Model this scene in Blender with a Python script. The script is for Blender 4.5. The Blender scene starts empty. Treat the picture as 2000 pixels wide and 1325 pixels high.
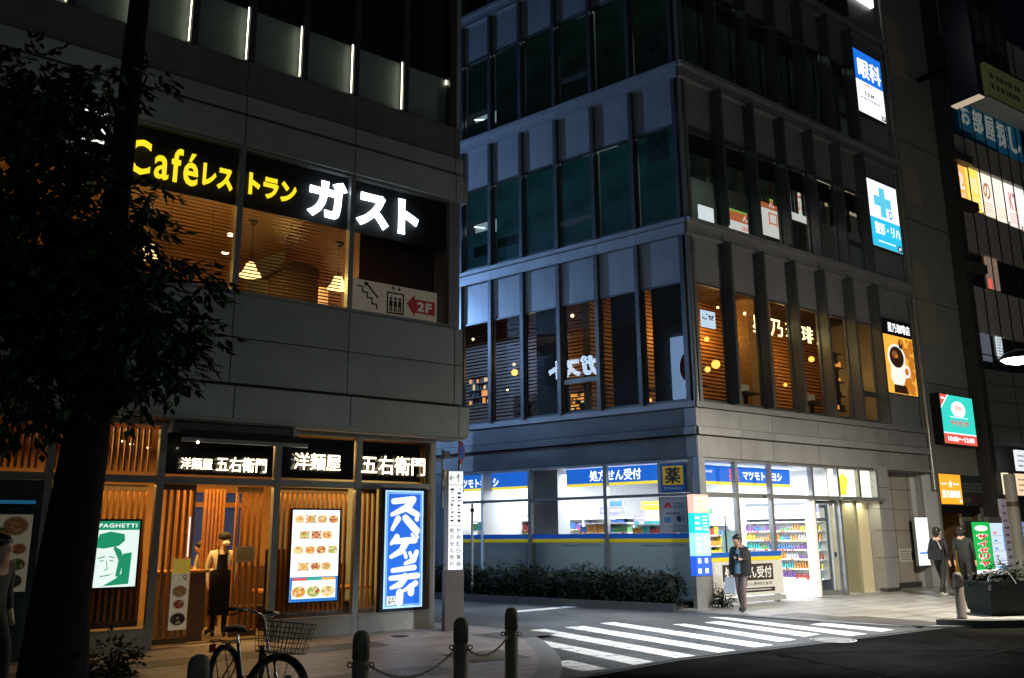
import bpy, bmesh, math, random
from mathutils import Vector, Matrix
random.seed(7)
R = math.radians
SC = bpy.context.scene
COL = SC.collection

# ------------------------------------------------------------------ camera
F, PIT, ROL, AX, AY, EYE = 1682.77, .222188, -.0081438, .927436, -.903259, 1.7
cp, sp, cr, sr = math.cos(PIT), math.sin(PIT), math.cos(ROL), math.sin(ROL)
FW = Vector((0, cp, sp)); UP0 = Vector((0, -sp, cp)); RT0 = Vector((1, 0, 0))
RT = cr*RT0 + sr*UP0; UP = -sr*RT0 + cr*UP0
EYEP = Vector((0, 0, EYE))
cam = bpy.data.cameras.new('camera'); camo = bpy.data.objects.new('camera', cam); COL.objects.link(camo)
cam.sensor_width = 36; cam.lens = 36*F/2000; cam.clip_start = .1; cam.clip_end = 500
camo.matrix_world = Matrix(((RT.x, UP.x, -FW.x, 0), (RT.y, UP.y, -FW.y, 0), (RT.z, UP.z, -FW.z, EYE), (0, 0, 0, 1)))
SC.camera = camo

# ------------------------------------------------------------------ night sky, moonlight, exposure
w = bpy.data.worlds.new('World'); SC.world = w; w.use_nodes = True
nt = w.node_tree; bg = nt.nodes['Background']
sky = nt.nodes.new('ShaderNodeTexSky'); sky.sky_type = 'NISHITA'; sky.sun_disc = False
sky.sun_elevation = R(35); sky.sun_rotation = R(160)
nt.links.new(sky.outputs[0], bg.inputs[0]); bg.inputs[1].default_value = .003
sl = bpy.data.lights.new('moon', 'SUN'); sl.energy = .012; sl.angle = R(10); sl.color = (.85, .92, 1)
so = bpy.data.objects.new('moon', sl); COL.objects.link(so); so.rotation_euler = (R(55), 0, R(-20))
SC.view_settings.view_transform = 'Standard'; SC.view_settings.look = 'None'
SC.view_settings.exposure = 0; SC.view_settings.gamma = 1
cy = SC.cycles
cy.use_denoising = True; cy.max_bounces = 7; cy.diffuse_bounces = 3; cy.glossy_bounces = 4
cy.transmission_bounces = 4; cy.transparent_max_bounces = 20; cy.sample_clamp_indirect = 4
cy.caustics_reflective = False; cy.caustics_refractive = False

# ------------------------------------------------------------------ frames: x along a facade, y into the building, z up
def ray(px, py): return FW + RT*((px-1000)/F) - UP*((py-662.5)/F)
def ground(px, py, z=0.):
    d = ray(px, py); return EYEP + d*((z-EYE)/d.z)
def at(px, py, Y):
    d = ray(px, py); return EYEP + d*(Y/d.y)
class Frame:
    def __init__(s, o, rz):
        s.o = Vector((o[0], o[1], 0)); s.rz = rz
        s.u = Vector((math.cos(rz), math.sin(rz), 0)); s.i = Vector((-math.sin(rz), math.cos(rz), 0))
    def pt(s, x, y, z): return s.o + s.u*x + s.i*y + Vector((0, 0, z))
    def loc(s, p): d = p - s.o; return (d.dot(s.u), d.dot(s.i), p.z)
    def px(s, px, py, y=0.):
        r = ray(px, py); t = ((s.o + s.i*y) - EYEP).dot(s.i)/r.dot(s.i); p = EYEP + r*t
        return ((p-s.o).dot(s.u), p.z)
    def rect(s, x0, y0, x1, y1, y=0.):   # photo box -> (xa, xb, za, zb)
        a = s.px(x0, (y0+y1)/2, y); b = s.px(x1, (y0+y1)/2, y); c = s.px((x0+x1)/2, y0, y); d = s.px((x0+x1)/2, y1, y)
        return a[0], b[0], d[1], c[1]
    def mirror(s, p): return p - s.i*(2*(p-s.o).dot(s.i))
W = Frame((0, 0), 0)
PL = ground(846, 1230); PT = ground(1380, 1190)
FL = Frame(PL, math.pi/2-AX)                     # restaurant front
FT = Frame(PT, math.pi/2-AX)                     # office block, street side
dYv = Vector((math.sin(AY), math.cos(AY), 0))
FU = Frame(PT, math.atan2(-dYv.y, -dYv.x))       # office block, alley side
UY = -.3                                         # upper storeys of the restaurant stand proud
FS = Frame(FL.pt(.42, UY, 0), math.atan2(dYv.y, dYv.x))   # alley side of the restaurant building

# ------------------------------------------------------------------ materials
MATS = {}
def mat(name, col, rough=.6, metal=0., em=None, es=0., var=0., scale=6., bump=0., spec=.5, coat=0., streak=0.):
    if name in MATS: return MATS[name]
    m = bpy.data.materials.new(name); m.use_nodes = True; n = m.node_tree; b = n.nodes['Principled BSDF']
    b.inputs['Base Color'].default_value = (*col, 1); b.inputs['Roughness'].default_value = rough
    b.inputs['Metallic'].default_value = metal; b.inputs['Specular IOR Level'].default_value = spec
    if coat: b.inputs['Coat Weight'].default_value = coat
    if em: b.inputs['Emission Color'].default_value = (*em, 1); b.inputs['Emission Strength'].default_value = es
    if var or bump:
        tc = n.nodes.new('ShaderNodeTexCoord'); no = n.nodes.new('ShaderNodeTexNoise')
        no.inputs['Scale'].default_value = scale; no.inputs['Detail'].default_value = 6; no.inputs['Roughness'].default_value = .65
        n.links.new(tc.outputs['Object'], no.inputs['Vector'])
        if var:
            rp = n.nodes.new('ShaderNodeValToRGB')
            rp.color_ramp.elements[0].position = .3; rp.color_ramp.elements[1].position = .7
            rp.color_ramp.elements[0].color = (*[c*(1-var) for c in col], 1); rp.color_ramp.elements[1].color = (*[min(1, c*(1+var)) for c in col], 1)
            n.links.new(no.outputs['Fac'], rp.inputs['Fac']); out = rp.outputs['Color']
            if streak:   # rain streaks and slightly different tone of each panel
                mp = n.nodes.new('ShaderNodeMapping'); mp.inputs['Scale'].default_value = (3.5, 3.5, .3); n2 = n.nodes.new('ShaderNodeTexNoise'); n2.inputs['Scale'].default_value = 1.; n2.inputs['Detail'].default_value = 8; n2.inputs['Roughness'].default_value = .7
                n.links.new(tc.outputs['Object'], mp.inputs['Vector']); n.links.new(mp.outputs[0], n2.inputs['Vector'])
                ge = n.nodes.new('ShaderNodeNewGeometry'); m1 = n.nodes.new('ShaderNodeMapRange'); m1.inputs['From Min'].default_value = .3; m1.inputs['From Max'].default_value = .7; m1.inputs['To Min'].default_value = 1-streak; m1.inputs['To Max'].default_value = 1+streak*.5
                m2 = n.nodes.new('ShaderNodeMapRange'); m2.inputs['To Min'].default_value = .9; m2.inputs['To Max'].default_value = 1.08; mm = n.nodes.new('ShaderNodeMath'); mm.operation = 'MULTIPLY'
                n.links.new(n2.outputs['Fac'], m1.inputs['Value']); n.links.new(ge.outputs['Random Per Island'], m2.inputs['Value']); n.links.new(m1.outputs[0], mm.inputs[0]); n.links.new(m2.outputs[0], mm.inputs[1])
                vm = n.nodes.new('ShaderNodeVectorMath'); vm.operation = 'SCALE'; n.links.new(out, vm.inputs[0]); n.links.new(mm.outputs[0], vm.inputs['Scale']); out = vm.outputs['Vector']
            n.links.new(out, b.inputs['Base Color'])
            mr = n.nodes.new('ShaderNodeMapRange'); mr.inputs['To Min'].default_value = max(0, rough-.12); mr.inputs['To Max'].default_value = min(1, rough+.12)
            n.links.new(no.outputs['Fac'], mr.inputs['Value']); n.links.new(mr.outputs['Result'], b.inputs['Roughness'])
        if bump:
            bu = n.nodes.new('ShaderNodeBump'); bu.inputs['Strength'].default_value = bump; bu.inputs['Distance'].default_value = .02
            n.links.new(no.outputs['Fac'], bu.inputs['Height']); n.links.new(bu.outputs['Normal'], b.inputs['Normal'])
    MATS[name] = m; return m
def glow(name, col, s):
    return mat(name, tuple(c*.6 for c in col), .5, em=col, es=s)
def glass(name, tint=(.9, .95, .95), k=1.6):
    if name in MATS: return MATS[name]
    m = bpy.data.materials.new(name); m.use_nodes = True; n = m.node_tree; n.nodes.clear()
    o = n.nodes.new('ShaderNodeOutputMaterial'); mx = n.nodes.new('ShaderNodeMixShader'); t = n.nodes.new('ShaderNodeBsdfTransparent')
    g = n.nodes.new('ShaderNodeBsdfGlossy'); g.inputs['Roughness'].default_value = .004; t.inputs[0].default_value = (*tint, 1)
    fr = n.nodes.new('ShaderNodeFresnel'); fr.inputs['IOR'].default_value = 1.5
    ml = n.nodes.new('ShaderNodeMath'); ml.operation = 'MULTIPLY'; ml.inputs[1].default_value = k; ml.use_clamp = True
    # slight waviness of float glass
    tc = n.nodes.new('ShaderNodeTexCoord'); no = n.nodes.new('ShaderNodeTexNoise'); no.inputs['Scale'].default_value = .9
    bu = n.nodes.new('ShaderNodeBump'); bu.inputs['Strength'].default_value = .006; bu.inputs['Distance'].default_value = .05
    n.links.new(tc.outputs['Object'], no.inputs['Vector']); n.links.new(no.outputs['Fac'], bu.inputs['Height']); n.links.new(bu.outputs['Normal'], g.inputs['Normal'])
    n.links.new(fr.outputs[0], ml.inputs[0]); n.links.new(ml.outputs[0], mx.inputs[0]); n.links.new(t.outputs[0], mx.inputs[1])
    n.links.new(g.outputs[0], mx.inputs[2]); n.links.new(mx.outputs[0], o.inputs[0]); MATS[name] = m; return m
def tiles(name, c1, c2, mortar, w, h, rz, rough=.5, off=.5, msize=.012, var=.25):
    m = bpy.data.materials.new(name); m.use_nodes = True; n = m.node_tree; b = n.nodes['Principled BSDF']
    tc = n.nodes.new('ShaderNodeTexCoord'); mp = n.nodes.new('ShaderNodeMapping'); mp.inputs['Rotation'].default_value = (0, 0, rz)
    br = n.nodes.new('ShaderNodeTexBrick'); br.offset = off
    br.inputs['Color1'].default_value = (*c1, 1); br.inputs['Color2'].default_value = (*c2, 1); br.inputs['Mortar'].default_value = (*mortar, 1)
    br.inputs['Scale'].default_value = 1; br.inputs['Mortar Size'].default_value = msize; br.inputs['Brick Width'].default_value = w; br.inputs['Row Height'].default_value = h
    no = n.nodes.new('ShaderNodeTexNoise'); no.inputs['Scale'].default_value = 3; no.inputs['Detail'].default_value = 8
    n2 = n.nodes.new('ShaderNodeTexNoise'); n2.inputs['Scale'].default_value = .7; n2.inputs['Detail'].default_value = 5
    mx = n.nodes.new('ShaderNodeMix'); mx.data_type = 'RGBA'; mx.blend_type = 'MULTIPLY'; mx.inputs['Factor'].default_value = 1
    rp = n.nodes.new('ShaderNodeValToRGB'); rp.color_ramp.elements[0].color = (1-var*1.6,)*3+(1,); rp.color_ramp.elements[1].color = (1+var,)*3+(1,)
    rp.color_ramp.elements[0].position = .35; rp.color_ramp.elements[1].position = .68
    ad = n.nodes.new('ShaderNodeMath'); ad.operation = 'ADD'; hf = n.nodes.new('ShaderNodeMath'); hf.operation = 'MULTIPLY'; hf.inputs[1].default_value = .5
    n.links.new(tc.outputs['Object'], mp.inputs['Vector']); n.links.new(mp.outputs[0], br.inputs['Vector'])
    n.links.new(tc.outputs['Object'], no.inputs['Vector']); n.links.new(tc.outputs['Object'], n2.inputs['Vector'])
    n.links.new(no.outputs['Fac'], ad.inputs[0]); n.links.new(n2.outputs['Fac'], ad.inputs[1]); n.links.new(ad.outputs[0], hf.inputs[0])
    n.links.new(hf.outputs[0], rp.inputs['Fac']); n.links.new(br.outputs['Color'], mx.inputs['A']); n.links.new(rp.outputs['Color'], mx.inputs['B'])
    n.links.new(mx.outputs['Result'], b.inputs['Base Color'])
    mr = n.nodes.new('ShaderNodeMapRange'); mr.inputs['To Min'].default_value = rough-.2; mr.inputs['To Max'].default_value = rough+.2
    n.links.new(hf.outputs[0], mr.inputs['Value']); n.links.new(mr.outputs['Result'], b.inputs['Roughness'])
    bu = n.nodes.new('ShaderNodeBump'); bu.inputs['Strength'].default_value = .25; bu.inputs['Distance'].default_value = .01
    n.links.new(br.outputs['Fac'], bu.inputs['Height']); bu.invert = True; n.links.new(bu.outputs['Normal'], b.inputs['Normal'])
    MATS[name] = m; return m
def asphalt(name, c, rough=.6):
    m = bpy.data.materials.new(name); m.use_nodes = True; n = m.node_tree; b = n.nodes['Principled BSDF']
    tc = n.nodes.new('ShaderNodeTexCoord')
    a = n.nodes.new('ShaderNodeTexNoise'); a.inputs['Scale'].default_value = 90; a.inputs['Detail'].default_value = 3
    d = n.nodes.new('ShaderNodeTexNoise'); d.inputs['Scale'].default_value = .8; d.inputs['Detail'].default_value = 9; d.inputs['Roughness'].default_value = .7
    mu = n.nodes.new('ShaderNodeMath'); mu.operation = 'MULTIPLY'
    rp = n.nodes.new('ShaderNodeValToRGB'); rp.color_ramp.elements[0].position = .12; rp.color_ramp.elements[1].position = .45
    rp.color_ramp.elements[0].color = (*[x*.45 for x in c], 1); rp.color_ramp.elements[1].color = (*[x*1.6 for x in c], 1)
    for x in (a, d): n.links.new(tc.outputs['Object'], x.inputs['Vector'])
    n.links.new(a.outputs['Fac'], mu.inputs[0]); n.links.new(d.outputs['Fac'], mu.inputs[1]); n.links.new(mu.outputs[0], rp.inputs['Fac'])
    vo = n.nodes.new('ShaderNodeTexVoronoi'); vo.feature = 'DISTANCE_TO_EDGE'; vo.inputs['Scale'].default_value = .35; nz = n.nodes.new('ShaderNodeTexNoise'); nz.inputs['Scale'].default_value = 2.2; nz.inputs['Detail'].default_value = 7
    mxv = n.nodes.new('ShaderNodeMix'); mxv.data_type = 'RGBA'; mxv.inputs['Factor'].default_value = .22; n.links.new(tc.outputs['Object'], nz.inputs['Vector']); n.links.new(tc.outputs['Object'], mxv.inputs['A']); n.links.new(nz.outputs['Color'], mxv.inputs['B']); n.links.new(mxv.outputs['Result'], vo.inputs['Vector'])
    cr_ = n.nodes.new('ShaderNodeMapRange'); cr_.inputs['From Max'].default_value = .012; cr_.inputs['To Min'].default_value = .45; n.links.new(vo.outputs['Distance'], cr_.inputs['Value'])
    st_ = n.nodes.new('ShaderNodeTexNoise'); st_.inputs['Scale'].default_value = .45; st_.inputs['Detail'].default_value = 4; n.links.new(tc.outputs['Object'], st_.inputs['Vector']); sm_ = n.nodes.new('ShaderNodeMapRange'); sm_.inputs['From Min'].default_value = .35; sm_.inputs['From Max'].default_value = .65; sm_.inputs['To Min'].default_value = .7; sm_.inputs['To Max'].default_value = 1.25; n.links.new(st_.outputs['Fac'], sm_.inputs['Value'])
    m3 = n.nodes.new('ShaderNodeMath'); m3.operation = 'MULTIPLY'; n.links.new(cr_.outputs[0], m3.inputs[0]); n.links.new(sm_.outputs[0], m3.inputs[1]); vs_ = n.nodes.new('ShaderNodeVectorMath'); vs_.operation = 'SCALE'; n.links.new(rp.outputs['Color'], vs_.inputs[0]); n.links.new(m3.outputs[0], vs_.inputs['Scale'])
    n.links.new(vs_.outputs['Vector'], b.inputs['Base Color']); b.inputs['Roughness'].default_value = rough; b.inputs['Specular IOR Level'].default_value = 0. if max(c) < .03 else .1
    bu = n.nodes.new('ShaderNodeBump'); bu.inputs['Strength'].default_value = .5; bu.inputs['Distance'].default_value = .008
    n.links.new(a.outputs['Fac'], bu.inputs['Height']); n.links.new(bu.outputs['Normal'], b.inputs['Normal']); MATS[name] = m; return m
def worn_paint(name, c):
    m = bpy.data.materials.new(name); m.use_nodes = True; n = m.node_tree; b = n.nodes['Principled BSDF']
    tc = n.nodes.new('ShaderNodeTexCoord'); a = n.nodes.new('ShaderNodeTexNoise'); a.inputs['Scale'].default_value = 5; a.inputs['Detail'].default_value = 12; a.inputs['Roughness'].default_value = .75
    rp = n.nodes.new('ShaderNodeValToRGB'); rp.color_ramp.elements[0].position = .37; rp.color_ramp.elements[1].position = .50
    rp.color_ramp.elements[0].color = (.10, .10, .10, 1); rp.color_ramp.elements[1].color = (*c, 1)
    n.links.new(tc.outputs['Object'], a.inputs['Vector']); n.links.new(a.outputs['Fac'], rp.inputs['Fac']); n.links.new(rp.outputs['Color'], b.inputs['Base Color'])
    b.inputs['Roughness'].default_value = .55; MATS[name] = m; return m

GL = glass('window_glass'); GLD = glass('dark_glass', (.55, .62, .62), 2.0); GLF = glass('shop_glass', (.95, .97, .97), 1.0)
PANEL = mat('cladding_panel', (.31, .35, .335), .5, .15, var=.09, scale=2.2, streak=.07)
PANELD = mat('dark_band_panel', (.15, .15, .14), .5, .2, var=.1, scale=2, streak=.2)
GROOVE = mat('joint_sealant', (.02, .02, .02), .9)
ALU = mat('aluminium', (.33, .34, .34), .38, .7, var=.08, scale=3)
ALUD = mat('dark_aluminium', (.09, .095, .1), .4, .6, var=.1, scale=3)
TPANEL = mat('tower_panel', (.36, .36, .37), .42, .35, var=.08, scale=1.6, streak=.09)
TPANELW = mat('tower_spandrel', (.30, .30, .31), .35, .2, var=.08, scale=1.4, streak=.12)
MULL = mat('mullion_metal', (.13, .135, .14), .36, .6, var=.1, scale=3)
BLACK = mat('matt_black', (.008, .008, .009), .6)
BLACKG = mat('gloss_black', (.01, .01, .011), .2)
WHITE = mat('white_paint', (.75, .75, .73), .5, var=.05)
STONE = mat('stone_base', (.27, .26, .24), .6, var=.15, scale=5, bump=.1)
WOODS = mat('slat_wood', (.38, .155, .036), .5, var=.25, scale=9)
WOODD = mat('dark_wood', (.09, .045, .02), .5, var=.25, scale=7)
WALLW = mat('warm_plaster', (.36, .18, .06), .7, var=.12, scale=3)
FLOORW = mat('interior_floor', (.16, .12, .08), .5, var=.2)
SKIN = mat('skin', (.55, .33, .23), .5)
HAIR = mat('black_hair', (.012, .01, .01), .45)
LEAF = mat('leaf', (.012, .028, .012), .6, var=.5, scale=3, spec=.25)
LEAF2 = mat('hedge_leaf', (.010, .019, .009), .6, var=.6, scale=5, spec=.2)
BARK = mat('bark', (.014, .012, .011), .9, spec=.1, var=.4, scale=9, bump=.5)
METALD = mat('dark_metal', (.02, .02, .022), .35, .7)
CHROME = mat('steel', (.5, .5, .5), .25, 1)
RUBBER = mat('rubber', (.012, .012, .012), .8)
SUP = [None]

# ------------------------------------------------------------------ mesh collecting
class MB:
    def __init__(s): s.v = []; s.f = []; s.m = []; s.sm = []
    def add(s, vs, fs, mi=0, sm=False):
        b = len(s.v); s.v += [tuple(v) for v in vs]
        for f in fs: s.f.append([b+i for i in f]); s.m.append(mi); s.sm.append(sm)
        return s
    def box(s, x0, x1, y0, y1, z0, z1, mi=0):
        if x0 > x1: x0, x1 = x1, x0
        if y0 > y1: y0, y1 = y1, y0
        if z0 > z1: z0, z1 = z1, z0
        return s.add([(x0,y0,z0),(x1,y0,z0),(x1,y1,z0),(x0,y1,z0),(x0,y0,z1),(x1,y0,z1),(x1,y1,z1),(x0,y1,z1)],
                     [(3,2,1,0),(4,5,6,7),(0,1,5,4),(1,2,6,5),(2,3,7,6),(3,0,4,7)], mi)
    def quad(s, a, b, c, d, mi=0): return s.add([a, b, c, d], [(0, 1, 2, 3)], mi)
    def face(s, x0, x1, z0, z1, y, mi=0): return s.quad((x0,y,z0),(x1,y,z0),(x1,y,z1),(x0,y,z1), mi)
    def prism(s, pts, z0, z1, mi=0):
        n = len(pts); a = sum(pts[i][0]*pts[(i+1) % n][1]-pts[(i+1) % n][0]*pts[i][1] for i in range(n))
        if a < 0: pts = pts[::-1]
        return s.add([(p[0], p[1], z0) for p in pts]+[(p[0], p[1], z1) for p in pts],
                     [tuple(range(n))[::-1], tuple(range(n, 2*n))]+[(i, (i+1) % n, n+(i+1) % n, n+i) for i in range(n)], mi)
    def poly(s, pts, y, mi=0): return s.add([(p[0], y, p[1]) for p in pts], [tuple(range(len(pts)))], mi)
    def disc(s, cx, cz, rx, rz, y, mi=0, n=24): return s.poly([(cx+rx*math.cos(2*math.pi*k/n), cz+rz*math.sin(2*math.pi*k/n)) for k in range(n)], y, mi)
    def lathe(s, c, prof, n=20, mi=0, axis='z'):
        vs = []; fs = []
        for r, z in prof:
            for k in range(n):
                a = 2*math.pi*k/n; p = (r*math.cos(a), r*math.sin(a), z)
                if axis == 'x': p = (p[2], p[0], p[1])
                if axis == 'y': p = (p[0], -p[2], p[1])
                vs.append((c[0]+p[0], c[1]+p[1], c[2]+p[2]))
        for j in range(len(prof)-1):
            for k in range(n): fs.append((j*n+k, j*n+(k+1) % n, (j+1)*n+(k+1) % n, (j+1)*n+k))
        return s.add(vs, fs, mi, True)
    def tube(s, path, r, n=8, mi=0, caps=True):
        P = [Vector(p) for p in path]; vs = []; fs = []; rr = r if isinstance(r, (list, tuple)) else [r]*len(P)
        up = None
        for i, p in enumerate(P):
            t = (P[min(i+1, len(P)-1)]-P[max(i-1, 0)]).normalized()
            if up is None: up = t.orthogonal().normalized()
            else:
                up = (up - t*up.dot(t))
                up = up.normalized() if up.length > 1e-5 else t.orthogonal().normalized()
            q = t.cross(up)
            for k in range(n): a = 2*math.pi*k/n; vs.append(p+(up*math.cos(a)+q*math.sin(a))*rr[i])
        for j in range(len(P)-1):
            for k in range(n): fs.append((j*n+k, j*n+(k+1) % n, (j+1)*n+(k+1) % n, (j+1)*n+k))
        s.add(vs, fs, mi, True)
        if caps: s.add(vs[:n], [tuple(range(n))[::-1]], mi); s.add(vs[-n:], [tuple(range(n))], mi)
        return s
    def ball(s, c, r, mi=0, n=12, m=8):
        rx, ry, rz = r if isinstance(r, (tuple, list)) else (r, r, r); vs = []; fs = []
        for j in range(m+1):
            t = math.pi*j/m
            for k in range(n): a = 2*math.pi*k/n; vs.append((c[0]+rx*math.sin(t)*math.cos(a), c[1]+ry*math.sin(t)*math.sin(a), c[2]+rz*math.cos(t)))
        for j in range(m):
            for k in range(n): fs.append((j*n+k, (j+1)*n+k, (j+1)*n+(k+1) % n, j*n+(k+1) % n))
        return s.add(vs, fs, mi, True)
    def build(s, name, mats, parent=None, frame=None, origin=None):
        """in frame coordinates; below a parent, relative to the parent thing's base"""
        if not isinstance(mats, (list, tuple)): mats = [mats]
        if parent is not None: fr, og = INFO[parent.name]
        else: fr, og = frame or W, origin or (0, 0, 0)
        me = bpy.data.meshes.new(name)
        me.from_pydata([(v[0]-og[0], v[1]-og[1], v[2]-og[2]) for v in s.v], [], s.f)
        for m in mats: me.materials.append(m)
        me.polygons.foreach_set('material_index', s.m); me.polygons.foreach_set('use_smooth', s.sm); me.update()
        o = bpy.data.objects.new(name, me); COL.objects.link(o)
        if parent is not None: o.parent = parent
        else: o.location = fr.pt(*og); o.rotation_euler = (0, 0, fr.rz)
        INFO[o.name] = (fr, og); return o
INFO = {}
def tag(o, label, cat, group=None, kind=None):
    if kind: o['kind'] = kind
    if label: o['label'] = label
    if cat: o['category'] = cat
    if group: o['group'] = group
    return o
def thing(name, label, cat, frame, org, group=None, rz=None):
    o = bpy.data.objects.new(name, None); COL.objects.link(o); o.empty_display_size = .2
    o.location = frame.pt(*org); r = frame.rz if rz is None else rz; o.rotation_euler = (0, 0, r)
    INFO[o.name] = (frame, tuple(org)); return tag(o, label, cat, group)
def local(name, label, cat, loc, rz=0, group=None):  # parts in the thing's own coordinates
    o = bpy.data.objects.new(name, None); COL.objects.link(o); o.empty_display_size = .2
    o.location = loc; o.rotation_euler = (0, 0, rz); INFO[o.name] = (W, (0, 0, 0)); return tag(o, label, cat, group)
def struct(o): o['kind'] = 'structure'; return o
def copy_tree(o, parent=None):
    c = o.copy(); COL.objects.link(c); INFO[c.name] = INFO[o.name]
    if parent is not None: c.parent = parent
    for ch in [x for x in COL.objects if x.parent == o]: copy_tree(ch, c)
    return c

# ------------------------------------------------------------------ writing
TXT = {}
def glyphs(s, bold):
    k = (s, bold)
    if k in TXT: return TXT[k]
    c = bpy.data.curves.new('t', 'FONT'); c.body = s; c.size = 1; c.offset = bold; c.space_character = 1.16 if s.isascii() or 'é' in s else 1.0; c.resolution_u = 3
    o = bpy.data.objects.new('t', c); COL.objects.link(o); dg = bpy.context.evaluated_depsgraph_get()
    m = bpy.data.meshes.new_from_object(o.evaluated_get(dg))
    vs = [(v.co.x, v.co.y) for v in m.vertices]; fs = [tuple(p.vertices) for p in m.polygons]
    bpy.data.objects.remove(o); bpy.data.curves.remove(c); bpy.data.meshes.remove(m)
    TXT[k] = (vs, fs); return TXT[k]
def txt(mb, s, x0, x1, z0, z1, y, mi=0, bold=.02, shear=0., depth=0.):
    if any('\u4e00' <= c <= '\u9fff' for c in s):   # dense characters: heavier type by letters set a hair apart
        if bold > 0:
            d = bold*(z1-z0)*.9
            for k, (dx, dz) in enumerate(((-d, 0), (d, 0), (0, -d*.6), (0, d*.6))): txt(mb, s, x0+d+dx, x1-d+dx, z0+d*.6+dz, z1-d*.6+dz, y-.0006*k, mi, 0, shear, 0)
            return mb
    vs, fs = glyphs(s, bold)
    ax, bx = min(v[0] for v in vs), max(v[0] for v in vs); az, bz = min(v[1] for v in vs), max(v[1] for v in vs)
    f = [(x0+(v[0]-ax)/(bx-ax+1e-9)*(x1-x0)+shear*((v[1]-az)/(bz-az+1e-9))*(z1-z0), y, z0+(v[1]-az)/(bz-az+1e-9)*(z1-z0)) for v in vs]
    mb.add(f, fs, mi)
    if depth:
        cnt = {}
        for p in fs:
            for i in range(len(p)):
                e = (p[i], p[(i+1) % len(p)]); cnt[e] = 1
        sides = [(b, a) for (a, b) in cnt if (b, a) not in cnt]
        mb.add(f+[(p[0], p[1]+depth, p[2]) for p in f], [(a, b, b+len(f), a+len(f)) for a, b in sides], mi)
    return mb
def vtxt(mb, s, x0, x1, z0, z1, y, mi=0, bold=.02, gap=.12):
    n = len(s); h = (z1-z0)/n
    for k, ch in enumerate(s):
        zt = z1-k*h-h*gap/2
        if ch == 'ー': mb.box((x0+x1)/2-(x1-x0)*.1, (x0+x1)/2+(x1-x0)*.1, y-.001, y+.001, zt-h*.8, zt-h*.1, mi)
        else:
            g = .2 if ch in 'ッャュョァィゥェォ' else 0
            txt(mb, ch, x0+(x1-x0)*g, x1, zt-h*(1-gap)*(1-g), zt, y, mi, bold)
def lines(mb, x0, x1, z0, z1, n, y, mi=0, fill=.45, rnd=.5):   # rows of print too small to read
    h = (z1-z0)/n
    for k in range(n):
        x = x0
        z = z0+k*h
        while x < x1-h*.5:
            l = min(h*fill*random.uniform(.6, 1.4), x1-x); mb.face(x, x+l, z+h*.25, z+h*(.25+fill), y, mi); x += l*random.uniform(1.25, 1.25+rnd)

# ================================================================== GROUND
ASPH = asphalt('asphalt_main', (.010, .0097, .0095), .85); ASPA = asphalt('asphalt_alley', (.085, .090, .097), .6)
PAVL = tiles('pavement_left', (.30, .255, .24), (.25, .215, .205), (.09, .08, .075), .6, .3, AX-math.pi/2, .5)
PAVR = tiles('pavement_right', (.30, .29, .28), (.22, .215, .21), (.05, .048, .045), .9, .6, AX-math.pi/2, .42, .5, .02)
KERBM = mat('kerb_granite', (.16, .165, .17), .6, var=.2, scale=20, bump=.1)
PAINT = worn_paint('worn_road_paint', (.82, .83, .82))
def g2(px, py): p = ground(px, py); return (p.x, p.y)
m = MB(); m.quad((-90, -60, 0), (90, -60, 0), (90, 120, 0), (-90, 120, 0)); struct(m.build('road', ASPH))
# the alley and the crossing have a paler asphalt
AL = [g2(1035, 1330), g2(1150, 1323), g2(1330, 1290), g2(1600, 1258), g2(1860, 1226), g2(1700, 1200), (6.2, 19.0), (5.0, 20.0), (1.2, 23.6), (-12, 35.3), (-20, 42), (-20, 33.0), (-1.2, 16.3), (0, 14.)]
m = MB(); m.add([(x, y, .004) for x, y in AL], [tuple(range(len(AL)))]); struct(m.build('alley_road', ASPA))
# pavement of the restaurant side: kerb line, then back along the buildings
KL = [(-30, -12.), (-6.2, 1.6), (-3.0, 5.0), (-1.75, 6.9), (-.75, 8.5), (-.05, 9.8), (.26, 11.0), (.34, 12.3), (.28, 13.4), (.10, 14.8), (-.08, 15.5), (-.45, 16.05), (-1.0, 16.55), (-8.5, 22.5)]
def smooth(P, n=2):
    for _ in range(n):
        Q = [P[0]]
        for a, b in zip(P[:-1], P[1:]): Q += [(a[0]*.75+b[0]*.25, a[1]*.75+b[1]*.25), (a[0]*.25+b[0]*.75, a[1]*.25+b[1]*.75)]
        P = Q+[P[-1]]
    return P
KS = smooth(KL[1:-1]); KS = [KL[0]]+KS+[KL[-1]]
m = MB(); m.prism(KS+[(-30, 22)], -.2, .045); pv = struct(m.build('pavement', PAVL))
def strip(P, w, z0, z1, name, mt):
    m = MB(); n = len(P); O = []
    for i in range(n):
        a, b = P[max(i-1, 0)], P[min(i+1, n-1)]; t = Vector((b[0]-a[0], b[1]-a[1])).normalized(); O.append((P[i][0]+t.y*w, P[i][1]-t.x*w))
    for i in range(n-1): m.prism([P[i], P[i+1], O[i+1], O[i]], z0, z1)
    return struct(m.build(name, mt))
strip(KS, .30, -.2, .043, 'kerb', KERBM)
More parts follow.
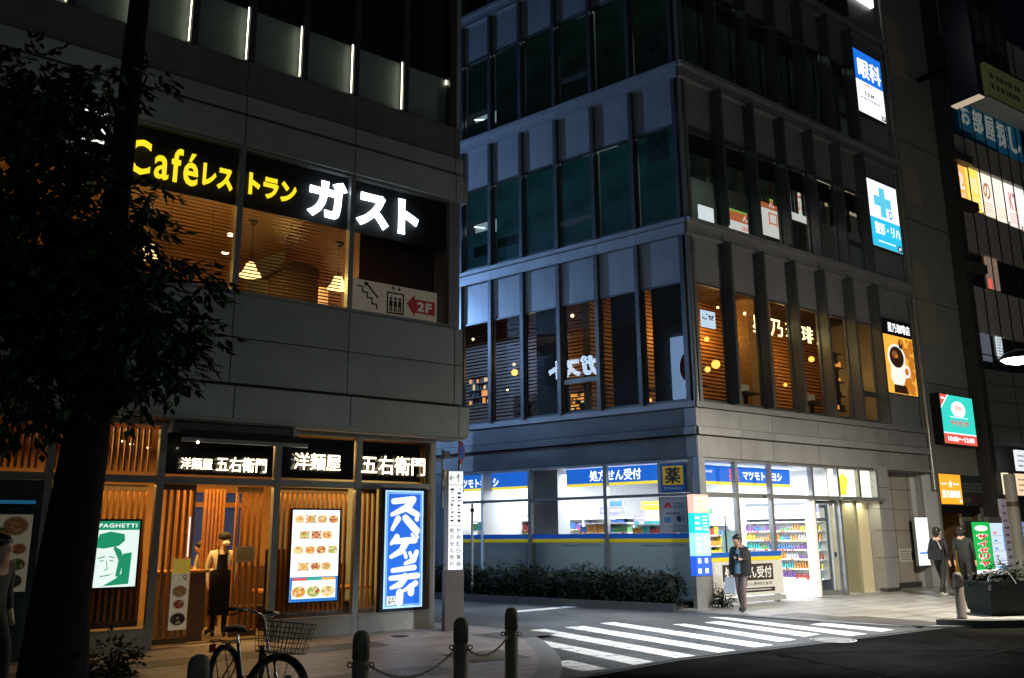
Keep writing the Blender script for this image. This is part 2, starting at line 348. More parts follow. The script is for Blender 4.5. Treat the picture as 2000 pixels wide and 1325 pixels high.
# dark stone bands and the knobbed plates set into the paving
BAND = tiles('dark_paving', (.075, .07, .068), (.055, .052, .05), (.025, .025, .025), .6, .3, AX-math.pi/2, .5)
def patch(pts, z, mt, name='paving_band'):
    m = MB(); m.add([(x, y, z) for x, y in pts], [tuple(range(len(pts)))]); return struct(m.build(name, mt))
def flp(x, y): p = FL.pt(x, y, 0); return (p.x, p.y)
patch([flp(-9, -1.9), flp(-1.9, -1.9), flp(-1.9, -1.2), flp(-9, -1.2)], .049, BAND)
patch([flp(-.2, -2.4), flp(1.0, -2.4), flp(1.0, -1.5), flp(-.2, -1.5)], .049, BAND)
patch([flp(-9, -4.7), flp(-2.5, -4.7), flp(-2.5, -4.0), flp(-9, -4.0)], .049, BAND)
TAC = mat('tactile_plate', (.17, .16, .14), .6, var=.1)
def tactile(c, nx, ny, rz, name='tactile_paving'):
    m = MB(); fr = Frame(c, rz)
    m.box(0, nx*.3, 0, ny*.3, .046, .051)
    for i in range(nx*6):
        for j in range(ny*6):
            if nx*6*ny*6 < 2000: m.lathe((.025+i*.05, .025+j*.05, .051), [(.017, 0), (.012, .006), (.001, .007)], 6)
    return struct(m.build(name, TAC, None, fr))
tactile(g2(922, 1302), 3, 3, .52)
# pavement of the office block
RK = [(4.0, 19.35), (4.6, 18.75), (5.4, 17.95), (6.2, 17.0), (7.0, 16.35), (7.9, 16.25), (9.5, 16.3), (30, 16.8)]
RKS = smooth(RK, 1)
PR = RKS+[(30, 40), (12, 40), (-12, 38), (-12, 33.3), (1.2, 22.4)]
m = MB(); m.prism(PR, -.2, .04); struct(m.build('pavement', PAVR))
strip(RKS, .2, -.2, .036, 'kerb', KERBM)
m = MB(); m.prism([(7.6, 16.28), (9.5, 16.32), (30, 16.82), (30, 16.6), (9.5, 16.1), (8.3, 16.0)], .0, .13); struct(m.build('kerb', mat('dark_kerb', (.05, .05, .05), .6, var=.2)))
def ftp(x, y): p = FT.pt(x, y, 0); return (p.x, p.y)
patch([g2(1500, 1206), g2(1560, 1201), g2(1640, 1209), g2(1690, 1208), g2(1850, 1222), g2(1800, 1228), g2(1650, 1218)], .044, BAND)
# crossing stripes and a stop line
ZS = [[(1066, 1296.5), (1112, 1290.5), (1187, 1307.5), (1139, 1313)],
      [(972, 1243), (992, 1238.5), (1277, 1293.5), (1238, 1300)],
      [(1027, 1232.5), (1063, 1229.5), (1360, 1282), (1322, 1287)],
      [(1102, 1226.5), (1139, 1223.5), (1438, 1271.5), (1402, 1276)],
      [(1171, 1218.4), (1199, 1216), (1510, 1261), (1474, 1266)],
      [(1312, 1220.5), (1339, 1219.6), (1555, 1250.5), (1522, 1255)],
      [(1375, 1216.6), (1405, 1214.5), (1602, 1240), (1572, 1245)],
      [(1384, 1206.5), (1420, 1207), (1695, 1239), (1660, 1243.5)],
      [(1582, 1221), (1610, 1217.5), (1748, 1231), (1722, 1235)]]
for q in ZS:
    m = MB(); m.add([(p.x, p.y, .008) for p in (ground(*k) for k in q)], [(0, 3, 2, 1)]); struct(m.build('road_marking', PAINT))
m = MB(); m.add([(p.x, p.y, .008) for p in (ground(*k) for k in [(984, 1195.5), (1120, 1184), (1128, 1186.5), (990, 1199)])], [(0, 3, 2, 1)]); struct(m.build('road_marking', PAINT))
m = MB(); a, b = ground(1700, 1330), ground(2010, 1262)
m.add([(a.x, a.y, .006), (b.x, b.y, .006), (b.x, b.y+.06, .006), (a.x, a.y+.06, .006)], [(0, 1, 2, 3)]); struct(m.build('tar_seam', mat('tar', (.003, .003, .003), .9, spec=.02)))
m = MB()
for (p, q) in (((1150, 1322), (1330, 1289)), ((1330, 1289), (1600, 1257)), ((1600, 1257), (1860, 1225))):
    a, b = ground(*p), ground(*q); m.add([(a.x, a.y, .006), (b.x, b.y, .006), (b.x, b.y+.12, .006), (a.x, a.y+.12, .006)], [(0, 1, 2, 3)])
struct(m.build('gutter_line', mat('gutter_concrete', (.035, .036, .036), .9, var=.4, spec=.1)))
# manhole covers
def manhole(c, r, z, name, label, mt, rings):
    m = MB(); m.lathe((0, 0, 0), [(r, 0), (r, .006), (r*.93, .006)], 40, 0); m.lathe((0, 0, 0), [(r*.93, .003), (.001, .003)], 40, 1)
    for k in range(rings):
        rr = r*(.15+.75*k/rings); n = int(5+k*4)
        for j in range(n):
            a = 2*math.pi*(j+.5*(k % 2))/n; x, y = rr*math.cos(a), rr*math.sin(a); m.box(x-.022, x+.022, y-.022, y+.022, .003, .008, 0)
    o = m.build(name, [mt, METALD], None, Frame(c, 0), (0, 0, 0)); o.location.z = z; return tag(o, label, 'manhole cover')
manhole(g2(1627, 1251), .36, .006, 'manhole_cover', 'round iron manhole cover with pale stud pattern in the asphalt beside the crossing', mat('worn_iron', (.26, .26, .25), .5, .1, var=.4), 6)
manhole(g2(781, 1249), .15, .047, 'manhole_cover', 'small dark manhole cover in the pavement before the blue sign', mat('dark_iron', (.03, .03, .03), .5, .5), 2)

# ================================================================== RESTAURANT BUILDING (left)
B = thing('restaurant_building', 'grey panelled building with a cafe upstairs and a lattice-fronted restaurant below', 'building', FL, (0, 0, 0))
D = (-.257, .966)
# cladding: panels with open joints over a dark backing
m = MB()
XJ = [.42, .23, -2.03, -4.13, -6.2, -8.3, -10.4, -12.5]
g = .009
ZR = [(4.13, 4.90), (4.90, 5.64)]
for a, b in zip(XJ[1:], XJ[:-1]):
    for z0, z1 in ZR: m.box(a+g, b-g, UY, UY+.06, z0+g, z1-g)
    for z0, z1 in ((8.30, 8.86), (8.90, 9.24)): m.box(a+g, b-g, UY-(.02 if z0 < 8.5 else .0), UY+.06, z0+g, z1-g)
XK = [.55, .30, -1.98, -4.05, -6.15, -8.3, -10.4, -12.5]
for a, b in zip(XK[1:], XK[:-1]): m.box(a+g, b-g, UY-.06, UY+.06, 3.56, 4.08)
m.box(-12.5, .53, UY-.045, UY+.05, 3.5, 3.56)
for z0, z1 in ((8.3, 8.75),): m.box(.42+g, .5, UY-.02, UY+.4, z0, z1)
m.build('wall', PANEL, B)
m = MB(); m.box(-12.5, .40, UY+.061, UY+.2, 3.56, 5.62); m.box(-12.5, .40, UY+.061, UY+.2, 8.32, 9.24); m.build('wall_backing', GROOVE, B)
m = MB(); m.box(-12.5, .53, UY+.051, .35, 3.48, 3.54); m.build('soffit', mat('soffit_panel', (.5, .46, .4), .6, var=.05), B)
m = MB()
for a, b in zip(XJ[1:], XJ[:-1]): m.box(a+.006, b-.006 if b < .4 else .36, UY+.05, UY+.13, 9.27, 9.93)
m.build('dark_band', PANELD, B)
m = MB()  # alley side wall, stepped like the front
def side(x, y, t): return (x+D[0]*t, y+D[1]*t)
m.prism([side(.42, UY, .1), side(.42, UY, 9), side(.22, UY, 9), side(.22, UY, .1)], 3.5, 15)
m.prism([side(-.0, .1, .0), side(-.0, .1, 9), side(-.15, .1, 9), side(-.15, .1, 0)], .0, 3.48)
m.build('side_wall', PANEL, B)
m = MB(); m.box(-12.6, -12.4, UY+.05, 8, 0, 15); m.box(-12.4, -2, 8, 8.2, 0, 15); m.prism([(-12.5, UY+.3), (.2, UY+.3), side(.2, UY+.3, 8.5), (-12.5, 8)], 14.6, 15); m.build('rear_wall', PANELD, B)
# ground floor frame
MX = [-.05, -1.60, -3.11, -5.0, -6.56, -8.25, -10]
m = MB()
for x in MX: m.box(x-.055, x+.055, -.02, .1, .045, 3.49)
for a, b in zip(MX[1:], MX[:-1]):
    m.box(a+.055, b-.055, -.012, .09, 2.51, 2.62)
    m.box(a+.055, b-.055, -.012, .09, 3.40, 3.49)
m.box(.004, .03, .1, .25, .05, 3.48)
m.build('shop_frame', ALU, B)
m = MB()
for a, b in zip(MX[1:], MX[:-1]):
    if a > -5.1 and b < -3.05: continue
    m.box(a+.055, b-.055, -.03, .12, .045, .345)
    mm = MB(); mm.box(a+.055, b-.055, -.045, .1, .347, .362); mm.build('sill', ALU, B)
m.build('base_wall', STONE, B)
for k, (a, b) in enumerate(zip(MX[1:], MX[:-1])):
    if a > -5.1 and b < -3.05:
        m = MB(); m.face(a+.055, b-.055, 2.62, 3.4, .04); m.build('shop_pane', GLF, B); continue
    m = MB(); m.face(a+.055, b-.055, .36, 2.51, .04); m.face(a+.055, b-.055, 2.62, 3.4, .04); m.build('shop_pane', GLF, B)
# upper windows
WX = [.15, -2.03, -4.13, -6.2, -8.3]
m = MB()
for x in WX: m.box(x-.05, x+.05, UY+.02, UY+.16, 5.65, 8.29)
for a, b in zip(WX[1:], WX[:-1]):
    m.box(a+.05, b-.05, UY+.03, UY+.16, 5.65, 5.71); m.box(a+.05, b-.05, UY+.03, UY+.16, 8.25, 8.29)
m.box(.2, .36, UY+.04, UY+.12, 5.65, 8.29)
m.build('window_frame', ALU, B)
for a, b in zip(WX[1:], WX[:-1]):
    m = MB(); m.face(a+.05, b-.05, 5.71, 8.25, UY+.08); m.build('window_pane', GLF, B)
# top storey: frosted panels with lit edges, dark glass above
TXS = [.17, -.93, -2.03, -3.08, -4.09, -5.09, -6.0, -7.0, -8.0, -9.0]
FROST = mat('frosted_panel', (.20, .25, .23), .55, var=.08, scale=1.5); STRIP = glow('strip_light', (1, .95, .72), 5)
m = MB()
for x in TXS: m.box(x-.06, x+.06, UY+.06, UY+.3, 9.95, 14.5)
m.box(.19, .30, UY+.09, UY+.2, 9.95, 14.5)
m.build('upper_mullion', ALUD, B)
for k, (a, b) in enumerate(zip(TXS[1:], TXS[:-1])):
    m = MB(); m.box(a+.06, b-.06, UY+.2, UY+.24, 9.97, 11.05); m.build('frosted_panel', FROST, B)
    m = MB(); m.face(a+.06, b-.06, 11.06, 14.5, UY+.2); m.build('upper_pane', GLD, B)
    if k > 0: m = MB(); m.box(b-.095, b-.083, UY+.08, UY+.10, 9.99, 11.02); m.build('light_strip', STRIP, B)
    else: m = MB(); m.box(b-.095, b-.075, UY+.16, UY+.185, 10.93, 11.02); m.build('light_strip', STRIP, B)
m = MB(); m.box(-12, .1, UY+.9, UY+1., 9.95, 14.5); m.build('upper_inner_wall', BLACK, B)
# rooms
m = MB(); m.box(-12.3, -.2, .3, 7.8, .02, .06); m.build('shop_floor', FLOORW, B)
m = MB(); m.box(-12.3, .0, .14, 7.8, 3.42, 3.47); m.build('shop_ceiling', WALLW, B)
m = MB(); m.box(-12.3, -1.2, 4.4, 4.5, .06, 3.42); m.build('shop_inner_wall', WALLW, B)
m = MB(); m.box(-12.3, .0, UY+.25, 7.6, 5.1, 5.3); m.build('cafe_floor', FLOORW, B)
m = MB(); m.box(-12.3, .05, UY+.2, 7.6, 8.42, 8.5); m.build('cafe_ceiling', WALLW, B)
m = MB(); m.box(-12.3, -1.5, 6.5, 6.6, 5.3, 8.42); m.build('cafe_inner_wall', WALLW, B)
m = MB(); m.box(-1.55, .14, .25, .33, 5.3, 8.42); m.box(-1.6, -1.55, .25, 4, 5.3, 8.42); m.build('cafe_partition', mat('red_brown_panel', (.09, .028, .02), .6, var=.15), B)

def lamp(name, kind, loc, energy, color, size=.5, rot=(0, 0, 0), sizey=None, spread=None):
    l = bpy.data.lights.new(name, kind); l.energy = energy; l.color = color
    if kind == 'AREA':
        l.shape = 'RECTANGLE' if sizey else 'DISK'; l.size = size
        if sizey: l.size_y = sizey
        if spread: l.spread = spread
    else: l.shadow_soft_size = size
    o = bpy.data.objects.new(name, l); COL.objects.link(o); o.location = loc; o.rotation_euler = rot; return o
WARM = (1, .58, .17)
lamp('cafe_ceiling_light', 'AREA', FL.pt(-4.6, 2.6, 8.3), 40, WARM, 4.5, (0, 0, FL.rz), 2.5)
for x_, y_ in ((-5.6, 1.6), (-3.9, 2.4), (-2.6, 1.2), (-4.4, 4.5)): lamp('bell_lamp_light', 'POINT', FL.pt(x_, y_, 6.6), 42, (1, .62, .18), .15)
lamp('shop_light', 'AREA', FL.pt(-4.0, 1.9, 3.3), 230, WARM, 6, (0, 0, FL.rz), 2.2)
lamp('shop_light', 'AREA', FL.pt(-4.05, .45, 3.3), 60, WARM, 1.6, (0, 0, FL.rz), .4)
lamp('shop_light', 'AREA', FL.pt(-4.0, .17, 2.48), 22, WARM, 5.2, (0, 0, FL.rz), .06)  # strip added behind the glass to brighten the fronts of the slats
lamp('shop_light', 'AREA', FL.pt(-4.0, .6, 3.38), 50, WARM, 5.2, (0, 0, FL.rz), .3)

# ------------------------------------------------------------------ cafe sign in the upper windows
Y1 = UY+.11
YEL = glow('yellow_letter_light', (1, .72, .02), 1.25); BWH = glow('white_letter_light', (.78, .90, 1), 5.)
t = thing('cafe_sign', 'long black cafe sign with yellow and large white lit letters behind the upper windows', 'sign', FL, (-2, Y1, 7.7))
for a, b in zip(WX[1:], WX[:-1]):
    m = MB(); m.box(a+.052, b-.052, Y1+.03, Y1+.08, 7.235, 8.245); m.build('backing_panel', BLACK, t)
def letters(s, box, y, name, mt, parent, bold=.03, fr=FL, depth=.03):
    a = fr.rect(*box, y); m = MB(); txt(m, s, *a, y, 0, bold, 0, depth); return m.build(name, mt, parent)
def lettersx(s, x0, x1, z0, z1, y, name, mt, parent, bold=.03, depth=.03):
    m = MB(); txt(m, s, x0, x1, z0, z1, y, 0, bold, 0, depth); return m.build(name, mt, parent)
lettersx('Café', -5.95, -4.84, 7.40, 8.0, Y1, 'yellow_letters', YEL, t, .012)
lettersx('レス', -4.76, -4.25, 7.46, 7.86, Y1, 'yellow_letters', YEL, t, .04)
lettersx('トラン', -3.97, -3.10, 7.49, 7.89, Y1, 'yellow_letters', YEL, t, .04)
lettersx('ガ', -2.88, -2.11, 7.36, 8.12, Y1, 'white_letters', BWH, t, .042)
lettersx('スト', -1.90, -.56, 7.38, 8.10, Y1, 'white_letters', BWH, t, .05)
# floor sign
t = thing('floor_sign', 'cream sign with stairs, lift and red 2F arrow in the right upper window', 'sign', FL, (-1., UY+.14, 5.74))
CREAM = mat('cream_sign', (.62, .52, .42), .5, em=(.62, .50, .38), es=.14); SRED = mat('sign_red', (.4, .03, .03), .5, em=(.5, .05, .05), es=.1); SBLK = mat('sign_black', (.015, .012, .012), .5)  # board is unlit; its faint emission stands in for room light
m = MB(); m.box(-1.93, -.10, UY+.14, UY+.16, 5.73, 6.33); m.build('board', CREAM, t)
m = MB(); y = UY+.137
st = [(-1.82, 6.20), (-1.72, 6.20), (-1.72, 6.10), (-1.62, 6.10), (-1.62, 6.0), (-1.52, 6.0), (-1.52, 5.9), (-1.42, 5.9), (-1.42, 5.82)]
for a, b in zip(st[:-1], st[1:]): m.box(min(a[0], b[0])-.014, max(a[0], b[0])+.014, y-.001, y, min(a[1], b[1])-.014, max(a[1], b[1])+.014)
m.quad((-1.66, y, 6.27), (-1.63, y, 6.29), (-1.38, y, 6.04), (-1.41, y, 6.02)); m.poly([(-1.69, 6.31), (-1.59, 6.29), (-1.67, 6.20)], y)
for x0, x1, z0, z1 in ((-1.21, -1.18, 5.79, 6.17), (-.87, -.84, 5.79, 6.17), (-1.21, -.84, 6.16, 6.19), (-1.21, -.84, 5.77, 5.80)): m.box(x0, x1, y-.001, y, z0, z1)
for x in (-1.12, -1.025, -.93):
    m.disc(x, 6.07, .03, .03, y); m.box(x-.035, x+.035, y-.001, y, 5.92, 6.03); m.box(x-.03, x-.005, y-.001, y, 5.81, 5.92); m.box(x+.005, x+.03, y-.001, y, 5.81, 5.92)
m.poly([(-1.13, 6.26), (-1.03, 6.26), (-1.08, 6.31)], y); m.poly([(-1.0, 6.28), (-.9, 6.28), (-.95, 6.23)], y); m.box(-1.09, -1.07, y-.001, y, 6.22, 6.27); m.box(-.96, -.94, y-.001, y, 6.27, 6.31)
m.build('pictograms', SBLK, t)
m = MB(); m.poly([(-.78, 6.02), (-.6, 6.22), (-.6, 6.13), (-.15, 6.13), (-.15, 5.86), (-.6, 5.86), (-.6, 5.78)], y); m.build('arrow', SRED, t)
m = MB(); txt(m, '2F', -.55, -.22, 5.90, 6.09, y-.003, 0, .05); m.build('lettering', mat('sign_cream_letter', (.7, .6, .5), .5, em=(.7, .6, .5), es=.14), t)
# blinds
BL = mat('blind_slat', (.14, .07, .025), .5, var=.1)
for lbl, a, b in (('wooden venetian blind behind the far left upper window, below the yellow lettering', -6.15, -4.18), ('wooden venetian blind in the middle upper window with two bell lamps behind', -4.08, -2.08)):
    m = MB(); z = 7.24
    while z > 5.75: m.add([(a, UY+.28, z+.004), (b, UY+.28, z+.004), (b, UY+.33, z-.004), (a, UY+.33, z-.004)], [(0, 1, 2, 3)]); z -= .062
    o = m.build('window_blind', BL, None, FL, ((a+b)/2, UY+.3, 7.2)); tag(o, lbl, 'blind', 'venetian blinds in the cafe windows')
    mm = MB()
    for x in (a+.3, b-.3, (a+b)/2): mm.box(x-.003, x+.003, UY+.303, UY+.306, 5.75, 7.24)
    mm.build('cord', WOODD, o)
# lamps in the cafe
LAMPG = glow('bell_lamp_glass', (1, .66, .25), 2.6); BULB = glow('warm_bulb', (1, .72, .36), 6)
def pendant(px, py, y, lbl, top=8.42, sc=1.):
    x, z = FL.px(px, py, y)
    t = thing('pendant_lamp', lbl, 'lamp', FL, (x, y, z), 'bell lamps in the cafe'); m = MB()
    m.lathe((x, y, z), [(.20*sc, -.12*sc), (.19*sc, -.10*sc), (.13*sc, -.03*sc), (.10*sc, .05*sc), (.075*sc, .12*sc), (.02, .15*sc)], 20); m.build('lamp_shade', LAMPG, t)
    m = MB(); m.tube([(x, y, z+.14*sc), (x, y, top)], .008); m.lathe((x, y, z), [(.03, .13*sc), (.03, .2*sc), (.01, .22*sc)], 10); m.lathe((x, y, top), [(.02, -.1), (.09, -.02), (.09, 0)], 14); m.build('cord', BLACK, t)
pendant(489, 527, .8, 'bell lamp beside the window post, second from the tree', 7.4)
pendant(660, 553, .5, 'bell lamp hanging above the cabinet, nearest to the floor sign', 7.2)
pendant(291, 490, .6, 'bell lamp half hidden by the tree leaves', 7.4)
def downlight(px, py, y, lbl, col=BULB, r=.07, fr=FL, grp='small ceiling lamps in the cafe'):
    x, z = fr.px(px, py, y); m = MB(); m.ball((x, y, z), (r, r, r*.45)); tag(m.build('ceiling_lamp', col, None, fr, (x, y, z)), lbl, 'lamp', grp)
downlight(450, 459, 2.5, 'small oval lamp high behind the blind left of the window post')
downlight(440, 494, 2.5, 'brighter small lamp low behind the blind left of the window post')
downlight(501, 535, 2.5, 'small glowing lamp just beside the second bell lamp')
x0, x1, z0, z1 = FL.rect(552, 512, 640, 592, 2.2)
t = thing('cafe_cabinet', 'dark canopied cabinet inside the cafe behind the middle blind', 'cabinet', FL, (x0, 2.2, 5.3))
m = MB(); m.box(x0, x1, 2.2, 3., 5.3, z1-.25); m.build('body', mat('cabinet_wood', (.05, .03, .015), .5, var=.2), t)
m = MB(); m.prism([(x0-.1, 2.1), (x1+.1, 2.1), (x1+.1, 3.1), (x0-.1, 3.1)], z1-.25, z1-.18); m.add([(x0-.1, 2.1, z1-.18), (x1+.1, 2.1, z1-.18), (x1+.1, 3.1, z1-.18), (x0-.1, 3.1, z1-.18), ((x0+x1)/2, 2.6, z1+.12)], [(0, 1, 4), (1, 2, 4), (2, 3, 4), (3, 0, 4)]); m.build('canopy', BLACK, t)
x0, x1, z0, z1 = FL.rect(624, 562, 643, 592, 1.6)
m = MB(); m.box(x0, x1, 1.6, 1.66, z0-.1, z1); o = m.build('menu_lightbox', glow('amber_box', (1, .5, .15), .8), None, FL, (x0, 1.6, z0-.1)); tag(o, 'small amber lit box beside the cabinet in the cafe', 'lamp')

# ------------------------------------------------------------------ lattice screens of the ground floor
def slats(x0, x1, z0, z1, y, lbl, pitch=.085, wd=.034, dp=.06, rails=True, nm='lattice_screen', mt=None, cat='screen'):
    t = thing(nm, lbl, cat, FL, ((x0+x1)/2, y, z0), 'wooden lattice screens of the restaurant'); m = MB(); n = max(2, int((x1-x0)/pitch))
    for k in range(n+1):
        x = x0+(x1-x0)*k/n; m.box(x-wd/2, x+wd/2, y, y+dp, z0, z1)
    m.build('slats', mt or WOODS, t)
    if rails:
        for za, zb in ((z1, z1+.09), (z0-.09, z0)):
            m = MB(); m.box(x0-.02, x1+.02, y-.01, y+dp+.01, za, zb); m.build('rail', WOODD, t)
    return t
slats(-6.45, -5.12, .46, 2.40, .3, 'lattice screen behind the green portrait screen')
slats(-6.45, -5.12, 2.70, 3.38, .3, 'short lattice above the transom left of the entrance awning', rails=False)
slats(-8.1, -6.70, .46, 2.40, .3, 'lattice screen behind the tree trunk')
slats(-8.1, -6.70, 2.70, 3.38, .3, 'short lattice above the transom behind the tree', rails=False)
slats(-4.93, -4.42, .18, 2.42, .12, 'lattice door leaf left of the food banner', wd=.04)
slats(-3.88, -3.56, .2, 2.50, 1.25, 'dense orange lattice just right of the waiter', .06, .036, rails=False)
slats(-3.60, -3.19, .18, 2.42, .45, 'lattice door leaf with the notice beside the bicycle basket', wd=.04)
slats(-3.02, -1.68, .42, 2.42, .28, 'lattice screen behind the lit food menu')
slats(-1.52, -1.12, .42, 2.44, .25, 'narrow lattice between the post and the blue sign', wd=.04)
slats(-.28, -.12, 2.65, 3.38, .15, 'short bright lattice at the corner above the blue sign', .05, .025, rails=False)
slats(-4.40, -4.02, .9, 2.5, 1.7, 'lattice hanging behind the counter worker', .09, .03, rails=False)
# dark sill panels behind the lattice
for a, b, y in ((-6.5, -5.06, .42), (-3.05, -2.5, .5)):
    m = MB(); m.box(a, b, y, y+.02, .36, 1.47); m.build('dado_panel', mat('dado', (.035, .022, .014), .6, var=.2), B)
# furniture inside
t = thing('reception_counter', 'dark reception counter behind the food banner in the entrance', 'counter', FL, (-4.2, .8, .06))
m = MB(); m.box(-4.75, -4.02, .55, .62, .06, 1.12); m.box(-4.75, -4.06, .62, 1.1, .06, 1.10); m.build('body', mat('counter_front', (.11, .07, .045), .5, var=.15), t)
m = MB(); m.box(-4.8, -3.99, .5, 1.15, 1.12, 1.16); m.build('counter_top', WOODS, t)
t = thing('inner_window', 'wood framed inner window deep in the restaurant above the waiter', 'window', FL, (-4.2, 4.3, 1.2))
a = FL.rect(371, 958, 478, 1110, 4.3)
m = MB(); x0, x1, z0, z1 = a
for x in (x0, (x0+x1)/2+.05, x1): m.box(x-.05, x+.05, 4.3, 4.38, z0, z1)
for z in (z0, z1-.3, z1): m.box(x0, x1, 4.29, 4.37, z-.05, z+.05)
m.build('frame', WOODS, t)
m = MB(); m.face(x0, x1, z0, z1, 4.39); m.build('pane', mat('night_blue_pane', (.02, .03, .06), .15, em=(.03, .05, .12), es=.5), t)
for lbl, x in (('low dark dining table behind the food menu', -2.4), ('low dark dining table behind the narrow lattice', -1.2)):
    t = thing('dining_table', lbl, 'table', FL, (x, 1.3, .06), 'dining tables of the restaurant'); m = MB(); m.box(x-.45, x+.45, 1.0, 1.7, .72, .76); m.build('table_top', WOODS, t)
    m = MB(); m.box(x-.04, x+.04, 1.31, 1.39, .08, .72); m.box(x-.3, x+.3, 1.1, 1.6, .06, .08); m.build('leg', BLACK, t)
    t = thing('bench', lbl.replace('low dark dining table', 'high backed dark bench'), 'bench', FL, (x, 2., .06), 'benches of the restaurant'); m = MB(); m.box(x-.6, x+.6, 1.8, 2.2, .06, .45); m.build('seat', mat('bench_seat', (.05, .03, .02), .5), t); m = MB(); m.box(x-.6, x+.6, 2.2, 2.28, .06, 1.15); m.build('backrest', WOODD, t)
# light lamps inside the entrance
for px, py, y, lbl in ((236, 862, 1.2, 'small spot lamp behind the short lattice nearest the tree'), (257, 868, 1.2, 'small spot lamp behind the middle of the short lattice'), (291, 875, 1.2, 'small spot lamp behind the short lattice beside the awning')):
    downlight(px, py, y, lbl, glow('spot_bulb', (1, .75, .4), 8), .035, grp='spot lamps of the restaurant')
x0, x1, z0, z1 = FL.rect(365, 1010, 375, 1088, 3.2)
m = MB(); m.box(x0, x1, 3.2, 3.25, z0, z1); tag(m.build('tube_light', glow('blue_white_tube', (.6, .75, 1), 1.2), None, FL, (x0, 3.2, z0)), 'upright bluish tube light deep in the entrance', 'lamp')

# ------------------------------------------------------------------ signs of the restaurant
KAN = glow('cream_kanji_light', (1, .84, .54), 4.)
def lit_panel(lbl, px0, py0, px1, py1, chars, y=-.0):
    t = thing('shop_sign', lbl, 'sign', FL, (px0[0], y, 2.7)); m = MB(); m.box(px0[0], px0[1], y+.05, y+.09, 2.66, 3.36); m.build('panel', mat('dark_sign_panel', (.016, .010, .008), .35), t)
    for s, x0, x1, z0, z1 in chars: lettersx(s, x0, x1, z0, z1, y+.02-.05, 'lit_characters', KAN, t, .018, .012)
    return t
lit_panel('dark sign with small lit kanji over the entrance under the awning', (-4.93, -3.18), 0, 0, 0, [('洋麺屋', -4.72, -4.22, 2.74, 2.92), ('五右衛門', -4.16, -3.32, 2.72, 2.96)])
lit_panel('dark sign with three lit kanji over the lit food menu', (-3.04, -1.68), 0, 0, 0, [('洋麺屋', -2.84, -1.97, 2.80, 3.09)])
lit_panel('dark sign with four lit kanji over the tall blue sign', (-1.53, -.30), 0, 0, 0, [('五右衛門', -1.56, -.24, 2.77, 3.11)])
t = thing('awning', 'folded dark awning cassette with pale front bar over the entrance', 'awning', FL, (-4, -.3, 3.2))
m = MB(); m.box(-4.95, -2.98, -.28, -.06, 3.30, 3.44); m.build('cassette', ALUD, t)
m = MB(); m.box(-4.85, -2.80, -.50, -.44, 3.13, 3.19); m.build('front_bar', ALU, t)
m = MB(); m.add([(-4.83, -.28, 3.34), (-2.9, -.28, 3.34), (-2.84, -.45, 3.18), (-4.83, -.45, 3.18)], [(0, 1, 2, 3)]); m.build('fabric', mat('awning_cloth', (.02, .018, .016), .8), t)
for a, b in ((-2.99, -2.93), (-4.99, -4.955)):
    m = MB(); m.box(a, b, -.3, -.05, 3.28, 3.46); m.build('bracket', ALU, t)
m = MB(); m.ball((-4.62, -.5, 3.12), .022); tag(m.build('spot_lamp', glow('tiny_spot', (1, .85, .6), 7), None, FL, (-4.62, -.5, 3.12)), 'tiny bright spot lamp under the left end of the awning bar', 'lamp')

# food menu screen
SCRW = glow('screen_white', (.93, .97, 1), 1.25); SCRB = glow('screen_blue', (.03, .22, .70), .9)
FOODC = [glow('food_%d' % i, c, 1.) for i, c in enumerate(((.80, .30, .05), (.45, .10, .06), (.85, .55, .12), (.35, .45, .10), (.85, .70, .35), (.70, .40, .18), (.95, .80, .55), (.10, .35, .25)))]
x0, x1, z0, z1 = -2.83, -1.97, .62, 2.12
t = thing('menu_screen', 'tall lit white menu screen showing rows of pasta dishes', 'menu screen', FL, (-2.4, -.02, z0))
m = MB(); m.box(x0-.03, x1+.03, -.06, .03, z0-.03, z1+.03); m.build('case', BLACKG, t)
m = MB(); m.face(x0, x1, z0, z1, -.064, 0); m.face(x0, x1, z0, z0+.40, -.067, 1); m.face(x0+.04, x1-.04, z0+.05, z0+.34, -.069, 0)
for k, c in enumerate(((.75, .12, .10), (.05, .45, .35), (.85, .45, .08))):
    xa = x0+.04+k*.26; m.face(xa, xa+.25, z0+.34, z0+.385, -.0705, 2+k)
m.build('display', [SCRW, SCRB]+[glow('menu_tab_%d' % k, c, 1) for k, c in enumerate(((.75, .12, .10), (.05, .45, .35), (.85, .45, .08)))], t)
m = MB(); rn = random.Random(3)
def dish(cx, cz, rx, rz):
    m.disc(cx, cz, rx*1.2, rz*1.15, -.071, 6, 18); m.disc(cx, cz, rx, rz, -.072, rn.randrange(6), 14)
    for _ in range(16):
        a = rn.random()*6.28; r = rn.random()**.5*.85; s = rx*rn.uniform(.12, .3); m.disc(cx+rx*r*math.cos(a), cz+rz*r*math.sin(a), s, s*.7, -.0725-rn.random()*.001, rn.choice((0, 0, 1, 2, 2, 3, 4, 5, 6)), 7)
for cz, xs in ((1.97, (.12, .32, .53, .74)), (1.71, (.22, .43, .63)), (1.46, (.12, .33, .53, .74)), (1.19, (.22, .44, .63))):
    for x in xs: m.face(x0+x-.088, x0+x+.096, cz-.07, cz+.065, -.0708, rn.choice((6, 6, 4, 1, 6, 5))); dish(x0+x, cz, .082, .060)
for x in (.16, .42, .68): dish(x0+x, .78, .115, .085)
m.build('dishes', FOODC, t)
m = MB()
for cz, xs in ((2.045, (.05, .26, .47, .68)), (1.79, (.15, .36, .56)), (1.54, (.05, .26, .47, .68)), (1.27, (.15, .36, .56))):
    for x in xs: lines(m, x0+x, x0+x+.1, cz, cz+.035, 2, -.071)
for cz in (1.895, 1.635, 1.385, 1.115): lines(m, x0+.06, x1-.08, cz, cz+.022, 1, -.071, 0, .4)
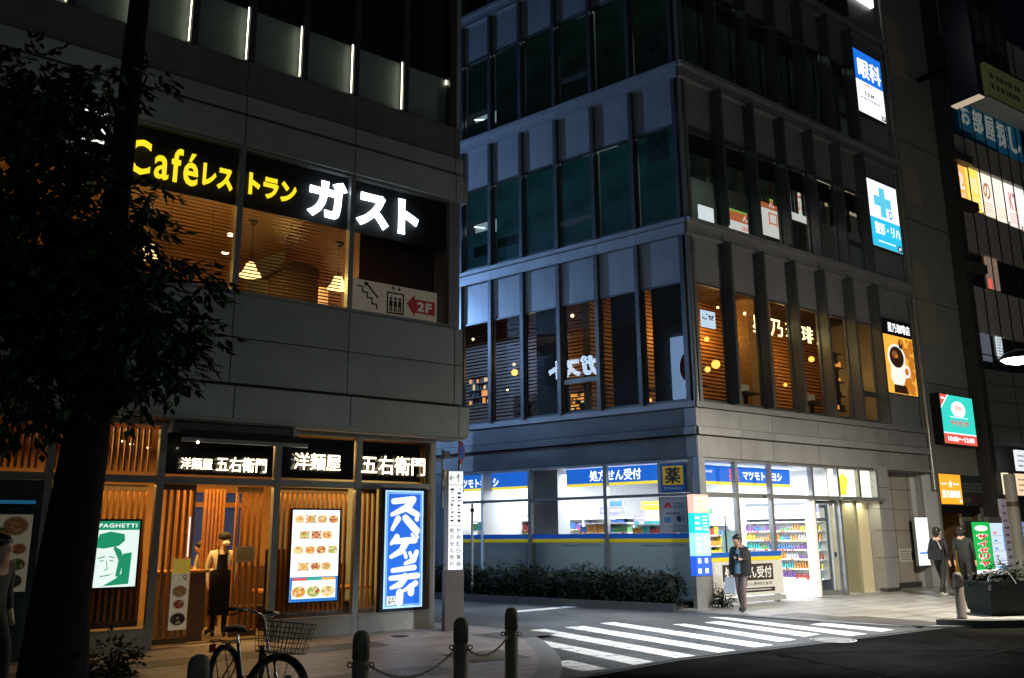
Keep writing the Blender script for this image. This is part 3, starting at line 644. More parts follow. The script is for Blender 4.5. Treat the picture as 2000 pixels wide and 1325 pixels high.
m.build('print', glow('grey_print', (.42, .44, .46), .9), t)
# blue vertical sign
t = thing('vertical_sign', 'tall lit blue sign with white katakana reading spaghetti', 'sign', FL, (-.66, -.02, .4))
x0, x1, z0, z1 = -1.06, -.26, .42, 2.49
m = MB(); m.box(x0-.07, x1+.07, -.02, .10, z0-.06, z1+.05); m.build('case', mat('navy_case', (.008, .012, .03), .3), t)
SB = glow('sign_blue', (.010, .12, .62), 1.15); SBL = glow('sign_pale_blue', (.42, .72, .95), 1.1); SWH = glow('sign_warm_white', (.86, .90, .84), 1.0)
m = MB(); m.face(x0, x1, z0, z1, -.024, 1); m.face(x0+.035, x1-.035, z0+.035, z1-.035, -.026, 0)
for a, b, c, d in ((x0+.05, x1-.05, z1-.06, z1-.05), (x0+.05, x1-.05, z0+.05, z0+.06), (x0+.05, x0+.06, z0+.05, z1-.05), (x1-.06, x1-.05, z0+.05, z1-.05)): m.face(a, b, c, d, -.028, 1)
m.build('face', [SB, SBL], t)
m = MB(); y = -.031
def brush(pts, r):   # one brush stroke as a fat rounded band
    for (a, b), (c, d) in zip(zip(pts[:-1], pts[1:]), zip(r[:-1], r[1:])):
        v = Vector((b[0]-a[0], b[1]-a[1])); nn = Vector((-v.y, v.x)).normalized()
        m.poly([(a[0]-nn.x*c, a[1]-nn.y*c), (b[0]-nn.x*d, b[1]-nn.y*d), (b[0]+nn.x*d, b[1]+nn.y*d), (a[0]+nn.x*c, a[1]+nn.y*c)], y)
    for p, q in zip(pts, r): m.disc(p[0], p[1], q, q, y-.0008, 0, 14)
def bs(pts, r): brush([(x0+.4+(a*.8-.42)*1.02, z0+b*2.07) for a, b in pts], [q*1.22 for q in (r if isinstance(r, list) else [r]*len(pts))])
bs([(.24, .905), (.75, .925), (.62, .86), (.20, .79)], [.045, .05, .06, .03]); bs([(.55, .85), (.86, .79)], [.05, .045])       # ス
bs([(.36, .755), (.22, .665)], [.05, .03]); bs([(.55, .76), (.84, .65)], [.055, .06]); bs([(.84, .755), (.85, .75)], .035)     # パ
bs([(.34, .60), (.20, .54)], [.045, .025]); bs([(.25, .56), (.80, .57)], [.04, .05]); bs([(.58, .56), (.46, .48), (.20, .43)], [.06, .05, .03]); bs([(.72, .62), (.77, .60)], .022); bs([(.84, .615), (.88, .595)], .022)  # ゲ
bs([(.55, .46), (.58, .425)], .028); bs([(.68, .46), (.71, .43)], .028); bs([(.85, .465), (.78, .40), (.56, .37)], [.04, .045, .025])  # ッ
bs([(.25, .315), (.80, .335)], [.035, .04]); bs([(.20, .25), (.88, .265)], [.035, .045]); bs([(.56, .255), (.46, .20), (.22, .17)], [.06, .05, .025])  # テ
bs([(.84, .20), (.55, .145)], [.045, .025]); bs([(.72, .17), (.72, .125)], .055)  # ィ
bs([(.44, .125), (.43, .05)], .062)  # ー
m.face(x0+.07, x0+.24, z0+.06, z0+.21, y-.003)
m.build('brush_lettering', SWH, t)
m = MB(); txt(m, '五', x0+.085, x0+.155, z0+.145, z0+.20, y-.006, 0, .03); txt(m, '右', x0+.16, x0+.225, z0+.145, z0+.20, y-.006, 0, .03); txt(m, '衛門', x0+.085, x0+.225, z0+.075, z0+.135, y-.006, 0, .02); m.build('seal', mat('seal_ink', (.05, .07, .1), .6), t)
# portrait screen: a plain woodblock-like face in green and white
x0, x1, z0, z1 = -5.95, -5.26, .98, 1.93
t = thing('portrait_screen', 'lit screen with a green and white drawn face under a green title strip', 'screen', FL, (-5.6, -.02, z0))
m = MB(); m.box(x0-.03, x1+.03, -.06, .03, z0-.03, z1+.03); m.build('case', BLACKG, t)
GRN = glow('screen_green', (.015, .33, .16), .8); GW = glow('screen_mint', (.80, .93, .88), 1.0)
m = MB(); m.face(x0, x1, z0, z1, -.064, 1); m.face(x0, x1, z1-.13, z1, -.066, 0)
P = lambda pts: [(x0+a*(x1-x0), z0+b*(z1-z0)) for a, b in pts]
m.poly(P([(.12, .60), (.2, .8), (.42, .84), (.70, .80), (.72, .70), (.60, .62), (.30, .58)]), -.066, 0)
m.poly(P([(.52, .62), (.66, .55), (.73, .40), (.66, .15), (.58, .16), (.62, .40), (.5, .58)]), -.0665, 0)
m.poly(P([(.70, .50), (.88, .52), (.86, .04), (.34, .02), (.58, .12), (.70, .2)]), -.067, 0)
for pts in ([(.20, .44), (.34, .47), (.35, .455), (.21, .425)], [(.42, .47), (.54, .45), (.54, .435), (.42, .455)], [(.24, .40), (.33, .41), (.33, .40), (.24, .385)], [(.44, .41), (.52, .40), (.52, .385), (.44, .395)], [(.37, .40), (.40, .28), (.34, .25), (.35, .245), (.42, .27), (.385, .40)], [(.28, .17), (.45, .19), (.55, .22), (.45, .175), (.28, .155)]): m.poly(P(pts), -.0675, 0)
m.build('picture', [GRN, GW], t)
m = MB(); txt(m, 'SPAGHETTI', x0+.06, x1-.04, z1-.095, z1-.035, -.069, 0, .03); m.build('lettering', GW, t)
# food banner, price strip, notice
t = thing('food_banner', 'narrow white hanging banner with three dishes and a yellow top at the entrance', 'banner', FL, (-4.56, .05, .38))
x0, x1, z0, z1 = -4.70, -4.43, .30, 1.36
BANW = mat('banner_paper', (.75, .70, .60), .6, em=(1, .8, .5), es=.10)
m = MB(); m.box(x0, x1, .06, .07, z0, z1); m.face(x0, x1, z1-.22, z1, .057, 1); m.build('sheet', [BANW, mat('banner_yellow', (.85, .6, .08), .6, em=(1, .7, .1), es=.15)], t)
m = MB(); rn = random.Random(8)
def dish2(cx, cz, r, y, cols):
    m.disc(cx, cz, r*1.15, r*.95, y, 5, 16); m.disc(cx, cz, r, r*.82, y-.001, cols[0], 16)
    for _ in range(14):
        a = rn.random()*6.28; q = rn.random()**.5*.8; s = r*rn.uniform(.12, .28); m.disc(cx+r*q*math.cos(a), cz+r*.8*q*math.sin(a), s, s*.7, y-.0015-rn.random()*.001, rn.choice(cols), 7)
dish2(-4.565, .87, .095, .055, (0, 2)); dish2(-4.565, .68, .075, .055, (1, 1, 2)); dish2(-4.565, .46, .105, .055, (4, 2, 3))
txt(m, 'Q', -4.53, -4.47, 1.04, 1.12, .055, 4, .01)
m.build('dish_print', [mat('p_orange', (.6, .25, .08)), mat('p_red', (.55, .08, .03)), mat('p_cream', (.7, .5, .3)), mat('p_green', (.1, .2, .05)), mat('p_dark', (.03, .02, .02)), mat('p_plate', (.68, .62, .55))], t)
t = thing('notice_paper', 'pale notice fixed to the lattice door leaf near the bicycle', 'notice', FL, (-3.42, .4, 1.28))
m = MB(); m.box(-3.60, -3.26, .42, .43, 1.28, 1.53); m.build('sheet', mat('notice_sheet', (.5, .42, .3), .7), t); m = MB(); lines(m, -3.57, -3.29, 1.30, 1.51, 8, .417, 0, .35); m.build('print', SBLK, t)
# lit disc sign glimpsed through the tree
x0, x1, z0, z1 = FL.rect(166, 208, 208, 274, -1.0)
t = thing('projecting_sign', 'white lit projecting sign half hidden by the tree crown', 'sign', FL, ((x0+x1)/2, -1.0, z0))
m = MB(); m.box(x0, x1, -1.0, -.88, z0, z1); m.build('lightbox', glow('sign_lamp_white', (.95, 1, .9), 2.2), t)
m = MB(); m.disc((x0+x1)/2, (z0+z1)/2, (x1-x0)*.28, (z1-z0)*.2, -1.003, 0); m.build('emblem', mat('dark_emblem', (.02, .03, .02), .5), t)
m = MB(); m.tube([((x0+x1)/2, -.88, (z0+z1)/2), ((x0+x1)/2, UY, (z0+z1)/2)], .03); m.build('arm', METALD, t)
# second lit name on the alley wall: it shines on the office block and mirrors in its glass
def viamirror(px, py):
    r = ray(px, py); tt = (FU.o-EYEP).dot(FU.i)/r.dot(FU.i); p = EYEP+r*tt; d = r - FU.i*(2*r.dot(FU.i))
    tt = (FS.o-p).dot(FS.i)/d.dot(FS.i); return FS.loc(p+d*tt)
t = thing('wall_sign', 'lit name sign on the alley wall, seen mirrored in the office windows', 'sign', FS, (5.9, -.1, 7.0))
BWA = glow('alley_letter_light', (.55, .74, 1), 16)
m = MB(); m.box(4.7, 7.2, -.1, -.02, 6.95, 7.95); m.build('backing_panel', BLACK, t)
m = MB(); txt(m, 'ガスト', 4.85, 7.0, 7.08, 7.82, -.15, 0, .065, 0, .04); m.build('white_letters', BWA, t)
t = thing('wall_lightbox', 'white blue lightbox with a dark red disc, seen mirrored in the office corner window', 'sign', FS, (1.7, -.1, 5.9))
m = MB(); m.box(1.35, 2.05, -.14, -.02, 5.9, 7.95); m.build('lightbox', glow('lightbox_blue_white', (.36, .58, 1), 7), t)
m = MB(); m.disc(1.42, 6.9, .32, .5, -.145); m.build('disc', mat('dark_red_disc', (.16, .01, .02), .5, em=(.3, .02, .04), es=.5), t)

# street lamps of the pavement: the one over the right hand pavement is in the picture, the others are unseen, added for their light
LHEAD = glow('street_lamp_glass', (1, .98, .86), 7)
def street_lamp(loc, rz, e, lbl, h, col=(1, .95, .84), spot=0., aim=None):
    t = local('street_lamp', lbl, 'street lamp', (loc[0], loc[1], 0), rz, 'street lamps along the street'); m = MB()
    m.tube([(2.2, 0, .03), (2.2, 0, h*.9), (1.9, 0, h+.12), (1.2, 0, h+.28), (.3, 0, h+.2)], [.085, .06, .05, .045, .04], 10); m.build('pole', METALD, t)
    m = MB(); m.lathe((0, 0, h), [(.36, 0), (.37, .03), (.28, .12), (.12, .19), (.03, .21)], 20); m.build('lamp_shade', METALD, t)
    m = MB(); m.lathe((0, 0, h), [(.34, -.001), (.26, -.06), (.1, -.10), (.001, -.11)], 20); m.build('lamp_glass', LHEAD, t)
    q = (Vector(aim)-Vector((loc[0], loc[1], h))).to_track_quat('-Z', 'Y').to_euler() if aim else (0, 0, 0)
    lamp('street_lamp_light', 'AREA', (loc[0], loc[1], h-(.36 if aim else .13)), e, col, .5, q, None, R(52) if aim else None)
    if spot: lamp('street_lamp_glow', 'POINT', (loc[0], loc[1], h-.3), spot, col, .25)
    return t
p = at(1990, 702, 17.6)
street_lamp((p.x, p.y), R(20), 1100, 'street lamp with glowing glass hanging over the pavement at the picture edge', p.z, (1, .90, .72), 420)
street_lamp((7.5, 8.5), R(-20), 330, 'added street lamp outside the picture, lighting the crossing from across the street', 7.5, (.90, .96, 1), 12, (3.2, 15.6, 0))  # out of view, added and aimed to brighten the crossing
street_lamp((4, -9.0), R(-30), 300, 'added street lamp outside the picture, lighting the restaurant front from farther down', 7.5, (.58, 1, .94), 175)  # out of view, added to brighten the restaurant panels
_p = FU.pt(-13.5, -5.0, 0)
street_lamp((_p.x, _p.y), R(200), 150, 'added unseen street lamp in the alley, tinting the office wall blue', 10.0, (.26, .50, 1), 3200)  # hidden blue lamp added to tint the alley side of the office

# ================================================================== OFFICE BLOCK (centre right)
O = thing('office_building', 'tall corner office block with finned windows over a bright drugstore', 'building', FT, (0, 0, 0))
# alley side parts are built in their own frame below the same thing
class Sub:  # builder writing FU coordinates into the FT based thing
    pass
def u2t(v): p = FU.pt(*v); return FT.loc(p)
class MU(MB):
    def build(s, name, mats, parent=None, **k):
        s.v = [u2t(v) for v in s.v]; return MB.build(s, name, mats, parent, **k)
ZF = [(4.78, 7.72, 8.95, 9.36), (9.42, 11.95, 13.25, 13.66), (13.72, 16.3, 17.6, 18.0), (18.06, 20.8, 22.0, 22.4)]   # sill, head, ledge foot, ledge top
XM = [.28, 1.36, 2.70, 4.06, 5.43, 6.80, 8.13]
UM = [-.20, -1.41, -2.64, -3.88, -5.13, -6.30, -7.45, -8.7]
# base band between the drugstore and the first office floor
def band(M, x0, x1, xs):
    m = M(); e = [x0]+[x for x in xs if x0 < x < x1]+[x1]
    for a, b in zip(e[:-1], e[1:]):
        m.box(a+.006, b-.006, -.0, .08, 4.17, 4.60); m.box(a+.006, b-.006, .02, .08, 3.44, 3.94)
        m.box(a+.004, b-.004, -.07, .08, 3.97, 4.15)
    m.box(x0, x1, -.05, .1, 4.62, 4.76)
    m.build('fascia', TPANEL, O); m = M(); m.box(x0, x1, .081, .2, 3.43, 4.75); m.build('fascia_backing', GROOVE, O)
band(MB, .0, 10.55, (.14, 1.6, 2.9, 4.9, 7.7, 8.4, 9.2))
band(MU, -9.5, -.0, (-.3, -1.3, -3.2, -5.1, -7.0))
# ledges at each floor, with the short joints between their lengths
for (zs, zh, z0, z1) in ZF:
    m = MB(); e = [0]+XM[1:]+[10.5]
    for a, b in zip(e[:-1], e[1:]): m.box(a+.006, b-.006, -.06, .1, z0+.06, z1-.12)
    m.box(-.06, 10.5, -.20, .1, z1-.11, z1); m.box(-.02, 10.5, -.12, .1, z0, z0+.05); m.build('ledge', TPANEL, O)
    m = MU(); e = [-9.5]+UM[::-1][1:-1]+[0]
    for a, b in zip(e[:-1], e[1:]): m.box(a+.006, b-.006, -.04, .1, z0+.06, z1-.12)
    m.box(-9.5, .04, -.12, .1, z1-.11, z1); m.box(-9.5, .0, -.08, .1, z0, z0+.05); m.build('ledge', TPANEL, O)
    # corner posts
    m = MB(); m.tube([(.07, .02, zs-.02), (.07, .02, z0)], .075, 14); m.box(.17, .27, -.03, .12, zs-.02, z0); m.build('corner_post', ALU, O)
    m = MU(); m.box(-.20, -.09, -.04, .12, zs-.02, z0); m.build('corner_post', MULL, O)
# fins
FIN = mat('fin_metal', (.12, .125, .125), .42, .4, var=.08)
for (zs, zh, z0, z1) in ZF:
    for x in XM[1:]: m = MB(); m.box(x-.045, x+.045, -.28, .1, zs-.02, z0-.002); m.build('fin', FIN, O)
    for x in UM[1:]: m = MU(); m.box(x-.055, x+.055, -.10, .1, zs-.02, z0-.002); m.build('mullion', MULL, O)
# windows and spandrels
TEAL = mat('teal_roller_blind', (.21, .46, .45), .5, var=.3, scale=1.2); TEALD = mat('dark_roller_blind', (.17, .26, .24), .55, var=.2, scale=1.2)
def window(M, a, b, zs, zh, z0, sash=None):
    m = M(); m.box(a, b, .03, .09, zh+.05, z0-.005); m.build('spandrel_panel', TPANELW, O)
    m = M(); f = .035
    m.box(a, b, .0, .09, zh, zh+.045); m.box(a, b, .02, .09, zs-.02, zs+.05); m.box(a, a+f, .02, .09, zs+.05, zh); m.box(b-f, b, .02, .09, zs+.05, zh)
    if sash: m.box(a+f, b-f, -.01, .09, zs+sash, zs+sash+.13)
    fo = m.build('window_frame', MULL, O)
    m = M(); m.face(a+f, b-f, zs+.05, zh, .06); m.build('pane', GL, fo)
for fi, (zs, zh, z0, z1) in enumerate(ZF):
    for k, (a, b) in enumerate(zip(XM[:-1], XM[1:])): window(MB, a+(.05 if k else 0), b-.05, zs, zh, z0, .75 if k == 5 else None)
    for k, (b, a) in enumerate(zip(UM[:-1], UM[1:])): window(MU, a+.055, b-(.055 if k else 0), zs, zh, z0, (.78 if fi == 0 else .62) if k == 2 else None)
    m = MB(); m.box(8.19, 10.3, .0, .09, zs-.02, z0-.002); m.build('end_panel', TPANEL, O)
    m = MB(); m.box(10.3, 10.56, .25, .3, zs-.02, z1); m.build('shadow_gap', ALUD, O)
m = MB(); m.tube([(10.72, .0, 2.9), (10.72, .0, 22)], .085, 12)
for z in (5.3, 8.2, 11.0, 13.6, 16.4): m.tube([(10.72, .0, z), (10.72, .0, z+.05)], .10, 12)
m.build('downpipe', mat('downpipe_grey', (.30, .29, .27), .35, .5, var=.1), O)
# slabs, ceilings, inner walls
FP = [(.12, .12), (10.5, .12), (10.5, 14), (-3.5, 14)]
for z, mt in ((4.62, FLOORW), (9.2, FLOORW), (13.5, FLOORW), (17.85, FLOORW)): m = MB(); m.prism(FP, z-.28, z); m.build('floor_slab', mt, O)
OW = mat('office_wall_dark', (.10, .11, .10), .7, var=.2); CW = mat('coffee_wall', (.13, .075, .035), .7, var=.3)
m = MB(); m.box(-.5, 10.5, 3.3, 3.4, 4.65, 8.9); m.build('coffee_inner_wall', CW, O)
m = MB(); z = 4.8
while z < 8.5: m.box(-.4, 10.3, 3.2, 3.29, z, z+.07); z += .115
m.build('wall_battens', WOODS, O)
m = MU(); y_ = .5
while y_ < 3.2: m.box(-13.5, -3.6, y_, y_+.05, 8.52, 8.59); y_ += .12
m.build('ceiling_battens', WOODD, O)
m = MB(); y_ = .4
while y_ < 3.2: m.box(.16-.25*y_, 10.3, y_, y_+.05, 8.52, 8.59); y_ += .12
m.build('ceiling_battens', WOODD, O)
m = MU(); z = 4.8
while z < 8.5: m.box(-13.5, -3.2, 3.2, 3.29, z, z+.07); z += .115
m.build('wall_battens', mat('batten_brown', (.16, .07, .02), .5, var=.3, scale=5), O)
DK = mat('blackout_cloth', (.008, .010, .016), .7, var=.3, scale=4)  # sheets put in to keep these coffee windows dark
for k, lbl in ((0, 'dark sheet added to black out the alley coffee window next to the corner'), (1, 'dark sheet added to black out the second alley coffee window from the corner'), (3, 'dark sheet added to black out the alley coffee window left of the sash')):
    a, b = UM[k+1]+.06, UM[k]-.06; m = MB(); m.box(a+.05, b-.02, .45, .48, 4.8, 7.9); tag(m.build('blackout_sheet', DK, None, FU, ((a+b)/2, .45, 4.8)), lbl, 'screen', 'dark sheets blacking out coffee house windows')
m = MB(); m.prism(FP, 8.6, 8.66); m.build('coffee_ceiling', CW, O)
for z0, z1 in ((9.25, 13.2), (13.55, 17.5), (17.9, 22.3)):
    m = MB(); m.box(-.2, 10.5, 3.5, 3.6, z0, z1); m.build('office_inner_wall', OW, O)
m = MB(); m.box(10.4, 10.55, .3, 14, 0, 22.3); m.build('end_wall', TPANEL, O)
m = MB(); m.prism([(-.1, 0), (10.55, 0), (10.55, 14.3), (-3.7, 14.3)], 22.4, 22.8); m.build('roof', PANELD, O)
m = MB(); m.box(-3.7, 10.5, 14.1, 14.2, 0, 22.4); m.build('rear_wall', PANELD, O)
def cloth(name, col):
    m = bpy.data.materials.new(name); m.use_nodes = True; n = m.node_tree; n.nodes.clear(); o = n.nodes.new('ShaderNodeOutputMaterial'); a = n.nodes.new('ShaderNodeBsdfDiffuse'); b = n.nodes.new('ShaderNodeBsdfTranslucent'); x = n.nodes.new('ShaderNodeMixShader'); x.inputs[0].default_value = .5
    tc = n.nodes.new('ShaderNodeTexCoord'); no = n.nodes.new('ShaderNodeTexNoise'); no.inputs['Scale'].default_value = 1.3; no.inputs['Detail'].default_value = 5; rp = n.nodes.new('ShaderNodeValToRGB'); rp.color_ramp.elements[0].position = .3; rp.color_ramp.elements[1].position = .7
    rp.color_ramp.elements[0].color = (*[c*.6 for c in col], 1); rp.color_ramp.elements[1].color = (*[min(1, c*1.3) for c in col], 1); n.links.new(tc.outputs['Object'], no.inputs['Vector']); n.links.new(no.outputs['Fac'], rp.inputs['Fac'])
    for k in (a, b): n.links.new(rp.outputs['Color'], k.inputs[0])
    n.links.new(a.outputs[0], x.inputs[1]); n.links.new(b.outputs[0], x.inputs[2]); n.links.new(x.outputs[0], o.inputs[0]); MATS[name] = m; return m
TEAL = cloth('teal_blind_cloth', (.16, .40, .40)); TEALD = cloth('grey_blind_cloth', (.20, .30, .28))
lamp('office_night_light', 'AREA', FU.pt(-4.2, 1.7, 13.0), 50, (.7, 1, 1), 8, (0, 0, FU.rz), 1.2)
lamp('office_night_light', 'AREA', FU.pt(-4.2, 1.7, 17.2), 34, (.7, 1, .95), 8, (0, 0, FU.rz), 1.2)
lamp('office_night_light', 'AREA', FT.pt(4.2, 1.7, 17.2), 22, (.8, 1, .85), 7, (0, 0, FT.rz), 1.2)
# roller blinds in the alley windows; slots between blind and sill show lit ceilings
def ublind(k, f, z0, z1, mt, lbl):
    a, b = UM[k+1]+.09, UM[k]-.09; m = MB(); m.box(a, b, .16, .17, z0, z1); o = m.build('roller_blind', mt, None, FU, ((a+b)/2, .16, z0)); tag(o, lbl, 'blind', 'roller blinds of the offices')
FN = {1: 'second', 2: 'third'}
PO = ['nearest the corner', 'second from the corner', 'third from the corner', 'fourth from the corner', 'fifth from the corner', 'sixth from the corner', 'farthest from the corner']
for f in (1, 2):
    zs, zh = ZF[f][:2]
    for k in range(7):
        lo = zs+.05; hi = zh
        if k == 5: lo = zs+(1.55 if f == 1 else .9); 
        ublind(k, f, lo, hi, TEAL if f == 1 else TEALD, '%s office blind on the alley side, %s office floor, %s' % ('teal' if f == 1 else 'dark grey', 'lower' if f == 1 else 'upper', PO[k]))
        if k == 5: ublind(k, f, zs+.05, zs+(1.2 if f == 1 else .55), TEAL if f == 1 else TEALD, '%s lower blind under a lit slot, alley side, %s office floor' % ('teal' if f == 1 else 'dark grey', 'lower' if f == 1 else 'upper'))
GRB = cloth('grey_green_sheeting', (.30, .36, .30))  # added behind the street side glass to lift its black panes
for f in (1, 2):
    zs, zh = ZF[f][:2]
    for k in range(6):
        a, b = XM[k]+.08, XM[k+1]-.08; zlo = zs+1.35 if f == 1 else zs+.06; m = MB(); n_ = 14
        for q in range(n_): m.box(a+(b-a)*q/n_, a+(b-a)*(q+1)/n_-.004, .30+.02*(q % 2), .32+.02*(q % 2), zlo, zh)
        tag(m.build('sheeting', GRB, None, FT, ((a+b)/2, .3, zlo)), '%s added grey green sheeting on the street side, %s office floor, %s' % ('short' if f == 1 else 'long', 'lower' if f == 1 else 'upper', PO[k]), 'sheeting', 'sheeting added behind the office glass')
TUBE = glow('office_tube', (.85, .97, 1), 2.5); DIMW = glow('dim_office_glow', (.30, .40, .42), .55)
for f, z in ((1, 10.85), (2, 14.45)):
    a, b = UM[6]+.1, UM[5]-.1; m = MB(); m.face(a, b, z-.2, z+.2, .5); o = m.build('lit_office_gap', DIMW, None, FU, (a, .5, z)); tag(o, 'dim lit gap under the blind of the %s office window by the restaurant wall' % ('lower' if f == 1 else 'upper'), 'window light')
    m = MB(); m.tube([(a+.05, .4, z+.1), (a+.45, .4, z-.02)], .018); tag(m.build('tube_light', TUBE, None, FU, (a, .4, z)), 'small bright tube light in the slot of the %s alley office window' % ('lower' if f == 1 else 'upper'), 'lamp')
x0, x1, z0, z1 = FU.rect(1097, 12, 1118, 42, .3)
m = MB(); m.tube([(x0, .3, z1-.1), (x1, .3, z0+.2)], .02); tag(m.build('tube_light', TUBE, None, FU, (x0, .3, z0)), 'bright slanting tube light high in the alley office window', 'lamp')
for lbl, bx, f in (('upper', (1258, 70, 1290, 125), 2), ('lower', (1262, 248, 1305, 315), 1)):
    x0, x1, z0, z1 = FU.rect(*bx, .12)
    t = thing('window_notice', 'pale square notice stuck in the %s office window beside the corner post' % lbl, 'notice', FU, (x0, .12, z0), 'notices in the office windows'); m = MB(); m.box(x0, x1, .12, .13, z0, z1); m.build('sheet', mat('pale_teal_sheet', (.14, .26, .27), .6), t)
    m = MB(); m.disc((x0+x1)/2, (z0+z1)/2, .05, .06, .117); m.build('dot', SBLK, t)
for k, bx in enumerate(((940, 478, 955, 515), (972, 462, 1013, 480))):
    x0, x1, z0, z1 = FU.rect(*bx, .14); m = MB(); m.box(x0-.3*(1-k), x1, .14, .15, z0 if k else z0+.25, z1); tag(m.build('dark_sheet', BLACK, None, FU, (x0, .14, z0)), ('dark strip sheet low in the alley window next to the restaurant', 'dark strip sheet low in the second alley window from the restaurant')[k], 'sheet')
# ------------------------------------------------------------------ street side: office letters, lit signs
LET = mat('dim_window_letter', (.09, .11, .12), .5); LBK = mat('dim_window_band', (.012, .018, .02), .5)
for f, chars in ((1, ('がま', '北口', '整', '形', '外', '科')), (2, ('さ', '東', '歯', '科', '', ''))):
    zs, zh = ZF[f][:2]
    for k, c in enumerate(chars):
        if not c: continue
        a, b = XM[k]+.08, XM[k+1]-.08
        t = thing('window_lettering', 'dark window band with grey character %s in a street side office window' % c, 'sign', FT, (a, .10, zh-.62), 'character bands in the office windows')
        m = MB(); m.box(a, b, .10, .11, zh-.64, zh-.02); m.build('band', LBK, t)
        m = MB(); txt(m, c, a+.12, b-(.2 if len(c) < 2 else .05), zh-.56, zh-.10, .096, 0, .03); m.build('character', LET, t)
def lightbox(nm, lbl, fr, x0, x1, z0, z1, y, d=.12, case=ALUD, cat='sign'):
    t = thing(nm, lbl, cat, fr, ((x0+x1)/2, y, z0)); m = MB(); m.box(x0-.03, x1+.03, y+.004, y+d, z0-.03, z1+.03); m.build('case', case, t); return t
W1 = glow('lit_white', (.95, .97, 1), 1.25); BLU = glow('lit_blue', (.01, .16, .72), 1.1); CYA = glow('lit_cyan', (.03, .52, .82), 1.1)
# eye clinic
x0, x1, z0, z1 = 8.27, 10.06, 14.86, 17.1; y = -.12
t = lightbox('clinic_sign', 'lit blue and white eye clinic sign high on the office end wall', FT, x0, x1, z0, z1, y)
m = MB(); m.face(x0, x1, z0, z1, y, 0); m.face(x0, x1, z0+1.15, z1, y-.004, 1); m.build('face', [W1, BLU], t)
m = MB(); txt(m, '眼科', x0+.36, x1-.06, z0+1.28, z1-.25, y-.008, 0, .045); m.build('lettering', W1, t)
INK = mat('sign_ink', (.10, .11, .14), .6, em=(.3, .32, .38), es=.5); REDI = glow('sign_red_ink', (.75, .05, .05), .8)
m = MB()
for k in range(22):
    a0 = math.pi*(-.25+1.5*k/22); p = (x0+.9+.42*math.cos(a0), z0+.78+.28*math.sin(a0)); m.disc(p[0], p[1], .022, .022, y-.008, 0, 6)
for k in range(12): m.disc(x0+.62+.04*k if k < 6 else x0+1.18-.04*(k-6), z0+.58-.09*(k % 6), .02, .02, y-.008, 0, 6)
txt(m, 'EBM', x0+.62, x0+1.18, z0+.66, z0+.82, y-.009, 0, .02); lines(m, x0+.35, x1-.25, z0+.48, z0+.60, 1, y-.009, 0, .5); m.build('emblem', INK, t)
m = MB(); m.poly([(x0+.5, z0+1.02), (x0+.9, z0+1.1), (x0+1.2, z0+1.0), (x0+.9, z0+1.06)], y-.009); m.build('emblem_arc', REDI, t)
m = MB(); m.face(x1-.28, x1-.02, z0+.02, z0+.20, y-.008, 0); txt(m, '5F', x1-.24, x1-.06, z0+.05, z0+.17, y-.012, 1, .03); m.build('floor_mark', [SBLK, W1], t)
# orthopaedic clinic
x0, x1, z0, z1 = 8.30, 10.16, 10.34, 12.55
t = lightbox('clinic_sign', 'lit white and cyan clinic sign with a blue cross on the office end wall', FT, x0, x1, z0, z1, y)
m = MB(); m.face(x0, x1, z0, z1, y, 0); m.face(x0, x1, z0, z0+.95, y-.004, 1); m.build('face', [W1, CYA], t)
m = MB(); cx, cz = x0+.95, z0+1.55; m.face(cx-.17, cx+.17, cz-.52, cz+.48, y-.008); m.face(cx-.5, cx-.17, cz-.17, cz+.17, y-.008); m.face(cx+.17, cx+.5, cz-.17, cz+.17, y-.008); m.build('cross', glow('lit_sky_blue', (.12, .62, .85), 1.), t)
m = MB(); txt(m, 'D', cx+.32, cx+.52, cz-.5, cz-.22, y-.012, 0, .03); m.build('emblem', BLU, t)
m = MB(); txt(m, '整形・リハ', x0+.36, x1-.05, z0+.42, z0+.82, y-.008, 0, .035); lines(m, x0+.5, x1-.35, z0+.14, z0+.24, 1, y-.008, 0, .5); m.build('lettering', W1, t)
m = MB(); m.face(x1-.28, x1-.02, z0+.02, z0+.22, y-.008, 0); txt(m, '3F', x1-.24, x1-.06, z0+.06, z0+.18, y-.012, 1, .03); m.build('floor_mark', [SBLK, W1], t)
# sixth floor sign corner
m = MB(); m.box(8.3, 10.1, -.12, 0, 19.2, 21.3); t0_ = m.build('clinic_sign', W1, None, FT, (9.2, -.12, 19.2)); tag(t0_, 'lit white sign on the office end wall, only its lower corner in view', 'sign')
# coffee sign
x0, x1, z0, z1 = 8.38, 10.12, 5.72, 8.02
t = lightbox('coffee_sign', 'lit coffee house sign with cup photograph on the office end wall', FT, x0, x1, z0, z1, y, .12, ALU)
OR1 = glow('lit_amber', (.95, .48, .06), 1.); OR2 = glow('lit_burnt_orange', (.62, .20, .02), .9); CUP = glow('lit_cup_white', (.93, .88, .80), 1.); COF = glow('lit_coffee', (.035, .012, .005), .8)
SAU = glow('lit_brown', (.30, .11, .03), .8)
m = MB(); zc = z1-.5
m.face(x0, x1, zc, z1, y, 0); m.face(x0, x0+.75, z0, zc, y, 1); m.face(x0+.75, x1, z0, zc, y, 1)
rn = random.Random(5)
for k in range(70): # mottled orange wall of the poster
    a = x0+.85+rn.random()*.8; b = z0+rn.random()*1.7; s = rn.uniform(.05, .16); m.disc(min(a, x1-s), min(max(b, z0+s), zc-s), s, s, y-.001-rn.random()*.001, 2, 7)
cx = x0+.72; P = lambda pts: [(x0+a, z0+b) for a, b in pts]
m.poly(P([(.35, .95), (.3, .45), (.48, .25), (.95, .25), (1.12, .5), (1.12, .95)]), y-.004, 3)
m.disc(x0+1.22, z0+.72, .22, .20, y-.0035, 3); m.disc(x0+1.22, z0+.72, .12, .11, y-.0037, 2)
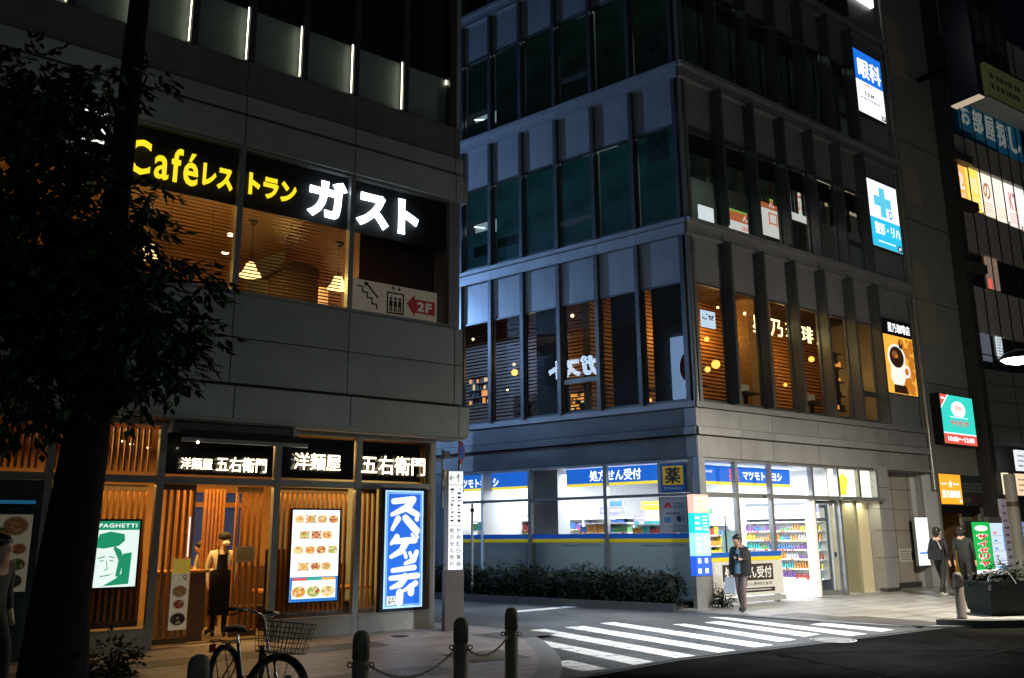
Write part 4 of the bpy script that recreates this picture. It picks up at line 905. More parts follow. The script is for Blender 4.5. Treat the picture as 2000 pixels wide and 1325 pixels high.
m.disc(x0+.72, z0+1.12, .50, .42, y-.005, 3, 30); m.disc(x0+.72, z0+1.13, .40, .33, y-.006, 4, 30); m.disc(x0+.62, z0+1.2, .16, .12, y-.007, 5, 20); m.disc(x0+.72, z0+1.16, .08, .06, y-.008, 2, 14)
m.poly(P([(.42, .27), (.40, .02), (1.2, .02), (1.1, .27)]), y-.006, 4); m.poly(P([(.95, 1.78), (1.0, 1.5), (1.1, 1.6), (1.12, 1.5), (1.05, 1.4), (.9, 1.45)]), y-.006, 4)
m.build('face', [BLACK, OR1, OR2, CUP, COF, SAU], t)
m = MB(); txt(m, '星乃珈琲店', x0+.38, x1-.08, z1-.40, z1-.10, y-.006, 0, .035); m.build('lettering', W1, t)
# lit characters behind the fins
GOLD = glow('lit_gold', (1, .84, .38), 2.6)
t = thing('lit_characters', 'row of glowing gold characters hanging inside the coffee house windows', 'sign', FT, (4, .15, 6.8))
for c, px in (('星', 1483), ('乃', 1517), ('珈', 1546), ('琲', 1576), ('店', 1604)):
    x = FT.px(px, 645, .15)[0]; m = MB(); txt(m, c, x-.27, x+.27, 6.82, 7.30, .15, 0, .03, 0, .04); m.build('character', GOLD, t)
# small lit sign in the first bay, and the reflected banner of the floor above
x0, x1, z0, z1 = FT.rect(1370, 608, 1397, 640, .5)
t = thing('inner_sign', 'small lit white sign with blue characters in the corner coffee window', 'sign', FT, (x0, .5, z0)); m = MB(); m.box(x0, x1, .5, .53, z0, z1); m.build('board', glow('lit_pale_blue', (.62, .78, .95), 1.), t)
m = MB(); txt(m, 'ごせ', x0+.03, x1-.05, z0+.2, z1-.08, .496, 0, .04); m.build('lettering', mat('navy_ink', (.01, .02, .08), .5), t)
# glowing boards behind the glass stand in for a reflected street sign
BRED = glow('reflected_sign_rust', (.55, .14, .05), .8); BWHT = glow('reflected_sign_white', (.85, .84, .78), .75); BGRN = glow('salad_green', (.25, .5, .08), .8); BMEAT = glow('reflected_sign_meat', (.7, .2, .10), .8)
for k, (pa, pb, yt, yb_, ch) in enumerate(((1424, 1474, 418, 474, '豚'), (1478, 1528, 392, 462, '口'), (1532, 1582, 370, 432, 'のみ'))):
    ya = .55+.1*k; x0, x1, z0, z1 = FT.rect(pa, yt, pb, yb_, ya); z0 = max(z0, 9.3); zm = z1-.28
    t = thing('reflection_board', ('glowing rust and white board standing for a reflected sign, office window nearest the corner', 'glowing rust and white board standing for a reflected sign behind the middle office fins', 'glowing rust and white board standing for a reflected sign next to the food picture')[k], 'banner', FT, (x0, ya, z0), 'boards standing for reflected signs in the lower office floor')
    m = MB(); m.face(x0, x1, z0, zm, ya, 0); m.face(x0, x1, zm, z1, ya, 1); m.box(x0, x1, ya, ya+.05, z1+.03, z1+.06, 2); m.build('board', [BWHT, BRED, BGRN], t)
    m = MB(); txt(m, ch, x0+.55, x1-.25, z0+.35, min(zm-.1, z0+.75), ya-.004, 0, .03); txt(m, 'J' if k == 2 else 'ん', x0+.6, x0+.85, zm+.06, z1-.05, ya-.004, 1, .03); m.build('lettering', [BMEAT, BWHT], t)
ya = .9; x0, x1, z0, z1 = FT.rect(1586, 342, 1668, 408, ya)  # glowing picture stands in for the rest of the reflected sign
t = thing('food_picture', 'glowing board standing for a reflected picture of meat and salad by the end panel', 'banner', FT, (x0, ya, z0)); m = MB(); m.face(x0, x1, z0, z1, ya, 0); m.box(x0, x1, ya, ya+.05, z1+.03, z1+.06, 1); rn = random.Random(4)  # food_picture: glowing stand-in for a reflected picture
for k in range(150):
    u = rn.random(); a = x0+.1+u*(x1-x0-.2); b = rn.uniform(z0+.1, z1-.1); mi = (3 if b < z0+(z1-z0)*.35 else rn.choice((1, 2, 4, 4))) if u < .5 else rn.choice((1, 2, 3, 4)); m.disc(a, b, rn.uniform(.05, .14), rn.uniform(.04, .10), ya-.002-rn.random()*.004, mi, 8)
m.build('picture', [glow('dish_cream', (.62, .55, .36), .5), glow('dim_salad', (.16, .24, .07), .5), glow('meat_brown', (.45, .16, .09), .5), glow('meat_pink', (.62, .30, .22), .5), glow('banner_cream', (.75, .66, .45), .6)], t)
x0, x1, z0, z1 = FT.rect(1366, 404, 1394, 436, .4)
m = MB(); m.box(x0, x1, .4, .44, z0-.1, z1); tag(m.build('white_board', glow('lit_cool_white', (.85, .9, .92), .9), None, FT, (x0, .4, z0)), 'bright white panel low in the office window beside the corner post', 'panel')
lamp('lower_office_light', 'AREA', FT.pt(4, 2, 13.1), 30, (.8, 1, .85), 3, (0, 0, FT.rz), 1.5)
# coffee house: bulbs, shelves of warm light, people sized furniture
HB = glow('coffee_bulb', (1, .66, .26), 5); FIRE = glow('amber_lantern', (1, .45, .08), 2.2)
GC = 'small lamps of the coffee house'
for px, py, y, r, c, lbl in ((1402, 601, 1.2, .035, HB, 'tiny lamp above the small white sign in the corner coffee window'), (1455, 613, 2., .05, HB, 'lamp high in the second coffee window bay'), (1461, 658, 2.5, .05, HB, 'lamp lower in the second coffee window bay'),
     (1380, 663, 1.5, .07, FIRE, 'amber lantern under the small white sign'), (1398, 712, 1.5, .12, FIRE, 'large round amber lantern in the corner coffee bay'), (1382, 722, 1.6, .08, FIRE, 'amber lantern beside the large round one'),
     (1585, 702, 1.8, .09, FIRE, 'amber lamp below the gold characters'), (1534, 752, 2.5, .06, FIRE, 'orange lamp low in the third coffee bay')):
    x, z = FT.px(px, py, y); m = MB(); m.ball((x, y, z), r); tag(m.build('hanging_lamp', c, None, FT, (x, y, z)), lbl, 'lamp', GC)
for px, py, y, r, c, lbl in ((924, 663, 1.5, .04, HB, 'tiny lamp in the alley coffee window next to the restaurant wall'), (1118, 617, 1.8, .05, HB, 'left of two lamps in the alley window with the opening sash'), (1142, 621, 1.8, .05, HB, 'right of two lamps in the alley window with the opening sash'),
     (1152, 690, 2.2, .04, HB, 'small lamp below the two in the alley sash window'), (1005, 728, 1.5, .10, FIRE, 'amber chandelier in the second alley coffee window'), (1004, 712, 1.5, .04, HB, 'tiny bright lamp over the amber chandelier'),
     (991, 762, 1., .03, HB, 'tiny lamp low in the second alley coffee window'), (1215, 731, 1.2, .03, HB, 'tiny lamp in the dark alley coffee window, left'), (1224, 734, 1.2, .03, HB, 'tiny lamp in the dark alley coffee window, right'), (1270, 782, .8, .04, FIRE, 'tiny orange lamp at the sill near the corner')):
    x, z = FU.px(px, py, y); m = MB(); m.ball((x, y, z), r); tag(m.build('hanging_lamp', c, None, FU, (x, y, z)), lbl, 'lamp', GC)
lamp('coffee_light', 'AREA', FT.pt(5.2, 1.6, 8.45), 40, (1, .56, .15), 6, (0, 0, FT.rz), 1.6)
for x_, y_, z_, e_ in ((2.2, 2.6, 7.2, 30), (4.2, 2.7, 7.4, 36), (7.4, 2.4, 7.0, 36), (9.2, 2.4, 6.6, 26)): lamp('coffee_light', 'POINT', FT.pt(x_, y_, z_), e_, (1, .54, .13), .12)
lamp('coffee_light', 'POINT', FT.pt(5.15, .45, 6.9), 20, (1, .62, .2), .12)
lamp('coffee_light', 'POINT', FT.pt(1.1, 1.6, 6.6), 8, (1, .55, .15), .15)
lamp('coffee_light', 'POINT', FU.pt(-6.2, 2.3, 6.9), 30, (1, .55, .15), .15)
lamp('coffee_light', 'POINT', FU.pt(-4.6, 2.6, 7.2), 16, (1, .55, .15), .15)
def shelf_lit(fr, bx, y, lbl, seed):
    x0, x1, z0, z1 = fr.rect(*bx, y); t = thing('bottle_shelf', lbl, 'shelf', fr, (x0, y, z0), 'bottle shelves of the coffee house'); m = MB(); n = 4
    for k in range(n+1): z = z0+(z1-z0)*k/n; m.box(x0, x1, y, y+.2, z-.015, z+.015)
    m.box(x0, x1, y+.2, y+.22, z0, z1); m.build('rack', WOODD, t); m = MB(); rn = random.Random(seed)
    for k in range(n):
        x = x0+.05
        while x < x1-.08: h = rn.uniform(.1, .2); m.box(x, x+rn.uniform(.04, .1), y+.06, y+.12, z0+(z1-z0)*k/n+.02, z0+(z1-z0)*k/n+.02+h, rn.randrange(4)); x += rn.uniform(.09, .2)
    m.build('bottles', [glow('bottle_amber', (.9, .35, .05), .9), WOODD, glow('bottle_cream', (.9, .6, .25), .8), mat('bottle_dark', (.03, .015, .01), .3)], t)
shelf_lit(FU, (912, 735, 955, 790), 1.8, 'warm lit bottle shelf in the alley coffee window beside the restaurant wall', 1)
shelf_lit(FT, (1615, 690, 1650, 800), 2.2, 'warm lit bottle shelf behind the fifth coffee bay', 2)
shelf_lit(FU, (1110, 775, 1165, 800), 1.8, 'low warm lit shelf under the opening sash', 3)
t = thing('brick_pier', 'brown brick pier inside the coffee house behind the gold characters', 'pier', FT, (5.0, 1.6, 4.65)); BR = tiles('brick_warm', (.25, .13, .05), (.17, .085, .03), (.05, .03, .015), .22, .075, 0, .7)
m = MB(); m.box(4.7, 5.8, 1.9, 2.3, 4.65, 8.6); m.build('shaft', mat('pier_brick', (.22, .12, .05), .8, var=.5, scale=14, bump=.5), t)
m = MB(); m.box(4.65, 5.85, 1.85, 2.35, 4.65, 4.8); m.build('foot', WOODD, t)
for k, (x, y, fr) in enumerate(((1.0, 1.0, FT), (3.2, 1.0, FT), (6.2, 1.0, FT), (-2.0, 1.0, FU), (-5.7, 1.0, FU))):
    t = thing('coffee_table', 'coffee table with white menu cards at the %s window' % ('first street side', 'third street side', 'fifth street side', 'corner alley', 'second alley')[k], 'table', fr, (x, y, 4.62), 'tables of the coffee house')
    m = MB(); m.box(x-.35, x+.35, y-.3, y+.3, 5.32, 5.36); m.build('table_top', WOODD, t); m = MB(); m.box(x-.04, x+.04, y-.04, y+.04, 4.62, 5.32); m.build('leg', METALD, t)
    m = MB(); m.box(x-.25, x+.1, y-.05, y-.02, 5.36, 5.58); m.build('menu_card', mat('menu_card', (.55, .5, .42), .6), t)

# ================================================================== DRUGSTORE on the ground floor of the office block
PWH = mat('store_white', (.78, .79, .80), .5, var=.03); PFL = mat('store_floor', (.55, .56, .56), .3, var=.05)
GREYP = mat('store_grey_panel', (.34, .35, .37), .5, var=.05)
m = MB(); m.prism([(.1, .1), (7.45, .1), (7.45, 6.5), (-1.75, 6.5)], .02, .05); m.build('store_floor', PFL, O)
m = MB(); m.prism([(.15, .15), (7.45, .15), (7.45, 6.5), (-1.7, 6.5)], 3.36, 3.42); m.build('store_ceiling', PWH, O)
m = MB(); m.box(-1.7, 7.4, 6.4, 6.5, .05, 3.36); m.build('store_rear_wall', PWH, O)
m = MB(); m.box(5.45, 5.53, .25, 6.4, .05, 3.36); m.build('store_side_wall', PWH, O)
m = MU(); m.box(-8.6, -8.5, .2, 5., .05, 3.36); m.build('store_end_wall', PWH, O)
# alley side glazing
UX = [-.20, -2.59, -4.98, -8.08]
m = MU()
for x in UX: m.box(x-.05, x+.05, -.03, .1, .06, 3.42)
for a, b in zip(UX[1:], UX[:-1]): m.box(a+.05, b-.05, -.015, .09, 2.54, 2.61); m.box(a+.05, b-.05, -.015, .09, 3.36, 3.42); m.box(a+.05, b-.05, -.02, .1, .05, .16)
m.box(-9.5, -8.13, .0, .1, .06, 3.42); m.build('store_frame', ALU, O)
FILM = bpy.data.materials.new('frosted_film'); FILM.use_nodes = True; n_ = FILM.node_tree; n_.nodes.clear()
o_ = n_.nodes.new('ShaderNodeOutputMaterial'); ad_ = n_.nodes.new('ShaderNodeMixShader'); tr_ = n_.nodes.new('ShaderNodeBsdfTranslucent'); df_ = n_.nodes.new('ShaderNodeBsdfPrincipled')
tr_.inputs[0].default_value = (.07, .095, .105, 1); df_.inputs['Base Color'].default_value = (.11, .14, .155, 1); df_.inputs['Roughness'].default_value = .25; ad_.inputs[0].default_value = .72
n_.links.new(tr_.outputs[0], ad_.inputs[1]); n_.links.new(df_.outputs[0], ad_.inputs[2]); n_.links.new(ad_.outputs[0], o_.inputs[0])
STB = mat('stripe_blue', (.012, .10, .42), .4, em=(.01, .10, .5), es=.18); STY = mat('stripe_yellow', (.72, .56, .02), .4, em=(.8, .6, .02), es=.12)
for k, (a, b) in enumerate(zip(UX[1:], UX[:-1])):
    m = MU(); m.face(a+.05, b-.05, 1.68, 2.54, .04); m.face(a+.05, b-.05, 2.61, 3.36, .04); m.build('store_pane', GLF, O)
    m = MU(); m.face(a+.05, b-.05, .16, 1.468, .04); m.build('frosted_pane', FILM, O)
    m = MU(); m.box(a+.05, b-.05, .03, .05, 1.56, 1.68); m.build('blue_stripe', STB, O); m = MU(); m.box(a+.05, b-.05, .03, .05, 1.468, 1.558); m.build('yellow_stripe', STY, O)
    m = MU(); txt(m, 'マツモトキヨシ', b-.75, b-.22, 1.36, 1.44, .036, 0, .02); lines(m, b-1.4, b-.8, 1.36, 1.43, 1, .036, 0, .5); m.build('small_lettering', mat('film_ink', (.03, .06, .10), .5), O)
m = MU(); m.box(-1.10, -.26, -.0, .06, 2.62, 3.35); m.box(-1.10, -.26, .0, .06, 1.69, 2.53); m.build('wall_panel', GREYP, O)
m = MU(); m.box(-5.22, -4.31, .35, .9, .05, 3.36); m.build('store_pillar', GREYP, O)
m = MB(); m.box(-.05, .12, -.05, .12, .04, 3.43); m.build('store_corner_post', GREYP, O)
# street side glazing
SX = [.15, 1.33, 2.66, 4.42, 5.60, 6.62, 7.52]
m = MB()
for k, x in enumerate(SX):
    m.box(x-.05, x+.05, -.02, .1, 2.62, 3.42)
    if k in (0, 1, 2, 3, 4): m.box(x-.05, x+.05, -.02, .1, .05, 2.5)
for a, b in zip(SX[:-1], SX[1:]): m.box(a+.05, b-.05, .0, .09, 3.36, 3.42)
m.box(.1, 7.5, -.03, .1, 2.505, 2.615); m.box(2.3, 4.9, -.10, -.03, 2.50, 2.60); m.box(5.5, 7.6, -.16, -.03, 2.50, 2.58)
m.build('store_frame', ALU, O)
for a, b in zip(SX[:-1], SX[1:]):
    m = MB(); m.face(a+.05, b-.05, 2.615, 3.36, .04); m.build('store_pane', GLF, O)
for a, b in ((.2, 1.28), (1.38, 2.61)): m = MB(); m.face(a, b, 1.23, 2.505, .04); m.build('store_pane', GLF, O)
t = thing('sliding_door', 'open glass sliding door leaf with pale frame right of the drugstore entrance', 'door', FT, (5, .1, .05))
m = MB()
for x in (4.50, 5.52): m.box(x-.04, x+.04, .10, .15, .06, 2.5)
m.box(4.54, 5.48, .10, .15, .06, .18); m.box(4.54, 5.48, .1, .15, 2.42, 2.5); m.build('frame', ALU, t); m = MB(); m.face(4.54, 5.48, .18, 2.42, .125); m.build('pane', GL, t)
m = MB(); m.box(4.24, 4.37, -.06, .18, .05, 2.5); m.build('door_post', PWH, O)
m = MB(); m.box(5.4, 5.44, .3, 3, .05, 2.5); m.build('dark_partition', mat('dark_partition', (.10, .12, .14), .3), O)
CREAMW = mat('cream_wall', (.62, .55, .36), .55, var=.05)
t = thing('service_door', 'cream steel door with black handle in the lit side entrance', 'door', FT, (6.1, .75, .05)); m = MB(); m.box(5.68, 6.42, .75, .8, .05, 2.4); m.build('leaf', CREAMW, t)
m = MB(); m.box(6.28, 6.34, .71, .75, 1.0, 1.12); m.build('handle', BLACK, t); m = MB(); m.box(5.66, 5.70, .74, .755, 1.2, 1.8); m.build('notice_strip', GREYP, t)
m = MB(); m.box(6.42, 6.55, .1, .85, .05, 2.5); m.build('entrance_jamb', mat('olive_jamb', (.32, .30, .2), .5), O); m = MB(); m.box(6.55, 7.5, .35, .4, .05, 2.5); m.build('entrance_wall', CREAMW, O)
m = MB(); m.box(5.6, 7.5, .2, .3, 2.62, 3.36); m.build('lit_transom', glow('lit_cream_panel', (1, .96, .78), 1.9), O)
m = MB(); m.poly([(5.75, 2.66), (6.25, 2.66), (6.4, 3.1), (6.15, 3.3), (5.8, 3.0)], .195); m.build('transom_print', glow('lit_yellow_print', (1, .78, .08), 1.), O)
m = MB(); m.box(7.52, 8.12, -.01, .55, .05, 3.43)
m.build('pillar', TPANEL, O)
m = MB()
for z in (.95, 1.7, 2.3, 2.9): m.box(7.515, 8.125, -.015, .2, z, z+.012)
m.build('pillar_joint', GROOVE, O); m = MB(); m.box(7.50, 8.14, -.02, .2, .04, .14); m.build('pillar_foot', ALUD, O)
# recess right of the drugstore
m = MB(); m.box(8.12, 10.3, .55, .65, .2, 3.43)
m.build('recess_wall', mat('recess_stone', (.36, .33, .29), .5, var=.08), O); m = MB(); m.box(8.12, 10.3, .5, .65, .04, .2); m.build('recess_plinth', ALUD, O)
m = MB(); m.prism([(10.3, .55), (10.85, .02), (11.0, .02), (11., .65), (10.3, .65)], .04, 3.43); m.build('recess_corner', TPANEL, O)
m = MB()
for z in (.95, 1.7, 2.3, 2.9): m.box(8.13, 10.3, .543, .552, z, z+.012)
for x in (9.2, 10.1): m.box(x, x+.012, .543, .552, .2, 3.43)
m.build('recess_joint', GROOVE, O)
m = MB(); m.box(7.5, 10.9, .0, 1.0, 3.43, 3.5); m.build('recess_soffit', TPANEL, O)
# board in front of the two left bays
t = thing('counter_board', 'white counter board with blue and yellow stripe left of the drugstore entrance', 'sign board', FT, (1.45, -.06, .1))
m = MB(); m.box(.20, 2.80, -.06, .02, .22, 1.02); m.build('board', mat('board_white', (.62, .62, .60), .5, var=.04), t); m = MB(); m.box(.2, 2.83, -.10, .02, .08, .2); m.build('plinth', GREYP, t)
m = MB(); m.box(.2, 2.80, -.062, .02, 1.12, 1.23); m.build('blue_stripe', STB, t); m = MB(); m.box(.2, 2.8, -.061, .02, 1.025, 1.115); m.build('yellow_stripe', STY, t)
m = MB(); m.face(.55, 2.42, .57, .95, -.064); m.face(.62, 2.45, .30, .40, -.064); m.build('lettering_panel', mat('board_brown', (.035, .022, .02), .5), t)
m = MB(); txt(m, '処方せん受付', .62, 2.36, .62, .90, -.068, 0, .035); lines(m, .8, 2.3, .33, .38, 1, -.068, 0, .5); m.build('lettering', PWH, t); m = MB(); txt(m, '全国の処方せん受付けます', .62, 2.36, .45, .53, -.064, 0, .022); m.build('small_lettering', SBLK, t)
# signs
BAN = glow('banner_blue', (.012, .13, .62), 1.0); BANY = glow('banner_yellow_light', (.95, .78, .05), 1.0); BANW2 = glow('banner_white_light', (.96, .98, 1), 1.5)
def banner(lbl, fr, M_x0, M_x1, z0, z1, y, strs, white=0):
    t = thing('store_banner', lbl, 'banner', fr, (M_x0, y, z0), 'hanging banners of the drugstore'); m = MB(); m.box(M_x0, M_x1, y, y+.04, z0, z1, 0); m.face(M_x0, M_x1, z0, z0+.07, y-.003, 1)
    m.build('board', [BAN, BANY], t); m = MB()
    for s, a, b, c, d, bo in strs: txt(m, s, a, b, c, d, y-.006, 0, bo)
    m.build('lettering', BANW2, t); return t
banner('blue hanging banner with yellow edge reading prescriptions, over the hedge', FU, -3.98, -1.14, 2.88, 3.34, .3, [('処方せん受付', -3.25, -1.72, 3.0, 3.28, .03)])
banner('blue hanging banner with slanted white name at the left end of the drugstore', FU, -8.4, -5.25, 2.9, 3.36, .3, [('マツモトキヨシ', -7.9, -6.3, 2.99, 3.24, .03)])
banner('blue hanging banner with red medicine mark left of the entrance, behind the street glass', FT, .35, 4.1, 2.84, 3.30, .45, [('マツモトキヨシ', 2.15, 3.75, 2.98, 3.2, .03), ('マツモトキヨシ', .65, 1.0, 3.12, 3.18, .02)])
m = MB(); txt(m, '薬', 1.6, 2.0, 2.93, 3.25, .44, 0, .04); o = m.build('medicine_mark', glow('mark_red', (.85, .12, .1), 1), None, FT, (1.8, .44, 2.9)); tag(o, 'pale red medicine character on the street side banner', 'sign')
t = thing('medicine_sign', 'square yellow medicine sign in a blue frame on the grey panel at the corner', 'sign', FU, (-.66, -.04, 2.64))
m = MB(); m.box(-.98, -.34, -.05, -.002, 2.64, 3.30); m.build('frame', mat('frame_blue', (.012, .12, .42), .4), t); m = MB(); m.box(-.93, -.39, -.056, -.05, 2.80, 3.25); m.build('face', mat('face_yellow', (.75, .48, .02), .5, em=(.9, .55, .02), es=.12), t)
m = MB(); txt(m, '薬', -.87, -.45, 2.83, 3.22, -.06, 0, .04); m.build('character', mat('sign_navy', (.01, .015, .04), .5), t); m = MB(); txt(m, 'マツモトキヨシ', -.92, -.42, 2.68, 2.76, -.054, 0, .03); m.build('lettering', PWH, t)
t = thing('service_notice', 'white notice with red mark and payment icons on the grey corner panel', 'notice', FU, (-.7, -.01, 1.8)); m = MB(); m.box(-1.02, -.36, -.012, -.002, 1.85, 2.45); m.build('sheet', mat('pale_notice', (.42, .43, .45), .5), t)
m = MB(); m.poly([(-.97, 2.28), (-.9, 2.38), (-.8, 2.40), (-.74, 2.28), (-.82, 2.26), (-.84, 2.32), (-.88, 2.26)], -.015, 0); m.face(-.96, -.78, 1.93, 2.05, -.015, 1); m.face(-.62, -.52, 1.95, 2.07, -.015, 2); lines(m, -.70, -.42, 2.25, 2.4, 3, -.015, 2); lines(m, -.48, -.40, 1.92, 2.1, 4, -.015, 2); lines(m, -.9, -.5, 2.1, 2.18, 1, -.015, 2); m.build('icons', [SRED, mat('icon_blue', (.08, .2, .4)), SBLK], t)
# light pillar at the corner
t = thing('light_pillar', 'narrow lit corner pillar sign in orange, teal, pale blue and deep blue', 'sign', FT, (.0, -.2, 1.2))
x0, x1, z0, z1 = FT.rect(1358, 966, 1387, 1125, -.2); m = MB(); m.box(x0+.01, x1-.01, -.19, -.02, z0, z1); m.box(x0-.01, x1+.01, -.17, -.05, .04, z0); m.build('case', ALU, t)
cols = [(.95, .50, .38), (.02, .62, .58), (.35, .75, .92), (.02, .10, .75)]; zz = [0, .24, .52, .77, 1.0][::-1]
m = MB()
for k in range(4):
    a, b = z0+(z1-z0)*zz[k+1], z0+(z1-z0)*zz[k]; m.face(x0, x1, a+.003, b-.003, -.195, k); m.quad((x0, -.02, a), (x0, -.195, a), (x0, -.195, b), (x0, -.02, b), k)
m.build('face', [glow('pillar_%d' % k, c, 1.15) for k, c in enumerate(cols)], t)
m = MB(); xm = (x0+x1)/2
for k in range(4):
    zb = z0+(z1-z0)*(zz[k]+zz[k+1])/2; hh_ = (z1-z0)*(zz[k]-zz[k+1])
    if k == 3:
        for a in (x0+.05, xm+.03):
            for b in (zb-.16, zb+.06): m.face(a, a+.10, b, b+.10, -.199)
    else: lines(m, x0+.03, xm-.02, zb-hh_*.4, zb+hh_*.4, 3, -.199, 0, .4); lines(m, xm+.03, x1-.03, zb-hh_*.4, zb+hh_*.4, 5, -.199, 0, .4)
m.build('lettering', W1, t)
# store fittings: ceiling lights, shelves with goods, drinks cooler
CL = glow('store_tube', (1, 1, 1), 4)
for k, (fr, x, y) in enumerate(((FT, .9, 1.2), (FT, 2.6, 1.2), (FT, 4.3, 1.2), (FT, .9, 3.2), (FT, 2.6, 3.2), (FT, 4.3, 3.2))):
    m = MB(); m.box(x-.6, x+.6, y-.1, y+.1, 3.3, 3.355); tag(m.build('ceiling_light', CL, None, fr, (x, y, 3.3)), 'long white ceiling light of the drugstore, one of two rows', 'ceiling light', 'ceiling lights of the drugstore')
for k in range(3):
    m = MU(); x = -7.2+k*2.1; m.v = []; m.box(x-.7, x+.7, 1.0, 1.2, 3.3, 3.355); m.v = [u2t(v) for v in m.v]
    tag(MB.build(m, 'ceiling_light', CL, None, FT, FT.loc(FU.pt(x, 1.1, 3.3))), 'long white ceiling light along the alley windows', 'ceiling light', 'ceiling lights of the drugstore')
lamp('store_light', 'AREA', FT.pt(2.5, 2.0, 3.25), 620, (.97, .99, 1), 4.6, (0, 0, FT.rz), 3)
lamp('store_light', 'AREA', FU.pt(-5.2, 1.6, 3.25), 360, (.93, .97, 1), 5.5, (0, 0, FU.rz), 2)
lamp('entrance_light', 'AREA', FT.pt(6.6, .28, 2.45), 14, (1, .93, .66), 1.2, (0, 0, FT.rz), .2)
GOODS = [glow('goods_%d' % k, c, .0) for k, c in enumerate(((.75, .32, .05), (.8, .65, .05), (.05, .2, .55), (.6, .05, .05), (.8, .8, .8), (.05, .45, .45), (.25, .1, .4), (.1, .35, .1)))]
def rack(fr, x0, x1, y, z0, z1, n, lbl, seed, nm='goods_shelf', bottles=False, hh=None):
    t = thing(nm, lbl, 'shelf', fr, ((x0+x1)/2, y, z0), 'shelves of the drugstore'); m = MB(); m.box(x0, x1, y+.3, y+.33, z0, z1)
    for k in range(n+1): z = z0+(z1-z0)*k/n; m.box(x0, x1, y, y+.3, z-.015, z+.015)
    m.build('rack', PWH, t); m = MB(); rn = random.Random(seed); h = (z1-z0)/n
    for k in range(n):
        x = x0+.03; run = 0
        while x < x1-.06:
            if run <= 0: run = rn.randint(2, 6); c = rn.randrange(8); w_ = rn.uniform(.035, .10) if not bottles else .075; hg = h*rn.uniform(.35, .85)
            if bottles: m.lathe((x+.035, y+.1, z0+h*k+.016), [(.03, 0), (.03, hg*.65), (.012, hg*.85), (.012, hg)], 8, c)
            else: m.box(x, x+w_, y+.04, y+.25, z0+h*k+.016, z0+h*k+.016+hg, c)
            x += w_*rn.uniform(1.06, 1.2); run -= 1
    m.build('goods', GOODS, t); m = MB()
    for k in range(n):
        x = x0+.02
        while x < x1-.08: l = rn.uniform(.04, .12); m.face(x, min(x+l, x1), z0+h*k-.014, z0+h*k+.02, y-.002, rn.randrange(3)); x += l+rn.uniform(.01, .12)
    m.build('price_tags', [mat('tag_white', (.8, .8, .78), .5), mat('tag_yellow', (.8, .65, .08), .5), mat('tag_red', (.6, .05, .04), .5)], t); return t
FD = Frame(FT.pt(5.43, .3, 0), FT.rz-math.pi/2)
rack(FD, -2.6, -.05, -.36, .45, 1.95, 6, 'bottle shelves seen through the open entrance', 3, 'drinks_shelf', True)
for zq in (2.2,):
    t = thing('shelf_header', 'long white header with violet strip over the bottle shelves', 'sign', FD, (-1.3, -.3, 2.05)); m = MB(); m.box(-2.6, -.05, -.3, -.04, 2.05, 2.4); m.build('board', PWH, t); m = MB(); m.face(-2.6, -.05, 2.2, 2.38, -.304); m.build('strip', mat('violet_strip', (.25, .22, .55), .5), t)
t = thing('glass_freezer', 'low white chest below the bottle shelves of the entrance', 'freezer', FD, (-1.3, -.5, .05)); m = MB(); m.box(-2.6, -.2, -.5, -.37, .05, .42); m.build('body', PWH, t); m = MB(); m.face(-2.5, -.3, .12, .34, -.503); m.build('grille', GREYP, t)
rack(FT, 2.0, 5.2, 3.2, .1, 1.9, 6, 'shelves of boxes behind the counter board windows', 4)
rack(FT, 1.2, 5.2, 5.2, .1, 2.1, 6, 'shelves of boxes at the back of the entrance aisle', 5)
rack(FU, -5.8, -4.2, 2.6, .9, 2.1, 4, 'shelves of boxes behind the middle alley window', 6)
rack(FU, -4.0, -2.2, 2.4, .9, 2.1, 4, 'shelves of boxes behind the alley window by the corner', 7)
rack(FU, -8.3, -6.4, 2.6, .9, 2.0, 4, 'shelves of boxes behind the leftmost alley window', 8)
t = thing('checkout_counter', 'white checkout counter with grey base behind the open entrance', 'counter', FT, (3.5, 1.6, .05)); m = MB(); m.box(3.0, 4.1, 1.7, 2.1, .05, .45); m.build('body', PWH, t); m = MB(); m.box(2.97, 4.13, 1.66, 2.14, .45, .48); m.build('counter_top', GREYP, t)
TEALB = mat('teal_board', (.03, .30, .36), .5)
t = thing('teal_booth', 'teal and white display stand behind the left street window', 'display stand', FT, (1., .9, .05)); m = MB(); m.box(.75, 1.2, .9, 1.2, 1.55, 1.95); m.build('header', TEALB, t); m = MB(); m.box(.8, 1.15, .95, 1.2, .05, 1.55); m.build('body', GREYP, t); m = MB(); m.prism([(.35, .8), (.6, .8), (.6, 1.), (.35, 1.)], 1.2, 1.75); m.build('side_panel', TEALB, t)
t = thing('blue_screen', 'pale teal partition screen behind the second street window', 'screen', FT, (1.9, .7, .05)); m = MB(); m.box(1.55, 2.25, .7, .74, 1.2, 1.72); m.build('panel', mat('pale_teal_panel', (.25, .42, .46), .4), t); m = MB(); m.tube([(1.65, .68, .05), (1.65, .68, 2.1)], .015); m.build('pole', METALD, t)
